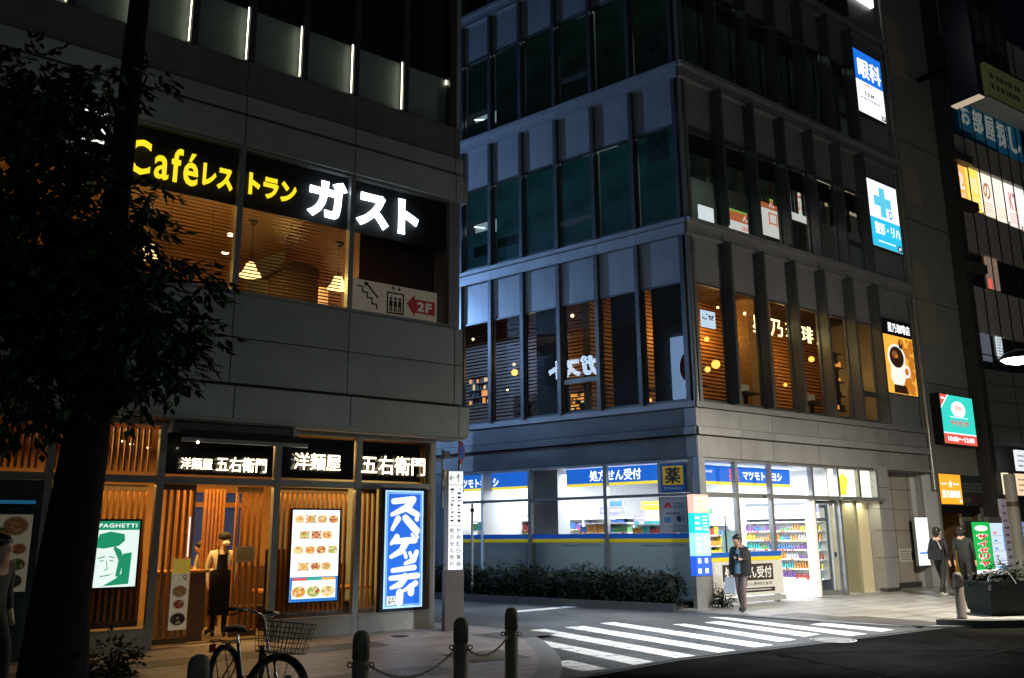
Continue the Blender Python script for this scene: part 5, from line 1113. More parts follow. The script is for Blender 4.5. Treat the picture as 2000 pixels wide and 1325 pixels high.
for k, (fr, x0, x1, z0, z1, y, c, s) in enumerate(((FU, -7.4, -5.5, 2.12, 2.38, 1.5, (.75, .15, .12), '処方せん受付'), (FU, -4.0, -3.2, 2.2, 2.4, 1.9, (.2, .2, .55), ''), (FU, -2.5, -1.5, 2.3, 2.5, 1.6, (.85, .65, .05), ''), (FU, -3.1, -1.3, 2.0, 2.18, 2.2, (.22, .2, .55), ''))):
    t = thing('aisle_sign', ('white aisle sign with red characters behind the left alley window', 'small violet aisle sign beside the store pillar', 'yellow aisle sign near the corner panel', 'long violet aisle sign over the alley shelves')[k], 'sign', fr, (x0, y, z0), 'aisle signs of the drugstore')
    m = MB(); m.box(x0, x1, y, y+.03, z0, z1); m.build('board', PWH if k == 0 else mat('aisle_%d' % k, c, .5), t); m = MB()
    if s: txt(m, s, x0+.1, x1-.1, z0+.05, z1-.05, y-.004, 0, .03)
    else: lines(m, x0+.08, x1-.08, z0+.06, z1-.06, 1, y-.004, 0, .5)
    m.build('lettering', mat('aisle_%d' % k, c, .5) if k == 0 else PWH, t)
rack(FU, -8.2, -5.35, 1.3, 1.25, 2.05, 3, 'low shelf of boxes right behind the leftmost alley window', 11)
rack(FU, -4.25, -2.7, 1.2, 1.2, 1.95, 3, 'low shelf of small boxes right behind the middle alley window', 12)
rack(FU, -2.5, -1.2, 1.0, 1.2, 1.9, 3, 'low shelf of small boxes right behind the corner alley window', 13)
rn = random.Random(17)
for k, (fr, x, z, y, lbl) in enumerate(((FU, -7.6, 2.2, 2.2, 'violet'), (FU, -6.3, 2.45, 2.4, 'red and white'), (FU, -3.6, 2.35, 2.0, 'blue'), (FU, -2.0, 2.2, 1.4, 'yellow'), (FT, .7, 2.05, 1.6, 'pink'), (FT, 2.0, 2.1, 1.6, 'green'))):
    t = thing('sale_poster', lbl+' sale poster hanging inside the drugstore '+('alley window' if fr is FU else 'street window'), 'poster', fr, (x, y, z), 'posters of the drugstore'); m = MB(); m.box(x-.28, x+.28, y, y+.02, z-.2, z+.2); m.build('sheet', PWH, t)
    m = MB(); m.face(x-.28, x+.28, z+.06, z+.2, y-.003, 0); lines(m, x-.22, x+.22, z-.16, z+.02, 3, y-.003, 0, .5); m.build('print', mat('poster_ink_%d' % k, ((.25, .2, .5), (.6, .05, .05), (.05, .15, .5), (.8, .6, .05), (.7, .2, .35), (.1, .4, .15))[k], .6), t)
# notice and lit poster in the recess
t = thing('wall_notice', 'white notice with black strip on the recess wall right of the drugstore', 'notice', FT, (9.4, .53, .75)); x0, x1, z0, z1 = FT.rect(1757, 1072, 1785, 1098, .53); m = MB(); m.box(x0, x1, .53, .545, z0, z1); m.build('sheet', mat('notice_white', (.6, .56, .5), .6), t); m = MB(); lines(m, x0+.05, x1-.2, z0+.05, z1-.03, 4, .527, 0, .3); m.face(x1-.14, x1-.04, z0+.05, z1-.05, .527); m.build('print', SBLK, t)
t = thing('lit_poster', 'tall white lit poster case at the corner of the recess', 'poster', FT, (10.6, .2, .6)); x0, x1, z0, z1 = FT.rect(1790, 1010, 1816, 1106, .24)
m = MB(); m.box(x0, x1, .24, .32, z0, z1); m.build('case', ALU, t); m = MB(); m.face(x0+.02, x1-.02, z0+.02, z1-.02, .235, 0); m.face(x0+.1, x1-.1, z0+.35, z0+.40, .232, 1); lines(m, x0+.06, x1-.1, z0+.5, z1-.1, 12, .232, 2, .2); m.build('face', [glow('poster_white', (.90, 1, .97), 1.2), BLU, glow('poster_grey', (.6, .68, .7), 1)], t)

# ================================================================== NEIGHBOUR right of the office block
RY = .74
N = thing('neighbour_building', 'dark grey ribbed building with lit signs right of the office block', 'building', FT, (13, RY, 0))
RIB = mat('ribbed_panel', (.36, .36, .33), .55, .0, var=.12, scale=1.5)
m = MB(); x = 11.0
while x < 15.2:
    m.box(x, x+.055, RY-.02, RY+.1, 3.45, 24); x += .07
m.build('ribbed_wall', RIB, N)
m = MB(); m.box(11.0, 15.25, RY+.1, RY+.3, 3.45, 24); m.box(15.0, 15.25, RY, RY+.1, 0, 24); m.build('wall', RIB, N)
m = MB()
for z in (6.5, 9.4, 12.3, 15.3, 18.2): m.box(11.0, 15.2, RY-.024, RY, z, z+.03)
m.build('wall_joint', GROOVE, N)
m = MB(); m.box(11.0, 15.25, RY+3, RY+3.1, 0, 3.45); m.box(11.0, 15.25, RY+.3, RY+3, 3.3, 3.45); m.box(15.0, 15.25, RY+.1, RY+3, 0, 3.4); m.build('entrance_hall', mat('hall_wood', (.14, .085, .04), .6, var=.2), N)
m = MB(); m.box(14.3, 15.0, RY+.3, RY+.4, 0, 3.3)
m.build('hall_pier', RIB, N)
RIBREFL = mat('rib_reflection', (.34, .33, .29), .55, em=(.9, .48, .10), es=.009)  # warm reflections on the ribs, put in as faintly glowing strips
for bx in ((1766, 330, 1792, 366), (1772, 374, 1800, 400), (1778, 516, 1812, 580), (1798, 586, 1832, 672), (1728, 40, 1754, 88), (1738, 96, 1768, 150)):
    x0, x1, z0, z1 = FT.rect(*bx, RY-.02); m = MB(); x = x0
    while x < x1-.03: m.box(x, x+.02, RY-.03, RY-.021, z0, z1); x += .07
    m.build('painted_reflection', RIBREFL, N)
# teal restaurant sign
x0, x1, z0, z1 = 13.28, 15.22, 4.62, 6.12; y = RY-.35
x0, x1, z0, z1 = FT.rect(1841, 775, 1903, 868, y)
t = lightbox('restaurant_sign', 'lit teal sign with round white emblem, red corner and red hours strip', FT, x0, x1, z0, z1, y, .34, BLACK)
w_ = x1-x0; h_ = z1-z0; TE = glow('lit_teal', (.04, .66, .56), 1.1); RD = glow('lit_red', (.80, .10, .07), 1.1); PK = glow('lit_pink', (.95, .62, .58), 1.1)
m = MB(); m.face(x0, x1, z0, z1, y, 0); m.face(x0, x1, z0, z0+h_*.2, y-.003, 1); m.face(x0, x1, z0+h_*.2, z0+h_*.225, y-.004, 2); m.poly([(x0, z1), (x0, z1-h_*.26), (x0+w_*.22, z1)], y-.003, 1); m.poly([(x0, z1-h_*.26), (x0, z1-h_*.3), (x0+w_*.255, z1), (x0+w_*.22, z1)], y-.0035, 2)
m.disc(x0+w_*.52, z1-h_*.28, w_*.22, h_*.17, y-.004, 2, 24); m.build('face', [TE, RD, W1], t)
m = MB(); txt(m, 'サイゼリヤ', x0+w_*.24, x0+w_*.8, z0+h_*.36, z0+h_*.50, y-.006, 0, .045); m.disc(x0+w_*.52, z1-h_*.25, w_*.13, h_*.06, y-.006, 1); lines(m, x0+w_*.42, x0+w_*.62, z1-h_*.36, z1-h_*.32, 1, y-.006, 1); m.build('emblem_lettering', [glow('lit_red_letter', (.85, .12, .10), 1), PK], t)
m = MB(); txt(m, '10:00〜12:00', x0+w_*.1, x1-w_*.08, z0+h_*.05, z0+h_*.15, y-.007, 0, .04); lines(m, x0+w_*.25, x0+w_*.8, z0+h_*.53, z0+h_*.57, 1, y-.006, 0, .5); lines(m, x0+w_*.02, x0+w_*.13, z1-h_*.12, z1-h_*.05, 1, y-.006, 0, .6, .1); m.build('hours_lettering', W1, t)
# orange coffee sign and the unlit sign beside it
x0, x1, z0, z1 = 11.05, 12.45, 2.5, 3.48; y = RY-.05
x0, x1, z0, z1 = FT.rect(1836, 927, 1878, 985, y)
t = lightbox('coffee_sign', 'square lit orange coffee sign over the neighbouring entrance', FT, x0, x1, z0, z1, y, .1)
m = MB(); m.face(x0, x1, z0, z1, y); m.build('face', glow('lit_orange', (1, .42, .03), 1.1), t)
m = MB(); txt(m, '星乃珈琲店', x0+.12, x1-.1, z0+.2, z0+.45, y-.004, 0, .04); txt(m, '☆', (x0+x1)/2-.14, (x0+x1)/2+.14, z1-.45, z1-.15, y-.004, 0, .05); lines(m, x0+.1, (x0+x1)/2-.18, z1-.36, z1-.28, 1, y-.004, 0, .6, .2); lines(m, (x0+x1)/2+.18, x1-.1, z1-.36, z1-.28, 1, y-.004, 0, .6, .2); txt(m, '2F', x1-.22, x1-.05, z0+.05, z0+.15, y-.004, 0, .03); m.build('lettering', W1, t)
x2, x3, z2, z3 = FT.rect(1880, 932, 1921, 988, y); x2 = x1+.04
t = lightbox('unlit_sign', 'grey unlit shop sign right of the orange coffee sign', FT, x2, x3, z2, z3, y, .1)
m = MB(); m.face(x2, x3, z2+.35, z3, y, 0); m.face(x2, x3, z2, z2+.34, y, 1); m.build('face', [mat('unlit_teal', (.06, .09, .09), .5), mat('unlit_red', (.10, .06, .06), .5)], t); m = MB(); lines(m, x2+.08, x3-.08, z2+.42, z3-.2, 3, y-.004, 0, .6, .3); txt(m, 'B1F', x2+.08, x2+.5, z2+.08, z2+.26, y-.004, 0, .03); m.build('lettering', mat('unlit_letter', (.3, .3, .3), .5), t)
m = MB(); m.box(11.2, 15.0, RY-.0, RY+.1, 2.25, 2.5); m.build('entrance_header', BLACK, N)
t = thing('timber_doors', 'brown timber doors of the neighbouring entrance behind the walking men', 'door', FT, (12.6, RY+1.2, .04)); m = MB()
for x in (11.3, 12.15, 12.95, 13.7): m.box(x-.05, x+.05, RY+1.2, RY+1.28, .04, 2.3)
m.box(11.3, 13.7, RY+1.19, RY+1.27, 2.2, 2.3); m.build('frame', mat('timber_frame', (.30, .18, .07), .5, var=.2), t); m = MB(); m.box(11.3, 13.7, RY+1.29, RY+1.33, .04, 2.2); m.build('leaf', mat('timber_leaf', (.13, .075, .03), .5, var=.2), t)
lamp('hall_light', 'AREA', FT.pt(12.6, RY+.7, 2.9), 11, (1, .6, .2), 1.5, (0, 0, FT.rz), .5)
x0, x1, z0, z1 = FT.rect(1868, 1075, 1892, 1128, RY+.5); t = thing('lit_signstand', 'small amber lit stand sign between the walking men', 'sign', FT, (x0, RY+.5, .04)); m = MB(); m.box(x0, x1, RY+.5, RY+.56, z0+.05, z1); m.build('face', mat('stand_amber', (.2, .1, .02), .6, em=(1, .55, .1), es=.14), t); m = MB(); m.box(x0, x1, RY+.51, RY+.55, .04, z0+.05); m.build('foot', BLACK, t)
# green standing sign and directory
y = RY-.6; x0, x1, z0, z1 = FT.rect(1903, 1020, 1938, 1121, y)
t = lightbox('standing_sign', 'green standing lit sign with red outlined katakana beside the walking men', FT, x0, x1, z0, z1, y, .2, ALUD); w_ = x1-x0
m = MB(); m.face(x0, x1, z0, z1, y, 0); m.face(x0, x1, z0, z0+.12, y-.003, 1); m.disc((x0+x1)/2, z1-.2, w_*.36, .09, y-.004, 1, 20); m.build('face', [glow('lit_green', (.02, .50, .09), 1.), W1], t)
m = MB(); vtxt(m, 'サイゼリヤ', x0+w_*.18, x1-w_*.18, z0+.2, z1-.36, y-.0055, 0, .10); m.build('lettering_outline', W1, t)
m = MB(); vtxt(m, 'サイゼリヤ', x0+w_*.21, x1-w_*.21, z0+.21, z1-.37, y-.012, 0, .05); txt(m, 'B1F', x0+w_*.3, x1-w_*.3, z0+.03, z0+.09, y-.006, 0, .03); m.build('lettering', glow('lit_red_katakana', (.72, .05, .03), 1), t)
x0, x1, z0, z1 = FT.rect(1938, 1022, 1968, 1122, y+.05)
t = lightbox('directory_sign', 'pale blue lit floor directory right of the green standing sign', FT, x0, x1, z0, z1, y+.05, .2, ALUD)
m = MB(); m.face(x0, x1, z0, z1, y+.05, 0); w_ = x1-x0
m.face(x1-w_*.2, x1-w_*.02, z0+.75, z1-.1, y+.046, 1); m.face(x0+w_*.3, x1-w_*.1, z0+.32, z0+.44, y+.046, 2); m.face(x0+w_*.34, x1-w_*.14, z0+.34, z0+.42, y+.043, 0); m.face(x0+w_*.3, x1-w_*.1, z0+.14, z0+.25, y+.046, 1)
for k in range(5): m.face(x0+w_*.2, x0+w_*.38, z1-.35-k*.25, z1-.29-k*.25, y+.046, (3, 1, 1, 2, 2)[k]); lines(m, x0+w_*.1, x1-w_*.3, z1-.42-k*.25, z1-.38-k*.25, 1, y+.046, 2, .5)
m.build('face', [glow('lit_paleblue', (.66, .78, .92), 1.), glow('lit_midblue', (.06, .28, .75), 1.), mat('directory_ink', (.1, .12, .15), .5, em=(.3, .35, .4), es=.5), RD], t)
m = MB(); m.box(x0, x1, y+.05, y+.2, z1+.02, z1+.2); m.build('header', mat('header_grey', (.25, .26, .28), .5), t)

# ------------------------------------------------------------------ rounded building at the right edge
FQ = Frame(FT.pt(15.45, .35, 0), math.pi/2-R(56.5))
Q = thing('corner_building', 'tall building with hanging cables, window signs and a curved lower storey at the picture edge', 'building', FQ, (1, 0, 0))
def qz(py, px=1930, y=0.): return FQ.px(px, py, y)[1]
QP = mat('beige_panel', (.66, .60, .54), .55, var=.08); QW = mat('night_pane', (.012, .016, .02), .12)
rows = [(-120, 60, 'w'), (60, 120, 'p'), (120, 205, 'w'), (205, 290, 'w'), (290, 338, 'p'), (338, 418, 'w'), (418, 500, 'p'), (500, 566, 'w'), (566, 652, 'p'), (652, 722, 'w')]
for a, b, k in rows:
    z1_, z0_ = qz(a), qz(b); m = MB()
    if k == 'p': m.box(.1, 12, .0, .2, z0_, z1_); m.build('spandrel_panel', QP, Q)
    else: m.box(.1, 12, .15, .2, z0_+.004, z1_-.004); m.build('window_pane', QW, Q)
ZT = qz(722)
m = MB(); m.box(-.25, .1, -.1, .4, 0, 26); m.build('end_pier', mat('end_pier', (.06, .055, .05), .6, var=.2), Q)
m = MB(); m.box(.1, .2, -.03, .14, ZT, 26); m.build('edge_trim', ALU, Q)
for k in range(7):
    x = .75+k*.82; m = MB(); m.tube([(x, -.12, ZT+.1), (x, -.12, 26)], .022, 6); m.build('cable', METALD, Q)
for py in (95, 185, 300, 388, 508):
    x, z = FQ.px(1860, py, -.3); m = MB(); m.box(-.35, .75, -.35, -.05, z-.16, z+.16); m.build('bracket_beam', mat('beam_brown', (.07, .06, .05), .6), Q)
z = qz(652); m = MB(); m.box(.2, 12, .08, .14, qz(692)-.02, qz(692)+.02); m.build('window_rail', METALD, Q)
# curved lower storey
m = MB(); z0_, z1_ = qz(862, 1920), ZT; seg = [(.15+5.2*math.sin(a)*1.0, -1.7*(1-math.cos(a))) for a in [k*.09 for k in range(16)]]
for a, b in zip(seg[:-1], seg[1:]): m.add([(a[0], a[1], z0_), (b[0], b[1], z0_), (b[0], b[1], z1_), (a[0], a[1], z1_)], [(0, 1, 2, 3)], 0, True)
m.add([(p[0], p[1], z0_) for p in seg]+[(12, .1, z0_), (.15, .1, z0_)], [tuple(range(len(seg)+2))[::-1]], 0); m.add([(p[0], p[1], z1_) for p in seg]+[(12, .1, z1_), (.15, .1, z1_)], [tuple(range(len(seg)+2))], 0)
m.build('curved_fascia', mat('olive_panel', (.20, .215, .19), .55, var=.08), Q)
m = MB()
for z in (z0_+(z1_-z0_)*.22, z0_+(z1_-z0_)*.56, z0_+(z1_-z0_)*.8):
    for a, b in zip(seg[:-1], seg[1:]): m.add([(a[0]-.004, a[1]-.012, z), (b[0]-.004, b[1]-.012, z), (b[0]-.004, b[1]-.012, z+.02), (a[0]-.004, a[1]-.012, z+.02)], [(0, 1, 2, 3)])
for j in (4, 9): p = seg[j]; m.box(p[0]-.01, p[0]+.01, p[1]-.014, p[1], z0_, z1_)
m.build('fascia_joint', GROOVE, Q)
m = MB(); m.box(.0, 12, .6, .7, 0, z0_); m.build('ground_wall', mat('ground_dark', (.05, .05, .055), .5), Q)
m = MB(); m.prism([(0, .1), (12, .1), (12, 9), (0, 9)], 25.6, 26); m.build('roof', PANELD, Q)
# window banner, lit posters
t = thing('window_banner', 'row of blue window panels with white characters high on the right building', 'sign', FQ, (1, -.03, qz(290)))
for k, (c, bx) in enumerate((('お', (1875, 205, 1895, 245)), ('部', (1898, 215, 1920, 262)), ('屋', (1923, 228, 1945, 276)), ('探', (1947, 240, 1968, 290)), ('し', (1971, 252, 1993, 302)))):
    x0, x1, z0, z1 = FQ.rect(*bx, -.0); m = MB(); m.box(x0-.06, x1+.06, .0, .04, z0-.2, z1+.1); m.build('panel', mat('banner_teal', (.01, .09, .16), .5, em=(.01, .10, .18), es=.25), t)
    m = MB(); txt(m, c, x0+.03, x1-.05, z0+.05, z1-.05, -.006, 0, .035); m.build('character', mat('pale_banner_letter', (.5, .52, .5), .5, em=(.5, .55, .5), es=.25), t)
PC = [((1, .45, .1), '2'), ((1, .72, .12), '90'), ((.98, .88, .75), 'の'), ((.95, .90, .78), ''), ((.95, .85, .82), 'KT'), ((.9, .92, .85), '')]
for k, (c, s) in enumerate(PC):
    xa = 1866+k*25.5; bx = (xa, 322+k*10.5, xa+22, 395+k*10.5+6); x0, x1, z0, z1 = FQ.rect(*bx, .0)
    t = thing('window_poster', ('orange', 'amber', 'cream ringed', 'cream striped', 'pink', 'pale green')[k]+' lit poster in the bright window row of the right building', 'poster', FQ, (x0, .0, z0), 'lit window posters')
    m = MB(); m.box(x0, x1, .0, .05, z0, z1); m.build('sheet', glow('poster_%d' % k, c, 1.15), t); m = MB(); w_ = x1-x0; h_ = z1-z0
    if s: txt(m, s, x0+w_*.2, x1-w_*.2, z0+h_*.4, z0+h_*.8, -.005, 0, .03)
    lines(m, x0+w_*.1, x1-w_*.1, z0+h_*.08, z0+h_*.34, 4, -.005, 0, .4); m.build('print', glow('poster_print_%d' % k, ((1, .9, .8), (1, .95, .7), (.55, .22, .1), (.8, .45, .2), (.65, .2, .2), (.3, .4, .3))[k], .9), t)
x0, x1, z0, z1 = FQ.rect(1925, 490, 1948, 565, .12); t = thing('hanging_banner', 'crumpled cream hanging banner in the dark middle window of the right building', 'banner', FQ, (x0, .12, z0)); m = MB(); m.box(x0, x1, .10, .13, z0, z1); m.build('sheet', mat('cream_cloth', (.5, .38, .3), .7, em=(.6, .4, .3), es=.3, var=.4, scale=8), t); m = MB(); m.face(x0+.05, x0+.3, z0, z0+.4, .097); m.build('foot_print', RD, t)
x0, x1, z0, z1 = FQ.rect(1945, 640, 1957, 700, .12); t = thing('hanging_banner', 'narrow white hanging banner in the low window above the street lamp', 'banner', FQ, (x0, .12, z0)); m = MB(); m.box(x0, x1, .10, .13, z0, z1); m.build('sheet', glow('cool_white_cloth', (.75, .85, .9), .8), t); m = MB(); lines(m, x0+.05, x1-.05, z0+.1, z1-.1, 9, .097, 0, .6); m.build('print', INK, t)
x0, x1, z0, z1 = FQ.rect(1912, 642, 1936, 705, .12); m = MB(); m.box(x0, x1, .1, .13, z0, z1); tag(m.build('window_blind', mat('blue_grey_shade', (.12, .13, .17), .6, em=(.3, .33, .42), es=.25), None, FQ, (x0, .1, z0)), 'blue grey shade behind the low corner window of the right building', 'blind')
# projecting sign box overhead
x0, z1 = FQ.px(1858, -60, -1.6); z0 = FQ.px(1905, 205, -1.6)[1]
a = FQ.px(1868, 210, -1.2); b = FQ.px(1930, 200, -2.6)
t = thing('projecting_sign', 'huge dark navy projecting sign box with a lit bottom edge, overhead at the right', 'sign', FQ, (a[0], -1.2, z0))
m = MB(); m.box(a[0]-.15, a[0]+.2, -2.1, -1.1, z0, z0+9); m.build('box', mat('navy_box', (.012, .016, .03), .35), t); m = MB(); m.box(a[0]-.15, a[0]+.2, -2.1, -1.1, z0-.05, z0-.004); m.build('lit_edge', glow('edge_light', (1, .82, .6), .45), t)
m = MB(); m.box(a[0]+.0, a[0]+.1, -1.1, .1, z0+1.5, z0+1.7); m.build('arm', METALD, t)
x0, x1, z0, z1 = FQ.rect(1928, 138, 1996, 196, -1.0); t = thing('facade_sign', 'dim olive facade sign with faint lettering below a glazed bay', 'sign', FQ, (x0, -1, z0)); m = MB(); m.box(x0, x1+2, -1.0, -.2, z0-.1, z1-.1); m.build('box', mat('olive_sign', (.16, .17, .08), .5, em=(.4, .4, .15), es=.05), t); m = MB(); lines(m, x0+.3, x1-.2, z0+.15, z1-.35, 2, -1.004, 0, .5); m.build('lettering', mat('faint_letter', (.28, .28, .18), .5), t)
m = MB(); m.box(x0, x1+2, -1., -.2, z0-.2, z0-.104); m.build('underside', mat('pale_underside', (.4, .42, .4), .5), t)
x0, x1, z0, z1 = FQ.rect(1908, 30, 1965, 150, -.9); t = thing('glazed_bay', 'dark glazed bay with pale upper panes overhead at the right edge', 'window', FQ, (x0, -.9, z0)); m = MB()
for k in range(4): x = x0+(x1-x0)*k/3; m.box(x-.03, x+.03, -.9, -.82, z0, z1)
m.box(x0, x1, -.91, -.83, z1, z1+.06); m.build('frame', ALUD, t); m = MB(); m.box(x0, x1, -.8, -.2, z0+(z1-z0)*.5, z1); m.build('upper_pane', mat('olive_pane', (.13, .14, .11), .3), t); m = MB(); m.box(x0, x1, -.8, -.2, z0, z0+(z1-z0)*.495); m.build('lower_pane', QW, t)
# shop front at the right edge
t = thing('round_column', 'pale round column under the curved storey at the right edge', 'column', FQ, (2.6, -1.0, 0)); x, z = FQ.px(1980, 1000, -1.6)
m = MB(); m.lathe((x, -1.6, 0), [(.17, .04), (.17, z0_ if False else 3.4)], 18); m.build('shaft', mat('column_grey', (.42, .40, .36), .5, var=.06), t); m = MB(); m.lathe((x, -1.6, 0), [(.18, 2.4), (.18, 2.55)], 18); m.build('collar', mat('collar_brown', (.12, .08, .05), .5), t)
for k, (bx, c, e, lbl) in enumerate((((1986, 880, 2010, 920), (.80, .85, .9), 1., 'white lit shop panel right of the round column, upper'), ((1987, 926, 2010, 968), (1, .72, .45), 1., 'peach lit shop panel right of the round column, below the white one'), ((1962, 924, 1972, 966), (.95, .9, .6), 1., 'narrow cream lit panel left of the round column'),
     ((1962, 975, 1975, 1115), (.45, .38, .42), .35, 'dim tall poster left of the round column'), ((1986, 1020, 2010, 1118), (.35, .55, .8), .5, 'blue grey lit poster wall right of the round column'))):
    x0, x1, z0, z1 = FQ.rect(*bx, -.2); m = MB(); m.box(x0, x1, -.2, -.12, z0, z1); o = m.build('lit_shop_sign', glow('shop_panel_%d' % k, c, e), None, FQ, (x0, -.2, z0)); tag(o, lbl, 'sign'); m = MB(); lines(m, x0+.08, x1-.05, z0+.1, z1-.1, 3 if k < 3 else 9, -.204, 0, .3); m.build('print', mat('panel_print', (.15, .13, .14), .6), o)

# ================================================================== STREET
# guide post with white lit faces
t = local('guide_post', 'tall guide post with white lit written faces on a brown stand at the corner', 'guide sign', ground(884, 1232, .045), FL.rz-R(18))
m = MB(); m.box(-.17, .17, -.11, .11, 0, 1.03); m.build('stand', mat('brown_stand', (.09, .07, .06), .5, var=.15), t)
m = MB(); m.box(-.155, .155, -.09, .09, 1.03, 2.78); m.build('lightbox', ALU, t)
m = MB(); m.face(-.115, .15, 1.04, 2.52, -.094, 0); m.face(-.115, .15, 2.53, 2.77, -.094, 0); m.quad((.158, -.08, 1.04), (.158, .08, 1.04), (.158, .08, 2.77), (.158, -.08, 2.77), 0); m.build('lit_face', glow('guide_white', (.95, .97, 1), .95), t)
m = MB(); vtxt(m, '処方せん受付', -.09, -.01, 1.08, 1.78, -.098, 0, .02, .3); vtxt(m, 'かみむら薬局', .03, .115, 1.08, 1.78, -.098, 0, .02, .3)
m.face(-.15, .15, 1.80, 1.806, -.097); txt(m, '←', -.105, -.01, 2.6, 2.70, -.098, 0, .02); txt(m, '↑', .03, .11, 2.57, 2.73, -.098, 0, .02); rn = random.Random(6)
for xq in (-.085, .045):
    for q in range(9):
        for j in range(4): m.box(xq+rn.uniform(0, .05), xq+rn.uniform(.03, .07), -.0985, -.098, 1.86+q*.07+rn.uniform(0, .05), 1.868+q*.07+rn.uniform(0, .05))
m.build('lettering', mat('guide_ink', (.06, .06, .07), .6), t)
p = at(897, 950, 17.2); t = local('road_sign', 'round red rimmed road sign above a blue arrow plate on a thin pole', 'road sign', (p.x, p.y, 0.0), R(77))
m = MB(); m.tube([(0, 0, .0), (0, 0, 3.55)], .03); m.build('pole', mat('pole_grey', (.35, .36, .36), .4, .5), t)
m = MB(); m.lathe((0, -.035, 3.28), [(.001, 0), (.22, 0), (.22, .01), (.001, .01)], 28, 0, 'y'); m.lathe((0, -.046, 3.28), [(.001, 0), (.17, 0)], 28, 1, 'y'); m.build('disc', [mat('sign_rim_red', (.5, .03, .03), .4), mat('sign_disc_blue', (.02, .09, .45), .4)], t)
m = MB(); m.box(-.16, .16, -.05, -.035, 2.5, 2.95); m.build('plate', mat('plate_blue', (.05, .22, .55), .4), t); m = MB(); m.poly([(-.05, 2.55), (.05, 2.55), (.05, 2.7), (.12, 2.7), (0, 2.9), (-.12, 2.7), (-.05, 2.7)], -.054); m.build('arrow', WHITE, t)
p = ground(922, 1173); t = local('sign_pole', 'thin pale steel pole standing in front of the hedge', 'pole', (p.x, p.y, 0)); m = MB(); m.tube([(0, 0, 0), (0, 0, 2.45)], .032, 10); m.build('shaft', mat('pale_steel', (.55, .57, .58), .35, .4), t); m = MB(); m.ball((0, 0, 2.46), .035); m.box(-.05, .05, -.04, .04, 2.28, 2.36); m.build('cap', METALD, t)
# fittings on the restaurant corner post
t = thing('wall_speaker', 'grey pole bracket with small boxes beside the restaurant corner', 'bracket', FL, (.32, .35, 2.2)); m = MB(); m.tube([(.36, .3, 2.2), (.36, .3, 3.32)], .025); m.build('pole', ALU, t)
m = MB(); m.tube([(.0, .3, 3.1), (.36, .3, 3.1)], .02); m.build('arm', ALU, t)
for z, s in ((3.22, .07), (2.85, .08), (2.55, .05)): m = MB(); m.box(.37, .37+s*1.6, .24, .36, z-s, z+s); m.build('box', GREYP, t)
# leaves
def leafcloud(mb, blobs, n, ln, wd, rn, droop=.5, mats=1, spray=8):
    tot = sum(b[3]*b[4]*b[5] for b in blobs) if len(blobs[0]) > 4 else sum(b[3]**2 for b in blobs)
    for b in blobs:
        r = b[3:6] if len(b) > 4 else (b[3],)*3
        k = max(1, int(n*(r[0]*r[1]*r[2] if len(b) > 4 else b[3]**2)/tot))
        for _ in range(k):
            while True:
                q = Vector((rn.uniform(-1, 1), rn.uniform(-1, 1), rn.uniform(-1, 1)))
                if .25 < q.length < 1: break
            if rn.random() < .55: q = q.normalized()*rn.uniform(.75, 1.05)
            c = Vector((b[0]+q.x*r[0], b[1]+q.y*r[1], b[2]+q.z*r[2]))
            d0 = Vector((q.x+rn.uniform(-.4, .4), q.y+rn.uniform(-.4, .4), -droop*rn.uniform(.2, 1.2)+q.z*.3)).normalized()
            for j in range(spray):
                s = (j/(spray-1)-.5) if spray > 1 else 0
                d = (d0+Vector((rn.uniform(-.7, .7), rn.uniform(-.7, .7), rn.uniform(-.7, .4)))).normalized()
                sd = d.cross(Vector((rn.uniform(-.4, .4), rn.uniform(-.4, .4), 1))).normalized(); up_ = sd.cross(d)
                a = c+d0*(ln*1.6*(s+.5))+Vector((rn.uniform(-1, 1), rn.uniform(-1, 1), rn.uniform(-1, 1)))*ln*.3
                l = ln*rn.uniform(.6, 1.25); w2 = wd*rn.uniform(.7, 1.2)
                mb.add([a, a+d*l*.35+sd*w2-up_*w2*.3, a+d*l, a+d*l*.35-sd*w2-up_*w2*.3, a+d*l*.4+up_*w2*.1], [(0, 1, 4), (1, 2, 4), (2, 3, 4), (3, 0, 4)], rn.randrange(mats))
    return mb
# hedge along the drugstore with a low kerb
h0, h1 = FU.pt(-9.0, -.75, 0), FU.pt(-.6, -.75, 0)
t = thing('hedge', 'long low dark clipped hedge below the frosted drugstore windows', 'hedge', FU, (-4.5, -.7, .05)); rn = random.Random(21); m = MB()
hb = [(-9+.42*k+rn.uniform(-.08, .08), -.62+rn.uniform(-.06, .06), .42+rn.uniform(-.04, .06), .36, .36, .40+rn.uniform(-.03, .07)) for k in range(21)]
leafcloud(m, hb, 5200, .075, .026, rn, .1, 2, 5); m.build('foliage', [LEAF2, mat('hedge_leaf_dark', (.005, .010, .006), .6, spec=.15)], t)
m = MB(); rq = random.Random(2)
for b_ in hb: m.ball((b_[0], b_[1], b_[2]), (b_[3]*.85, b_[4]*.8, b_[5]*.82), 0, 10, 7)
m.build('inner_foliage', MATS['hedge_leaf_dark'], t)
m = MB()
for k in range(20): x = -9+.44*k; m.tube([(x, -.62, .05), (x+.05, -.6, .3), (x+.02, -.63, .6)], [.02, .014, .006], 6)
m.build('stems', BARK, t)
m = MB()
for k in range(16):
    x = -9+k*.55; m.box(x, x+.54, -1.16, -1.02, .0, .17)
struct(m.build('planting_kerb', MATS['dark_kerb'], None, FU, (-4.5, -1.1, 0))); m = MB(); m.box(-9.2, -.25, -1.02, -.05, .0, .09); struct(m.build('planting_soil', mat('soil', (.03, .022, .015), .9, var=.4, scale=12, bump=.4), None, FU, (-4.5, -.5, 0)))
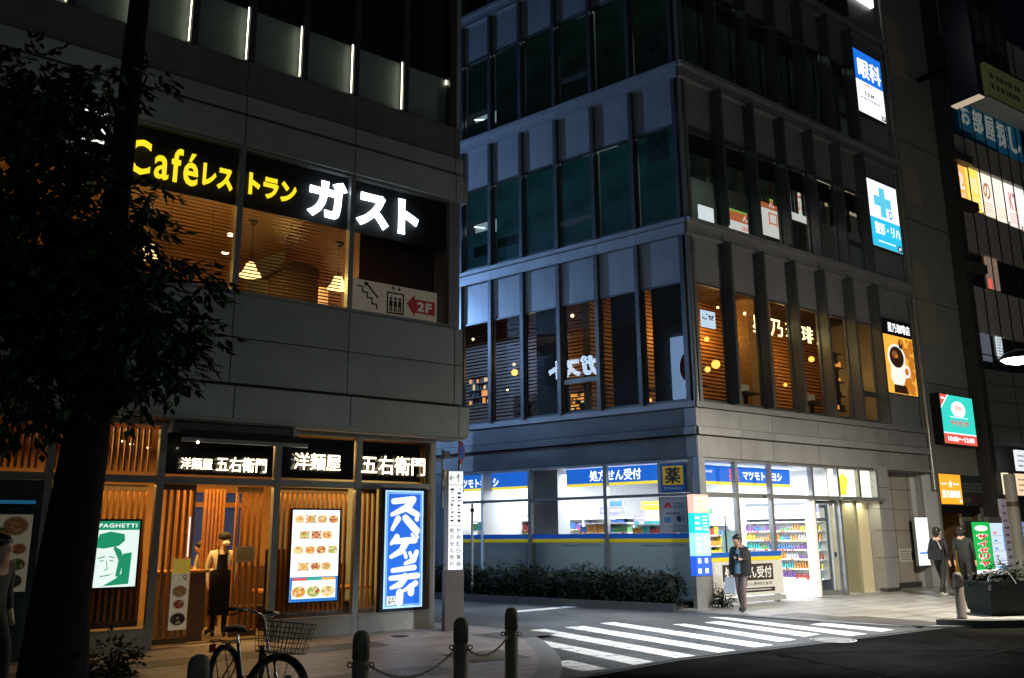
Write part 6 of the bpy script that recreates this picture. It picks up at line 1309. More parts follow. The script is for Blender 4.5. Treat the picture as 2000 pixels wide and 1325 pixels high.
def bush(nm, lbl, loc, r, n, seed, lf=.06):
    t = local(nm, lbl, 'shrub', loc); rn = random.Random(seed); m = MB(); leafcloud(m, [(0, 0, r*.9, r, r, r*.95), (r*.4, .1, r*.7, r*.6, r*.6, r*.6), (-r*.4, -.1, r*.65, r*.6, r*.6, r*.6)], n, lf, lf*.33, rn, .2, 2, 5); m.build('foliage', [LEAF2, MATS['hedge_leaf_dark']], t)
    m = MB()
    for k in range(5): m.tube([(0, 0, 0), (rn.uniform(-.3, .3)*r, rn.uniform(-.3, .3)*r, r), (rn.uniform(-.6, .6)*r, rn.uniform(-.6, .6)*r, r*1.5)], [.015, .01, .004], 5)
    m.build('stem', BARK, t)
p = ground(1412, 1190); bush('round_shrub', 'small round dark shrub in front of the counter board', (p.x, p.y+.1, .03), .27, 160, 3)
p = ground(215, 1330); bush('ground_shrub', 'low grassy plant at the foot of the street tree', (p.x, p.y, .04), .22, 130, 5, .09)

# street tree
TY = 7.4
def tp(px, py, dy=0): return at(px, py, TY+dy)
t_base = tp(120, 1345)
t = local('street_tree', 'dark street tree with thick straight trunk and drooping leaves at the left', 'tree', (t_base.x, t_base.y, .045))
ob = Vector((t_base.x, t_base.y, .045))
axis = [(tp(118, 1171), 104), (tp(149, 977), 92), (tp(168, 860), 84), (tp(196, 600), 64), (tp(240, 300), 44), (tp(273, 0), 36), (tp(300, -250), 26)]
m = MB(); b0 = axis[0][0]; pts = [(b0.x-ob.x, b0.y-ob.y, 0)]+[(p.x-ob.x, p.y-ob.y, p.z-ob.z) for p, w_ in axis]
rad = [.30]+[w_/2/F*(TY/1)*math.sqrt(1+((p.z-EYE)/TY)**2*.6) for p, w_ in axis]
m.tube(pts, rad, 14); m.build('trunk', BARK, t)
rn = random.Random(12)
blobs_px = [(60, 190, 95, .4), (30, 320, 110, 0), (110, 300, 80, .5), (20, 480, 120, .2), (120, 470, 95, -.3), (140, 590, 110, -.1), (40, 640, 120, .3), (120, 740, 85, 0), (40, 790, 70, .3), (210, 170, 50, -.2), (288, 148, 34, .1), (246, 178, 26, .3), (130, 190, 55, .5),
            (212, 412, 66, .0), (292, 385, 34, -.2), (265, 450, 55, .2), (230, 540, 70, .3), (300, 540, 60, 0), (365, 548, 48, -.1), (405, 552, 30, .2), (300, 620, 65, .1), (360, 640, 48, -.2), (395, 650, 28, .1), (320, 690, 55, .2), (355, 695, 28, 0), (270, 720, 55, -.1), (320, 748, 30, .1), (235, 770, 45, .2), (250, 610, 70, -.3), (180, 660, 80, .4), (170, 430, 60, .5)]
m = MB(); br = MB(); bl = []
for px, py, r, dy in blobs_px:
    p = tp(px, py, dy); R_ = r/F*(TY+dy)*1.02; bl.append((p.x-ob.x, p.y-ob.y, p.z-ob.z, R_, R_*1.1, R_*.95))
    j = min(range(1, len(pts)), key=lambda i: abs(pts[i][2]-(p.z-ob.z)+.5)); q = Vector(pts[j]); e = p-ob; mid = q.lerp(e, .55)+Vector((0, 0, .12))
    br.tube([q, mid, e], [.035, .02, .007], 6)
leafcloud(m, bl, 2200, .125, .029, rn, .55, 3, 8)
m.build('crown', [LEAF, mat('leaf_dark', (.004, .008, .005), .6, spec=.15), mat('leaf_light', (.03, .085, .025), .42, spec=.5)], t); br.build('limb', BARK, t)

# bollards and chains
BOL = mat('bollard_bronze', (.10, .082, .068), .7, .0, var=.2, scale=14)
def bollard(loc, lbl, h=.8, r=.078):
    t = local('bollard', lbl, 'bollard', loc, 0, 'round topped bollards of the pavement edge'); m = MB()
    m.lathe((0, 0, 0), [(r*1.08, 0), (r*1.08, .03), (r, .035), (r, h-.27), (r*.93, h-.265), (r*.93, h-.25), (r*1.02, h-.245), (r*1.02, h-.09), (r*.93, h-.045), (r*.7, h-.015), (r*.35, h-.002), (.001, h)], 24); m.build('post', BOL, t)
    m = MB()
    for s in (-1, 1): m.lathe((s*(r+.02), 0, h-.30), [(.022+.006*math.cos(a), .006*math.sin(a)) for a in [k*math.pi/4 for k in range(9)]], 12, 0, 'y')
    m.build('ring', METALD, t); return t
BP = []
for (px, yd), lbl in zip(((390, 6.75), (705, 8.3), (900, 9.5), (999, 10.7)), ('bollard nearest the camera, overlapping the rear wheel of the bicycle', 'bollard between the bicycle and the tall blue sign', 'bollard below the guide post, between two chains', 'rightmost bollard of the chain, at the rounded kerb')):
    x = (px-1000)/F*yd*1.02+.0; d = ray(px, 1280); p = EYEP+d*(yd/d.y); BP.append(Vector((p.x, p.y, .045))); bollard(BP[-1], lbl)
d = ground(1880, 1213); bollard((d.x, d.y, .04), 'slim lone bollard beside the planter at the right kerb', .86, .085)
def chain(a, b, sag, lbl):
    t = local('chain', lbl, 'chain', (a+b)/2, 0, 'steel chains between the bollards'); c = (a+b)/2; m = MB(); n = 46
    P = [a.lerp(b, k/n)-Vector((0, 0, sag*(1-(2*k/n-1)**2)))-c for k in range(n+1)]
    for k in range(n):
        d = (P[k+1]-P[k]); L_ = d.length; d.normalize(); s = d.cross(Vector((0, 0, 1))).normalized(); u_ = s.cross(d); v_ = s if k % 2 else u_; mid = (P[k]+P[k+1])/2
        loop = [mid+d*(math.cos(q)*L_*.72)+v_*(math.sin(q)*.014) for q in [j*math.pi/5 for j in range(11)]]; m.tube(loop, .0045, 5, 0, False)
    m.build('links', mat('chain_steel', (.25, .24, .22), .35, .9), t)
hk = Vector((0, 0, .49))
for i, sg, lbl in ((1, .18, 'long chain sagging between the two middle bollards'), (2, .14, 'short chain sagging to the rightmost bollard')):
    a, b = BP[i]+hk, BP[i+1]+hk; d = (b-a).normalized()*.1; chain(a+d, b-d, sg, lbl)

# planter at the right kerb
p = ground(1930, 1207); t = local('planter', 'dark green planter tub with a steel hoop and leafy plants at the right kerb', 'planter', (p.x+.45, p.y+.25, .04), R(8)); m = MB()
PLM = mat('planter_green', (.006, .012, .012), .6, var=.2, spec=.15)
m.prism([(-.48, -.32), (.9, -.32), (.9, .35), (-.48, .35)], .0, .08); m.add([(-.5, -.36, .08), (.95, -.36, .08), (.95, .38, .08), (-.5, .38, .08), (-.56, -.42, .62), (1., -.42, .62), (1., .44, .62), (-.56, .44, .62)], [(0, 1, 5, 4), (1, 2, 6, 5), (2, 3, 7, 6), (3, 0, 4, 7), (4, 5, 6, 7)]); m.build('tub', PLM, t)
m = MB(); m.box(-.58, 1.02, -.44, -.40, .60, .66); m.box(-.58, -.54, -.40, .46, .60, .66); m.build('rim', PLM, t)
m = MB(); m.tube([(-.54, -.43, .5), (-.54, -.43, .72), (-.46, -.43, .84), (-.3, -.43, .90), (-.12, -.43, .86), (.0, -.43, .70), (.04, -.43, .62)], .022, 8); m.build('hoop', CHROME, t)
rn = random.Random(31); m = MB(); leafcloud(m, [(-.3, 0, .7, .22, .3, .15), (.1, 0, .78, .3, .3, .2), (.55, 0, .8, .35, .3, .22)], 190, .08, .028, rn, .2, 2, 5); m.build('plants', [MATS['leaf_dark'], MATS['hedge_leaf_dark']], t)

# neighbouring restaurant's menu board at the far left
t = thing('menu_board', 'cream menu board with food pictures on the dark wall at the left picture edge', 'menu board', FL, (-7.4, -.3, .8)); x0, x1, z0, z1 = FL.rect(-30, 1005, 57, 1157, -.3)
m = MB(); m.box(x0-.05, x1+.04, -.3, -.2, z0-.04, z1+.05); m.build('case', mat('navy_board_case', (.01, .02, .035), .4), t); m = MB(); m.face(x0, x1, z0, z1, -.303); m.build('sheet', mat('menu_cream', (.36, .34, .26), .6, em=(.5, .45, .3), es=.12), t)
m = MB(); w_ = x1-x0; h_ = z1-z0
dish2(x0+w_*.62, z0+h_*.85, .14, -.306, (0, 2)); dish2(x0+w_*.3, z0+h_*.75, .10, -.306, (3, 0)); dish2(x0+w_*.75, z0+h_*.55, .08, -.306, (0, 1)); dish2(x0+w_*.75, z0+h_*.35, .09, -.306, (3, 2)); dish2(x0+w_*.7, z0+h_*.14, .10, -.306, (4, 3)); lines(m, x0+.05, x0+w_*.5, z0+.05, z0+h_*.6, 8, -.306, 4, .3); m.build('print', [MATS[k] for k in ('p_orange', 'p_red', 'p_cream', 'p_green', 'p_dark', 'p_plate')], t)
m = MB(); m.box(-12, -6.62, -.12, .2, .045, 2.5); m.build('blue_dark_wall', mat('blue_dark_wall', (.015, .03, .04), .5, var=.2), B)
t = thing('blue_lamp_strip', 'dim blue lit strip above the menu board at the left edge', 'lamp', FL, (-7.6, -.2, 2.2)); x0, x1, z0, z1 = FL.rect(-20, 980, 70, 984, -.2); m = MB(); m.box(x0, x1, -.2, -.16, z0, z1+.02); m.build('strip', glow('dim_blue', (.03, .25, .5), .25), t); m = MB(); m.box(x0, x1, -.16, -.13, z0-.02, z1+.04); m.build('case', BLACK, t)

# ------------------------------------------------------------------ bicycle
def bicycle(loc, rz, steer):
    t = local('bicycle', 'black city bicycle with wire front basket parked before the restaurant entrance', 'bicycle', loc, rz)
    FRM = mat('bike_black', (.012, .012, .014), .25, .2, coat=.5); BRN = mat('grip_brown', (.03, .018, .012), .6); RIMM = mat('rim_steel', (.35, .35, .35), .3, .9)
    r = .33; wb = 1.08; ha = R(70); hx = wb-.06; C_ = (hx-.14, 0, .62); head_d = Vector((-math.cos(ha), 0, math.sin(ha)))
    def st(p):  # turn about the steering axis
        A = Vector((wb-.09, 0, r+.1)); return Matrix.Rotation(steer, 3, head_d) @ (Vector(p)-A)+A
    def wheel(c, f, nm):
        m = MB(); pts = [f((c[0]+r*math.cos(a), 0, c[2]+r*math.sin(a))) for a in [k*math.pi/20 for k in range(41)]]; m.tube(pts, .019, 8, 0, False); w = m.build(nm, RUBBER, t)
        m = MB(); m.tube([f((c[0]+(r-.022)*math.cos(a), 0, c[2]+(r-.022)*math.sin(a))) for a in [k*math.pi/20 for k in range(41)]], .011, 6, 0, False); m.build('rim', RIMM, w)
        m = MB()
        for k in range(28):
            a = k*2*math.pi/28; m.tube([f((c[0]+.02*math.cos(a+.9*(-1)**k), .025*(-1)**k, c[2]+.02*math.sin(a+.9*(-1)**k))), f((c[0]+(r-.03)*math.cos(a), 0, c[2]+(r-.03)*math.sin(a)))], .0014, 4, 0, False)
        m.tube([f((c[0], -.05, c[2])), f((c[0], .05, c[2]))], .022, 10); m.build('spokes', RIMM, w)
        m = MB(); P_ = [f((c[0]+(r+.028)*math.cos(a), 0, c[2]+(r+.028)*math.sin(a))) for a in [R(q) for q in (range(-15, 196, 10) if nm == 'rear_wheel' else range(5, 171, 8))]]
        for o in (-.02, 0, .02): m.tube([p+Vector((0, o, -abs(o)*.3)) for p in P_], .011, 6)
        m.build('mudguard', FRM, t)
    idt = lambda p: Vector(p)
    wheel((0, 0, r), idt, 'rear_wheel'); wheel((wb, 0, r), st, 'front_wheel')
    bb = (.43, 0, .27); sx = (.27, 0, .72); hd0 = (wb-.235, 0, .58); hd1 = (wb-.285, 0, .74)
    m = MB(); m.tube([hd0, (.78, 0, .42), (.6, 0, .30), bb], .022, 10); m.tube([hd1, (.74, 0, .50), (.56, 0, .38), (.385, 0, .42)], .018, 10); m.tube([bb, sx], .018, 10); m.tube([hd0, hd1], .026, 10)
    for s in (-.05, .05): m.tube([(0, s, r), (bb[0], s*.7, bb[2])], .010, 6); m.tube([(0, s, r), (.30, s*.5, .62)], .009, 6)
    m.build('frame', FRM, t)
    m = MB(); m.tube([sx, (.245, 0, .80)], .013, 8); m.build('seat_post', CHROME, t)
    m = MB(); sec = [(.10, .84, .095, .05), (.16, .86, .10, .055), (.24, .86, .085, .05), (.32, .855, .05, .04), (.39, .85, .03, .03)]
    vs = []; fs = []
    for x, z, a, b in sec: vs += [(x, a*math.cos(q), z+b*math.sin(q)*(.7 if math.sin(q) < 0 else .55)) for q in [k*math.pi/6 for k in range(12)]]
    for j in range(4):
        for k in range(12): fs.append((j*12+k, j*12+(k+1) % 12, (j+1)*12+(k+1) % 12, (j+1)*12+k))
    fs += [tuple(range(12))[::-1], tuple(range(48, 60))]; m.add(vs, fs, 0, True); m.build('saddle', mat('saddle_black', (.02, .018, .016), .5), t)
    m = MB()
    for s in (-.055, .055): m.tube([(-.30, s, .70), (.2, s, .72)], .007, 6); m.tube([(-.02, s, r+.02), (-.2, s, .70)], .006, 6)
    for x in (-.3, -.2, -.1, 0., .1): m.tube([(x, -.055, .705), (x, .055, .705)], .005, 5)
    m.build('rear_rack', METALD, t); m = MB(); m.box(-.36, -.33, -.03, .03, .58, .66); m.build('rear_reflector', mat('reflector_red', (.3, .01, .01), .2), t)
    for s in (-.045, .045):
        m = MB(); m.tube([st((wb, s, r)), st((wb-.15, s*1.2, .68))], .012, 8); m.build('fork_blade', FRM, t)
    m = MB(); m.tube([st((wb-.15, 0, .68)), st((wb-.29, 0, 1.0))], .013, 8); m.build('stem', CHROME, t)
    m = MB()
    for s in (-1, 1): m.tube([st((wb-.29, 0, 1.0)), st((wb-.26, s*.10, 1.03)), st((wb-.30, s*.22, 1.05)), st((wb-.42, s*.27, 1.05)), st((wb-.50, s*.27, 1.045))], .011, 8)
    m.build('handlebar', CHROME, t)
    for s in (-1, 1):
        m = MB(); m.tube([st((wb-.41, s*.27, 1.05)), st((wb-.53, s*.27, 1.045))], .018, 8); m.build('grip', BRN, t)
        m = MB(); m.tube([st((wb-.33, s*.25, 1.04)), st((wb-.40, s*.29, 1.0)), st((wb-.49, s*.29, .99))], .007, 6); m.build('brake_lever', METALD, t)
        m = MB(); m.tube([st((wb-.33, s*.23, 1.04)), st((wb-.16, s*.16, 1.08)), st((wb-.13, s*.05, .95)), st((wb-.2, 0, .75))], .004, 5); m.build('brake_cable', BLACK, t)
    # wire basket
    m = MB(); x0, x1, y, z0, z1 = wb-.19, wb+.15, .15, .70, .97
    def ring(z, e, rr): P = [(x0-e, -y-e, z), (x1+e*1.6, -y-e, z), (x1+e*1.6, y+e, z), (x0-e, y+e, z), (x0-e, -y-e, z)]; m.tube([st(p) for p in P], rr, 5)
    for k in range(7): ring(z0+(z1-z0)*k/6, .035*k/6, .006 if k in (0, 6) else .0026)
    for k in range(9):
        a = k/8
        for s in (-1, 1):
            m.tube([st((x0+(x1-x0)*a, s*y, z0)), st((x0-.035+(x1-x0+.09)*a, s*(y+.035), z1))], .0026, 4); 
        m.tube([st((x1, -y+2*y*a, z0)), st((x1+.056, (-y+2*y*a)*1.22, z1))], .0026, 4); m.tube([st((x0, -y+2*y*a, z0)), st((x0-.035, (-y+2*y*a)*1.22, z1))], .0026, 4)
        m.tube([st((x0, -y+2*y*a, z0)), st((x1, -y+2*y*a, z0))], .0026, 4); m.tube([st((x0+(x1-x0)*a, -y, z0)), st((x0+(x1-x0)*a, y, z0))], .0026, 4)
    m.build('basket', METALD, t)
    for s in (-.1, .1):
        m = MB(); m.tube([st((wb, s*.5, r+.02)), st((wb+.02, s, z0))], .006, 6); m.build('basket_stay', CHROME, t)
    m = MB(); q = st((wb+.06, .07, r+.15)); m.ball(q, .035); m.build('headlight', mat('lamp_grey', (.2, .2, .2), .2, .5), t)
    m = MB(); m.box(-.06, .55, -.055, -.03, .25, .37); m.build('chain_guard', FRM, t); m = MB(); m.lathe((bb[0], -.06, bb[2]), [(.001, 0), (.08, 0), (.08, .01), (.001, .01)], 20, 0, 'y'); m.build('chainwheel', RIMM, t)
    for s, a in ((-1, R(-50)), (1, R(130))):
        e = (bb[0]+.165*math.cos(a), s*.09, bb[2]+.165*math.sin(a)); m = MB(); m.tube([(bb[0], s*.075, bb[2]), e], .010, 6); c = m.build('crank', CHROME, t); m = MB(); m.box(e[0]-.045, e[0]+.045, e[1], e[1]+s*.09, e[2]-.012, e[2]+.012); m.build('pedal', RUBBER, c)
    m = MB()
    for s in (-.13, .13): m.tube([(.0, s*.5, r), (-.06, s, .005)], .009, 6)
    m.tube([(-.06, -.13, .008), (-.06, .13, .008)], .009, 6); m.build('kickstand', CHROME, t); return t
p0 = ground(434, 1400, .045); p1 = ground(556, 1444, .045); d = p1-p0
bicycle((p0.x, p0.y, .045), math.atan2(d.y, d.x), R(24)).scale = (.94, .94, .94)

# ------------------------------------------------------------------ people
def person(lbl, loc, rz, J, mats, zones, rad=None, group=None, name='person'):
    """one continuous skinned body; J joints in the figure's own metres (x left-right, -y forward); zones: joint -> material"""
    t = local(name, lbl, 'person', loc, rz); S = 1.
    E_ = [('pelvis', 'waist'), ('waist', 'chest'), ('chest', 'neck'), ('neck', 'jaw'), ('jaw', 'head'), ('head', 'crown'), ('jaw', 'nose')]
    for s in 'LR': E_ += [('chest', 'sh'+s), ('sh'+s, 'el'+s), ('el'+s, 'wr'+s), ('wr'+s, 'pa'+s), ('pelvis', 'hip'+s), ('hip'+s, 'kn'+s), ('kn'+s, 'an'+s), ('an'+s, 'toe'+s)]
    RD_ = dict(pelvis=(.145, .115), waist=(.13, .10), chest=(.155, .115), neck=(.055, .055), jaw=(.068, .075), head=(.082, .098), crown=(.06, .07), nose=(.016, .016))
    for s in 'LR': RD_.update({'sh'+s: (.066, .066), 'el'+s: (.045, .045), 'wr'+s: (.029, .029), 'pa'+s: (.036, .024), 'hip'+s: (.09, .10), 'kn'+s: (.062, .062), 'an'+s: (.042, .042), 'toe'+s: (.042, .03)})
    if rad: RD_.update(rad)
    J = dict(J)
    for s in 'LR':   # fingers and thumb out of each palm
        w_, p_ = Vector(J['wr'+s]), Vector(J['pa'+s]); d = (p_-w_).normalized(); side = d.cross(Vector((1, 0, .2))).normalized()
        for k, (o, l) in enumerate(((-.028, .062), (-.009, .075), (.010, .07), (.028, .055))):
            a = p_+side*o+d*.02; J['f%d%s' % (k, s)] = a+d*l*.55+Vector((0, -.004, -.004)); J['g%d%s' % (k, s)] = a+d*l*.9+Vector((.0, -.018, .004)); E_ += [('pa'+s, 'f%d%s' % (k, s)), ('f%d%s' % (k, s), 'g%d%s' % (k, s))]; RD_['f%d%s' % (k, s)] = (.010, .010); RD_['g%d%s' % (k, s)] = (.008, .008)
        J['th'+s] = w_.lerp(p_, .7)-side*.05+d*.03; E_.append(('wr'+s, 'th'+s)); RD_['th'+s] = (.011, .011)
    nm = list(J); idx = {n: i for i, n in enumerate(nm)}
    me = bpy.data.meshes.new('person_body'); me.from_pydata([tuple(J[n]) for n in nm], [(idx[a], idx[b]) for a, b in E_], []); me.update()
    o = bpy.data.objects.new('body', me); COL.objects.link(o); sk = o.modifiers.new('skin', 'SKIN'); sk.use_smooth_shade = True; sk.branch_smoothing = .4
    for n in nm: sv = me.skin_vertices[0].data[idx[n]]; sv.radius = RD_[n]; sv.use_root = (n == 'pelvis')
    sd = o.modifiers.new('sub', 'SUBSURF'); sd.levels = sd.render_levels = 1
    dg = bpy.context.evaluated_depsgraph_get(); nme = bpy.data.meshes.new_from_object(o.evaluated_get(dg)); bpy.data.objects.remove(o)
    for m_ in mats: nme.materials.append(m_)
    segs = [(Vector(J[a]), Vector(J[b]), b if a in ('wr'+b[-1],) or b[:2] in ('f0', 'f1', 'f2', 'f3', 'g0', 'g1', 'g2', 'g3') else b) for a, b in E_]
    def zone(b): 
        k = b if b in zones else b[:-1]
        if b[0] in 'fg' and b[1].isdigit() or b[:2] == 'th' or b[:2] == 'pa': k = 'pa'
        return zones.get(k, 0)
    for p in nme.polygons:
        c = p.center; best = min(segs, key=lambda s_: (c-s_[0]-(s_[1]-s_[0])*max(0, min(1, (c-s_[0]).dot(s_[1]-s_[0])/max(1e-9, (s_[1]-s_[0]).length_squared)))).length/ (1+RD_[s_[2]][0]*2)); p.material_index = zone(best[2]); p.use_smooth = True
    b = bpy.data.objects.new('body', nme); COL.objects.link(b); b.parent = t; INFO[b.name] = (W, (0, 0, 0)); return t
def stand(h=1.65, stride=0., lean=0., look=(0, -.1, 0), armL=None, armR=None, lift=0., w=1.):
    k = h/1.70; J = dict(pelvis=(0, 0, .93), waist=(0, -.0-lean*.4, 1.08), chest=(0, .0-lean, 1.32), neck=(0, -.01-lean*1.3, 1.47), jaw=(look[0]*.3, -.03-lean*1.5+look[1]*.2, 1.545), head=(look[0]*.3, -.015-lean*1.5, 1.61), crown=(look[0]*.2, .0-lean*1.5, 1.665), nose=(look[0], -.03-lean*1.5+look[1], 1.575+look[2]))
    for s, n in ((1, 'L'), (-1, 'R')):
        J['sh'+n] = (s*.175*w, .01-lean, 1.40); a = armL if n == 'L' else armR
        if a: J['el'+n], J['wr'+n], J['pa'+n] = a
        else: J['el'+n] = (s*.225, .04-lean*.6, 1.13); J['wr'+n] = (s*.235, -.02-lean*.4, .90); J['pa'+n] = (s*.235, -.035-lean*.4, .82)
        f = s*stride; J['hip'+n] = (s*.085, 0, .88); J['kn'+n] = (s*.09, -f*.30-.02-abs(stride)*.12, .49); J['an'+n] = (s*.09, -f*.55+.02, .08+(lift if s*stride < 0 else 0)); J['toe'+n] = (s*.095, -f*.55-.14, .035+(lift*.35 if s*stride < 0 else 0))
    return {n: Vector(v)*k for n, v in J.items()}
def hair(t, J, mt, sc=1., bun=None, name='hair', low=.0):
    h, c = J['head'], J['crown']; m = MB(); m.ball((h.x, h.y+.018, h.z+.028), (.094*sc, .102*sc, .085*sc), 0, 14, 9)
    if low: m.ball((h.x, h.y+.055, h.z-low*.5), (.085, .06, .05+low), 0, 12, 8)
    if bun: m.ball((h.x+bun[0], h.y+bun[1], h.z+bun[2]), bun[3])
    return m.build(name, mt, t)
def face_bits(t, J, mask=None):
    j, n = J['jaw'], J['nose']; d = Vector((n.x-j.x, n.y-j.y, 0)).normalized(); s = Vector((-d.y, d.x, 0)); h = J['head']
    m = MB()
    for k in (-1, 1): m.ball(h+d*.078+s*.03*k-Vector((0, 0, .006)), .0095)
    m.build('eyes', HAIR, t)
    if not mask: m = MB(); q = j+d*.072-Vector((0, 0, .008)); m.tube([q-s*.022, q+d*.004, q+s*.022], .006, 6); m.build('mouth', mat('lips', (.35, .12, .10), .5), t)
    m = MB()
    for k in (-1, 1): m.ball(h+s*.083*k-Vector((0, 0, .02)), (.014, .02, .03))
    m.build('ears', SKIN, t)
    if mask: m = MB(); q = j+d*.03+Vector((0, 0, .008)); m.ball(q, (.066, .066, .052), 0, 12, 8); m.build('mask', mask, t)
CL_ = dict
BLK = mat('black_cloth', (.007, .007, .008), .75, var=.3, scale=12); NAVY = mat('navy_cloth', (.006, .007, .012), .75, var=.3, scale=12); CRM = mat('cream_shirt', (.62, .55, .42), .75, var=.1, scale=10); GRY = mat('grey_shirt', (.035, .036, .038), .8, var=.15); OLV = mat('dark_green_coat', (.008, .014, .012), .8, var=.25, scale=10)
LEG = mat('bare_leg', (.16, .11, .105), .55); BLS = mat('pale_blue_top', (.16, .28, .40), .7); SNK = mat('white_sneaker', (.6, .6, .58), .5); MASK = mat('face_mask', (.75, .72, .68), .7)
Z = dict(pelvis=1, waist=1, chest=1, neck=0, jaw=0, head=0, crown=0, nose=0, sh=1, el=1, wr=1, pa=0, hip=2, kn=2, an=2, toe=3)
# waiter in the entrance
J = stand(1.66, .05, .0, (.07, -.075, 0), armL=(Vector((.225, .03, 1.13)), Vector((.20, -.02, .90)), Vector((.2, -.035, .82))), armR=(Vector((-.235, .03, 1.13)), Vector((-.225, -.05, .91)), Vector((-.22, -.07, .83))))
p = FL.pt(FL.px(431, 1140, 1.0)[0], 1.0, .06)
wt = person('waiter in cream shirt, black apron, cap and white mask standing in the restaurant entrance', p, FL.rz-R(12), J, [SKIN, CRM, BLK, BLK], Z)
face_bits(wt, J, MASK); hair(wt, J, HAIR, 1.0, (.0, .075, -.03, .045)); h = J['head']; m = MB(); m.lathe((h.x, h.y+.01, h.z+.03), [(.105, 0), (.108, .03), (.095, .075), (.05, .1), (.001, .105)], 18); m.build('cap', BLK, wt)
m = MB(); vs = []; k_ = 1.66/1.7
for z, rx, ry in ((1.37, .085, .125), (1.25, .095, .135), (1.12, .105, .145), (1.08, .165, .145), (.95, .172, .15), (.7, .178, .155), (.36, .185, .165)):
    vs += [(rx*math.sin(a)*k_*1.02, -(ry*math.cos(a)+.008)*k_-.01, z*k_) for a in [R(q) for q in range(-100, 101, 20)]]
m.add(vs, [(j*11+k, j*11+k+1, (j+1)*11+k+1, (j+1)*11+k) for j in range(6) for k in range(10)], 0, True); m.build('apron', mat('apron_black', (.005, .005, .006), .8, spec=.1), wt)
m = MB()
for s in (-1, 1): m.tube([(s*.07, -.13, 1.33), (s*.08, -.06, 1.46), (s*.06, .07, 1.44)], .011, 6)
m.build('apron_strap', MATS['apron_black'], wt)
# worker bending behind the counter
J = stand(1.60, 0, .10, (-.075, -.06, -.01), armL=(Vector((.2, -.12, 1.16)), Vector((.14, -.28, 1.08)), Vector((.10, -.34, 1.09))), armR=(Vector((-.2, -.14, 1.15)), Vector((-.12, -.3, 1.06)), Vector((-.09, -.36, 1.07))))
for n in ('jaw', 'head', 'crown', 'nose', 'neck'): J[n] = J[n]+Vector((-.03, -.05, -.06))
x = FL.px(397, 1110, 1.45)[0]; wk = person('worker in white shirt with dark hair bending over the counter behind the waiter', FL.pt(x+.12, 1.5, .06), FL.rz-R(55), J, [SKIN, CRM, BLK, BLK], Z); face_bits(wk, J); hair(wk, J, HAIR, 1.02, (0, .09, 0, .04))
# woman with phone in front of the counter board
J = stand(1.60, .26, .02, (-.03, -.1, -.03), armL=(Vector((.22, .02, 1.12)), Vector((.12, -.20, 1.15)), Vector((.06, -.25, 1.18))), armR=(Vector((-.235, .02, 1.12)), Vector((-.25, -.04, .88)), Vector((-.25, -.05, .80))))
for n in ('jaw', 'head', 'crown', 'nose'): J[n] = J[n]+Vector((-.01, -.03, -.01))
p = ground(1452, 1195, .04); Zw = dict(Z, kn=2, an=2, hip=4, pelvis=4, waist=5, chest=5)
wm = person('woman in black jacket and pale blue top with a carrier bag looking at her phone', (p.x, p.y, .04), R(-38), J, [SKIN, BLK, LEG, BLK, BLS, BLK], Zw); face_bits(wm, J); hair(wm, J, HAIR, 1.04, (0, .10, -.06, .045), low=.05)
k_ = 1.6/1.7; m = MB(); vs = []
for z, rx, ry in ((1.43, .13, .09), (1.32, .235, .165), (1.12, .255, .185), (.95, .25, .19), (.80, .245, .19)): vs += [(rx*math.sin(a)*k_, -(ry*math.cos(a))*k_+.01, z*k_) for a in [R(q) for q in range(20, 341, 20)]]
m.add(vs, [(j*17+k, j*17+k+1, (j+1)*17+k+1, (j+1)*17+k) for j in range(4) for k in range(16)], 0, True); m.build('jacket', BLK, wm)
m = MB(); vs = []
for z, rx, ry in ((1.36, .10, .125), (1.12, .15, .135), (.95, .165, .145), (.84, .17, .15)): vs += [(rx*math.sin(a)*k_, -(ry*math.cos(a))*k_-.005, z*k_) for a in [R(q) for q in range(-180, 181, 20)]]
m.add(vs, [(j*19+k, j*19+k+1, (j+1)*19+k+1, (j+1)*19+k) for j in range(3) for k in range(18)], 0, True); m.build('top', BLS, wm)
def held(nm, lbl, cat, owner, off, fn, rz=None):
    M_ = Matrix.Rotation(owner.rotation_euler.z, 3, 'Z'); p = Vector(owner.location)+M_@Vector(off); t = local(nm, lbl, cat, p, owner.rotation_euler.z if rz is None else rz); fn(t); return t
def backpack(t, mt, w=.16, h=.2, d=.09):
    m = MB(); m.ball((0, 0, 0), (w, d, h), 0, 14, 10); m.build('body', mt, t); m = MB(); m.ball((0, d*.7, -.07), (w*.75, d*.5, h*.45), 0, 12, 8); m.build('pocket', mt, t); m = MB()
    for s in (-1, 1): m.tube([(s*.08, -.02, h*.8), (s*.10, -.16, h*.9), (s*.11, -.24, h*.2), (s*.12, -.1, -h*.6)], .014, 6)
    m.build('strap', mt, t)
held('backpack', 'black backpack worn by the woman with the phone', 'backpack', wm, (0, .20, 1.12), lambda t: backpack(t, BLK))
held('phone', 'phone in the hand of the woman before the counter board', 'phone', wm, (.05, -.27, 1.13), lambda t: (MB().box(-.035, .035, -.004, .004, -.07, .07).build('case', BLACKG, t), MB().face(-.031, .031, -.064, .064, .0045).build('screen', glow('phone_screen', (.5, .65, .8), .5), t)))
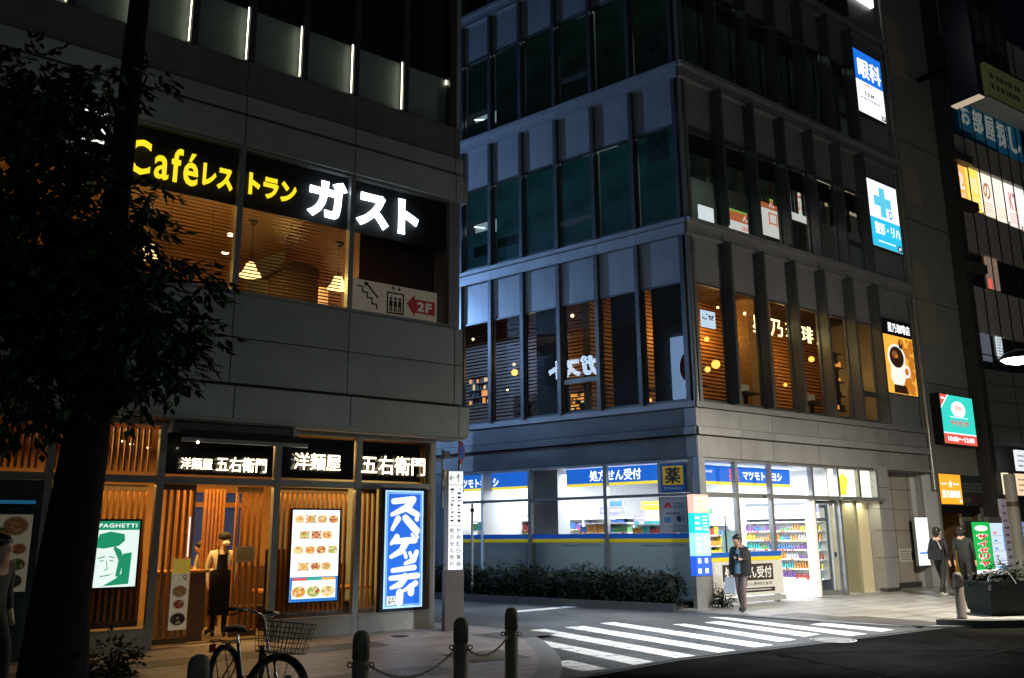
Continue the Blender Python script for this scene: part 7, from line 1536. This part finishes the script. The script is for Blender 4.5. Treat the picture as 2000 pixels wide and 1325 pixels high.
def totebag(t):
    m = MB(); m.add([(-.11, -.03, 0), (.11, -.03, 0), (.11, .03, 0), (-.11, .03, 0), (-.12, -.05, -.33), (.12, -.05, -.33), (.12, .05, -.33), (-.12, .05, -.33)], [(0, 1, 5, 4), (1, 2, 6, 5), (2, 3, 7, 6), (3, 0, 4, 7), (7, 6, 5, 4)]); m.build('sack', mat('white_bag', (.5, .56, .62), .6, var=.15), t); m = MB(); m.tube([(-.06, 0, 0), (-.03, 0, .07), (.03, 0, .07), (.06, 0, 0)], .006, 6); m.build('handle', MATS['white_bag'], t)
held('carrier_bag', 'white carrier bag hanging from the hand of the woman with the phone', 'bag', wm, (-.25*.94, -.05, .70), totebag)
# two men walking away on the right hand pavement
J = stand(1.72, .42, .03, (.07, -.06, 0), lift=.05); Zm = dict(Z)
p = ground(1843, 1167, .04); ma = person('man in dark clothes and white sneakers walking away with a bag on his back', (p.x, p.y, .04), R(125), J, [SKIN, NAVY, BLK, SNK], Zm, rad=dict(chest=(.185, .14), pelvis=(.16, .13), waist=(.17, .13), kneeL=(.07, .07))); face_bits(ma, J); hair(ma, J, HAIR, 1.04, low=.07)
held('shoulder_bag', 'dark shoulder bag across the back of the man in sneakers', 'bag', ma, (-.02, .20, 1.08), lambda t: (MB().box(-.17, .17, -.05, .06, -.15, .10).build('body', NAVY, t), MB().tube([(-.14, -.05, .1), (-.02, -.12, .32), (.16, -.2, .34)], .016, 6).build('strap', mat('pale_strap', (.3, .28, .25), .6), t)))
J = stand(1.74, .38, .03, (.065, -.07, 0), lift=.05)
p = ground(1893, 1169, .04); mb_ = person('man in dark green jacket and black trousers walking beside the green sign', (p.x, p.y, .04), R(140), J, [SKIN, OLV, BLK, BLK], Zm, rad=dict(chest=(.185, .14), pelvis=(.165, .13), waist=(.175, .135))); face_bits(mb_, J); hair(mb_, J, HAIR, 1.05, low=.07)
# passer-by cut by the left edge
J = stand(1.68, .35, .03, (.0, -.1, 0), lift=.05); p = at(-18, 1200, 9.6)
pl = person('passer-by in grey shirt and dark trousers half cut by the left edge', (p.x, p.y, .045), R(75), J, [SKIN, GRY, BLK, SNK], Z); face_bits(pl, J); hair(pl, J, HAIR, 1.06, low=.05)
held('shoulder_bag', 'dark bag with pale strap on the passer-by at the left edge', 'bag', pl, (-.02, .19, 1.1), lambda t: (MB().box(-.15, .15, -.05, .06, -.18, .12).build('body', BLK, t), MB().tube([(-.14, -.05, .1), (-.02, -.14, .3), (.16, -.24, .3)], .014, 6).build('strap', MATS['pale_strap'], t)))
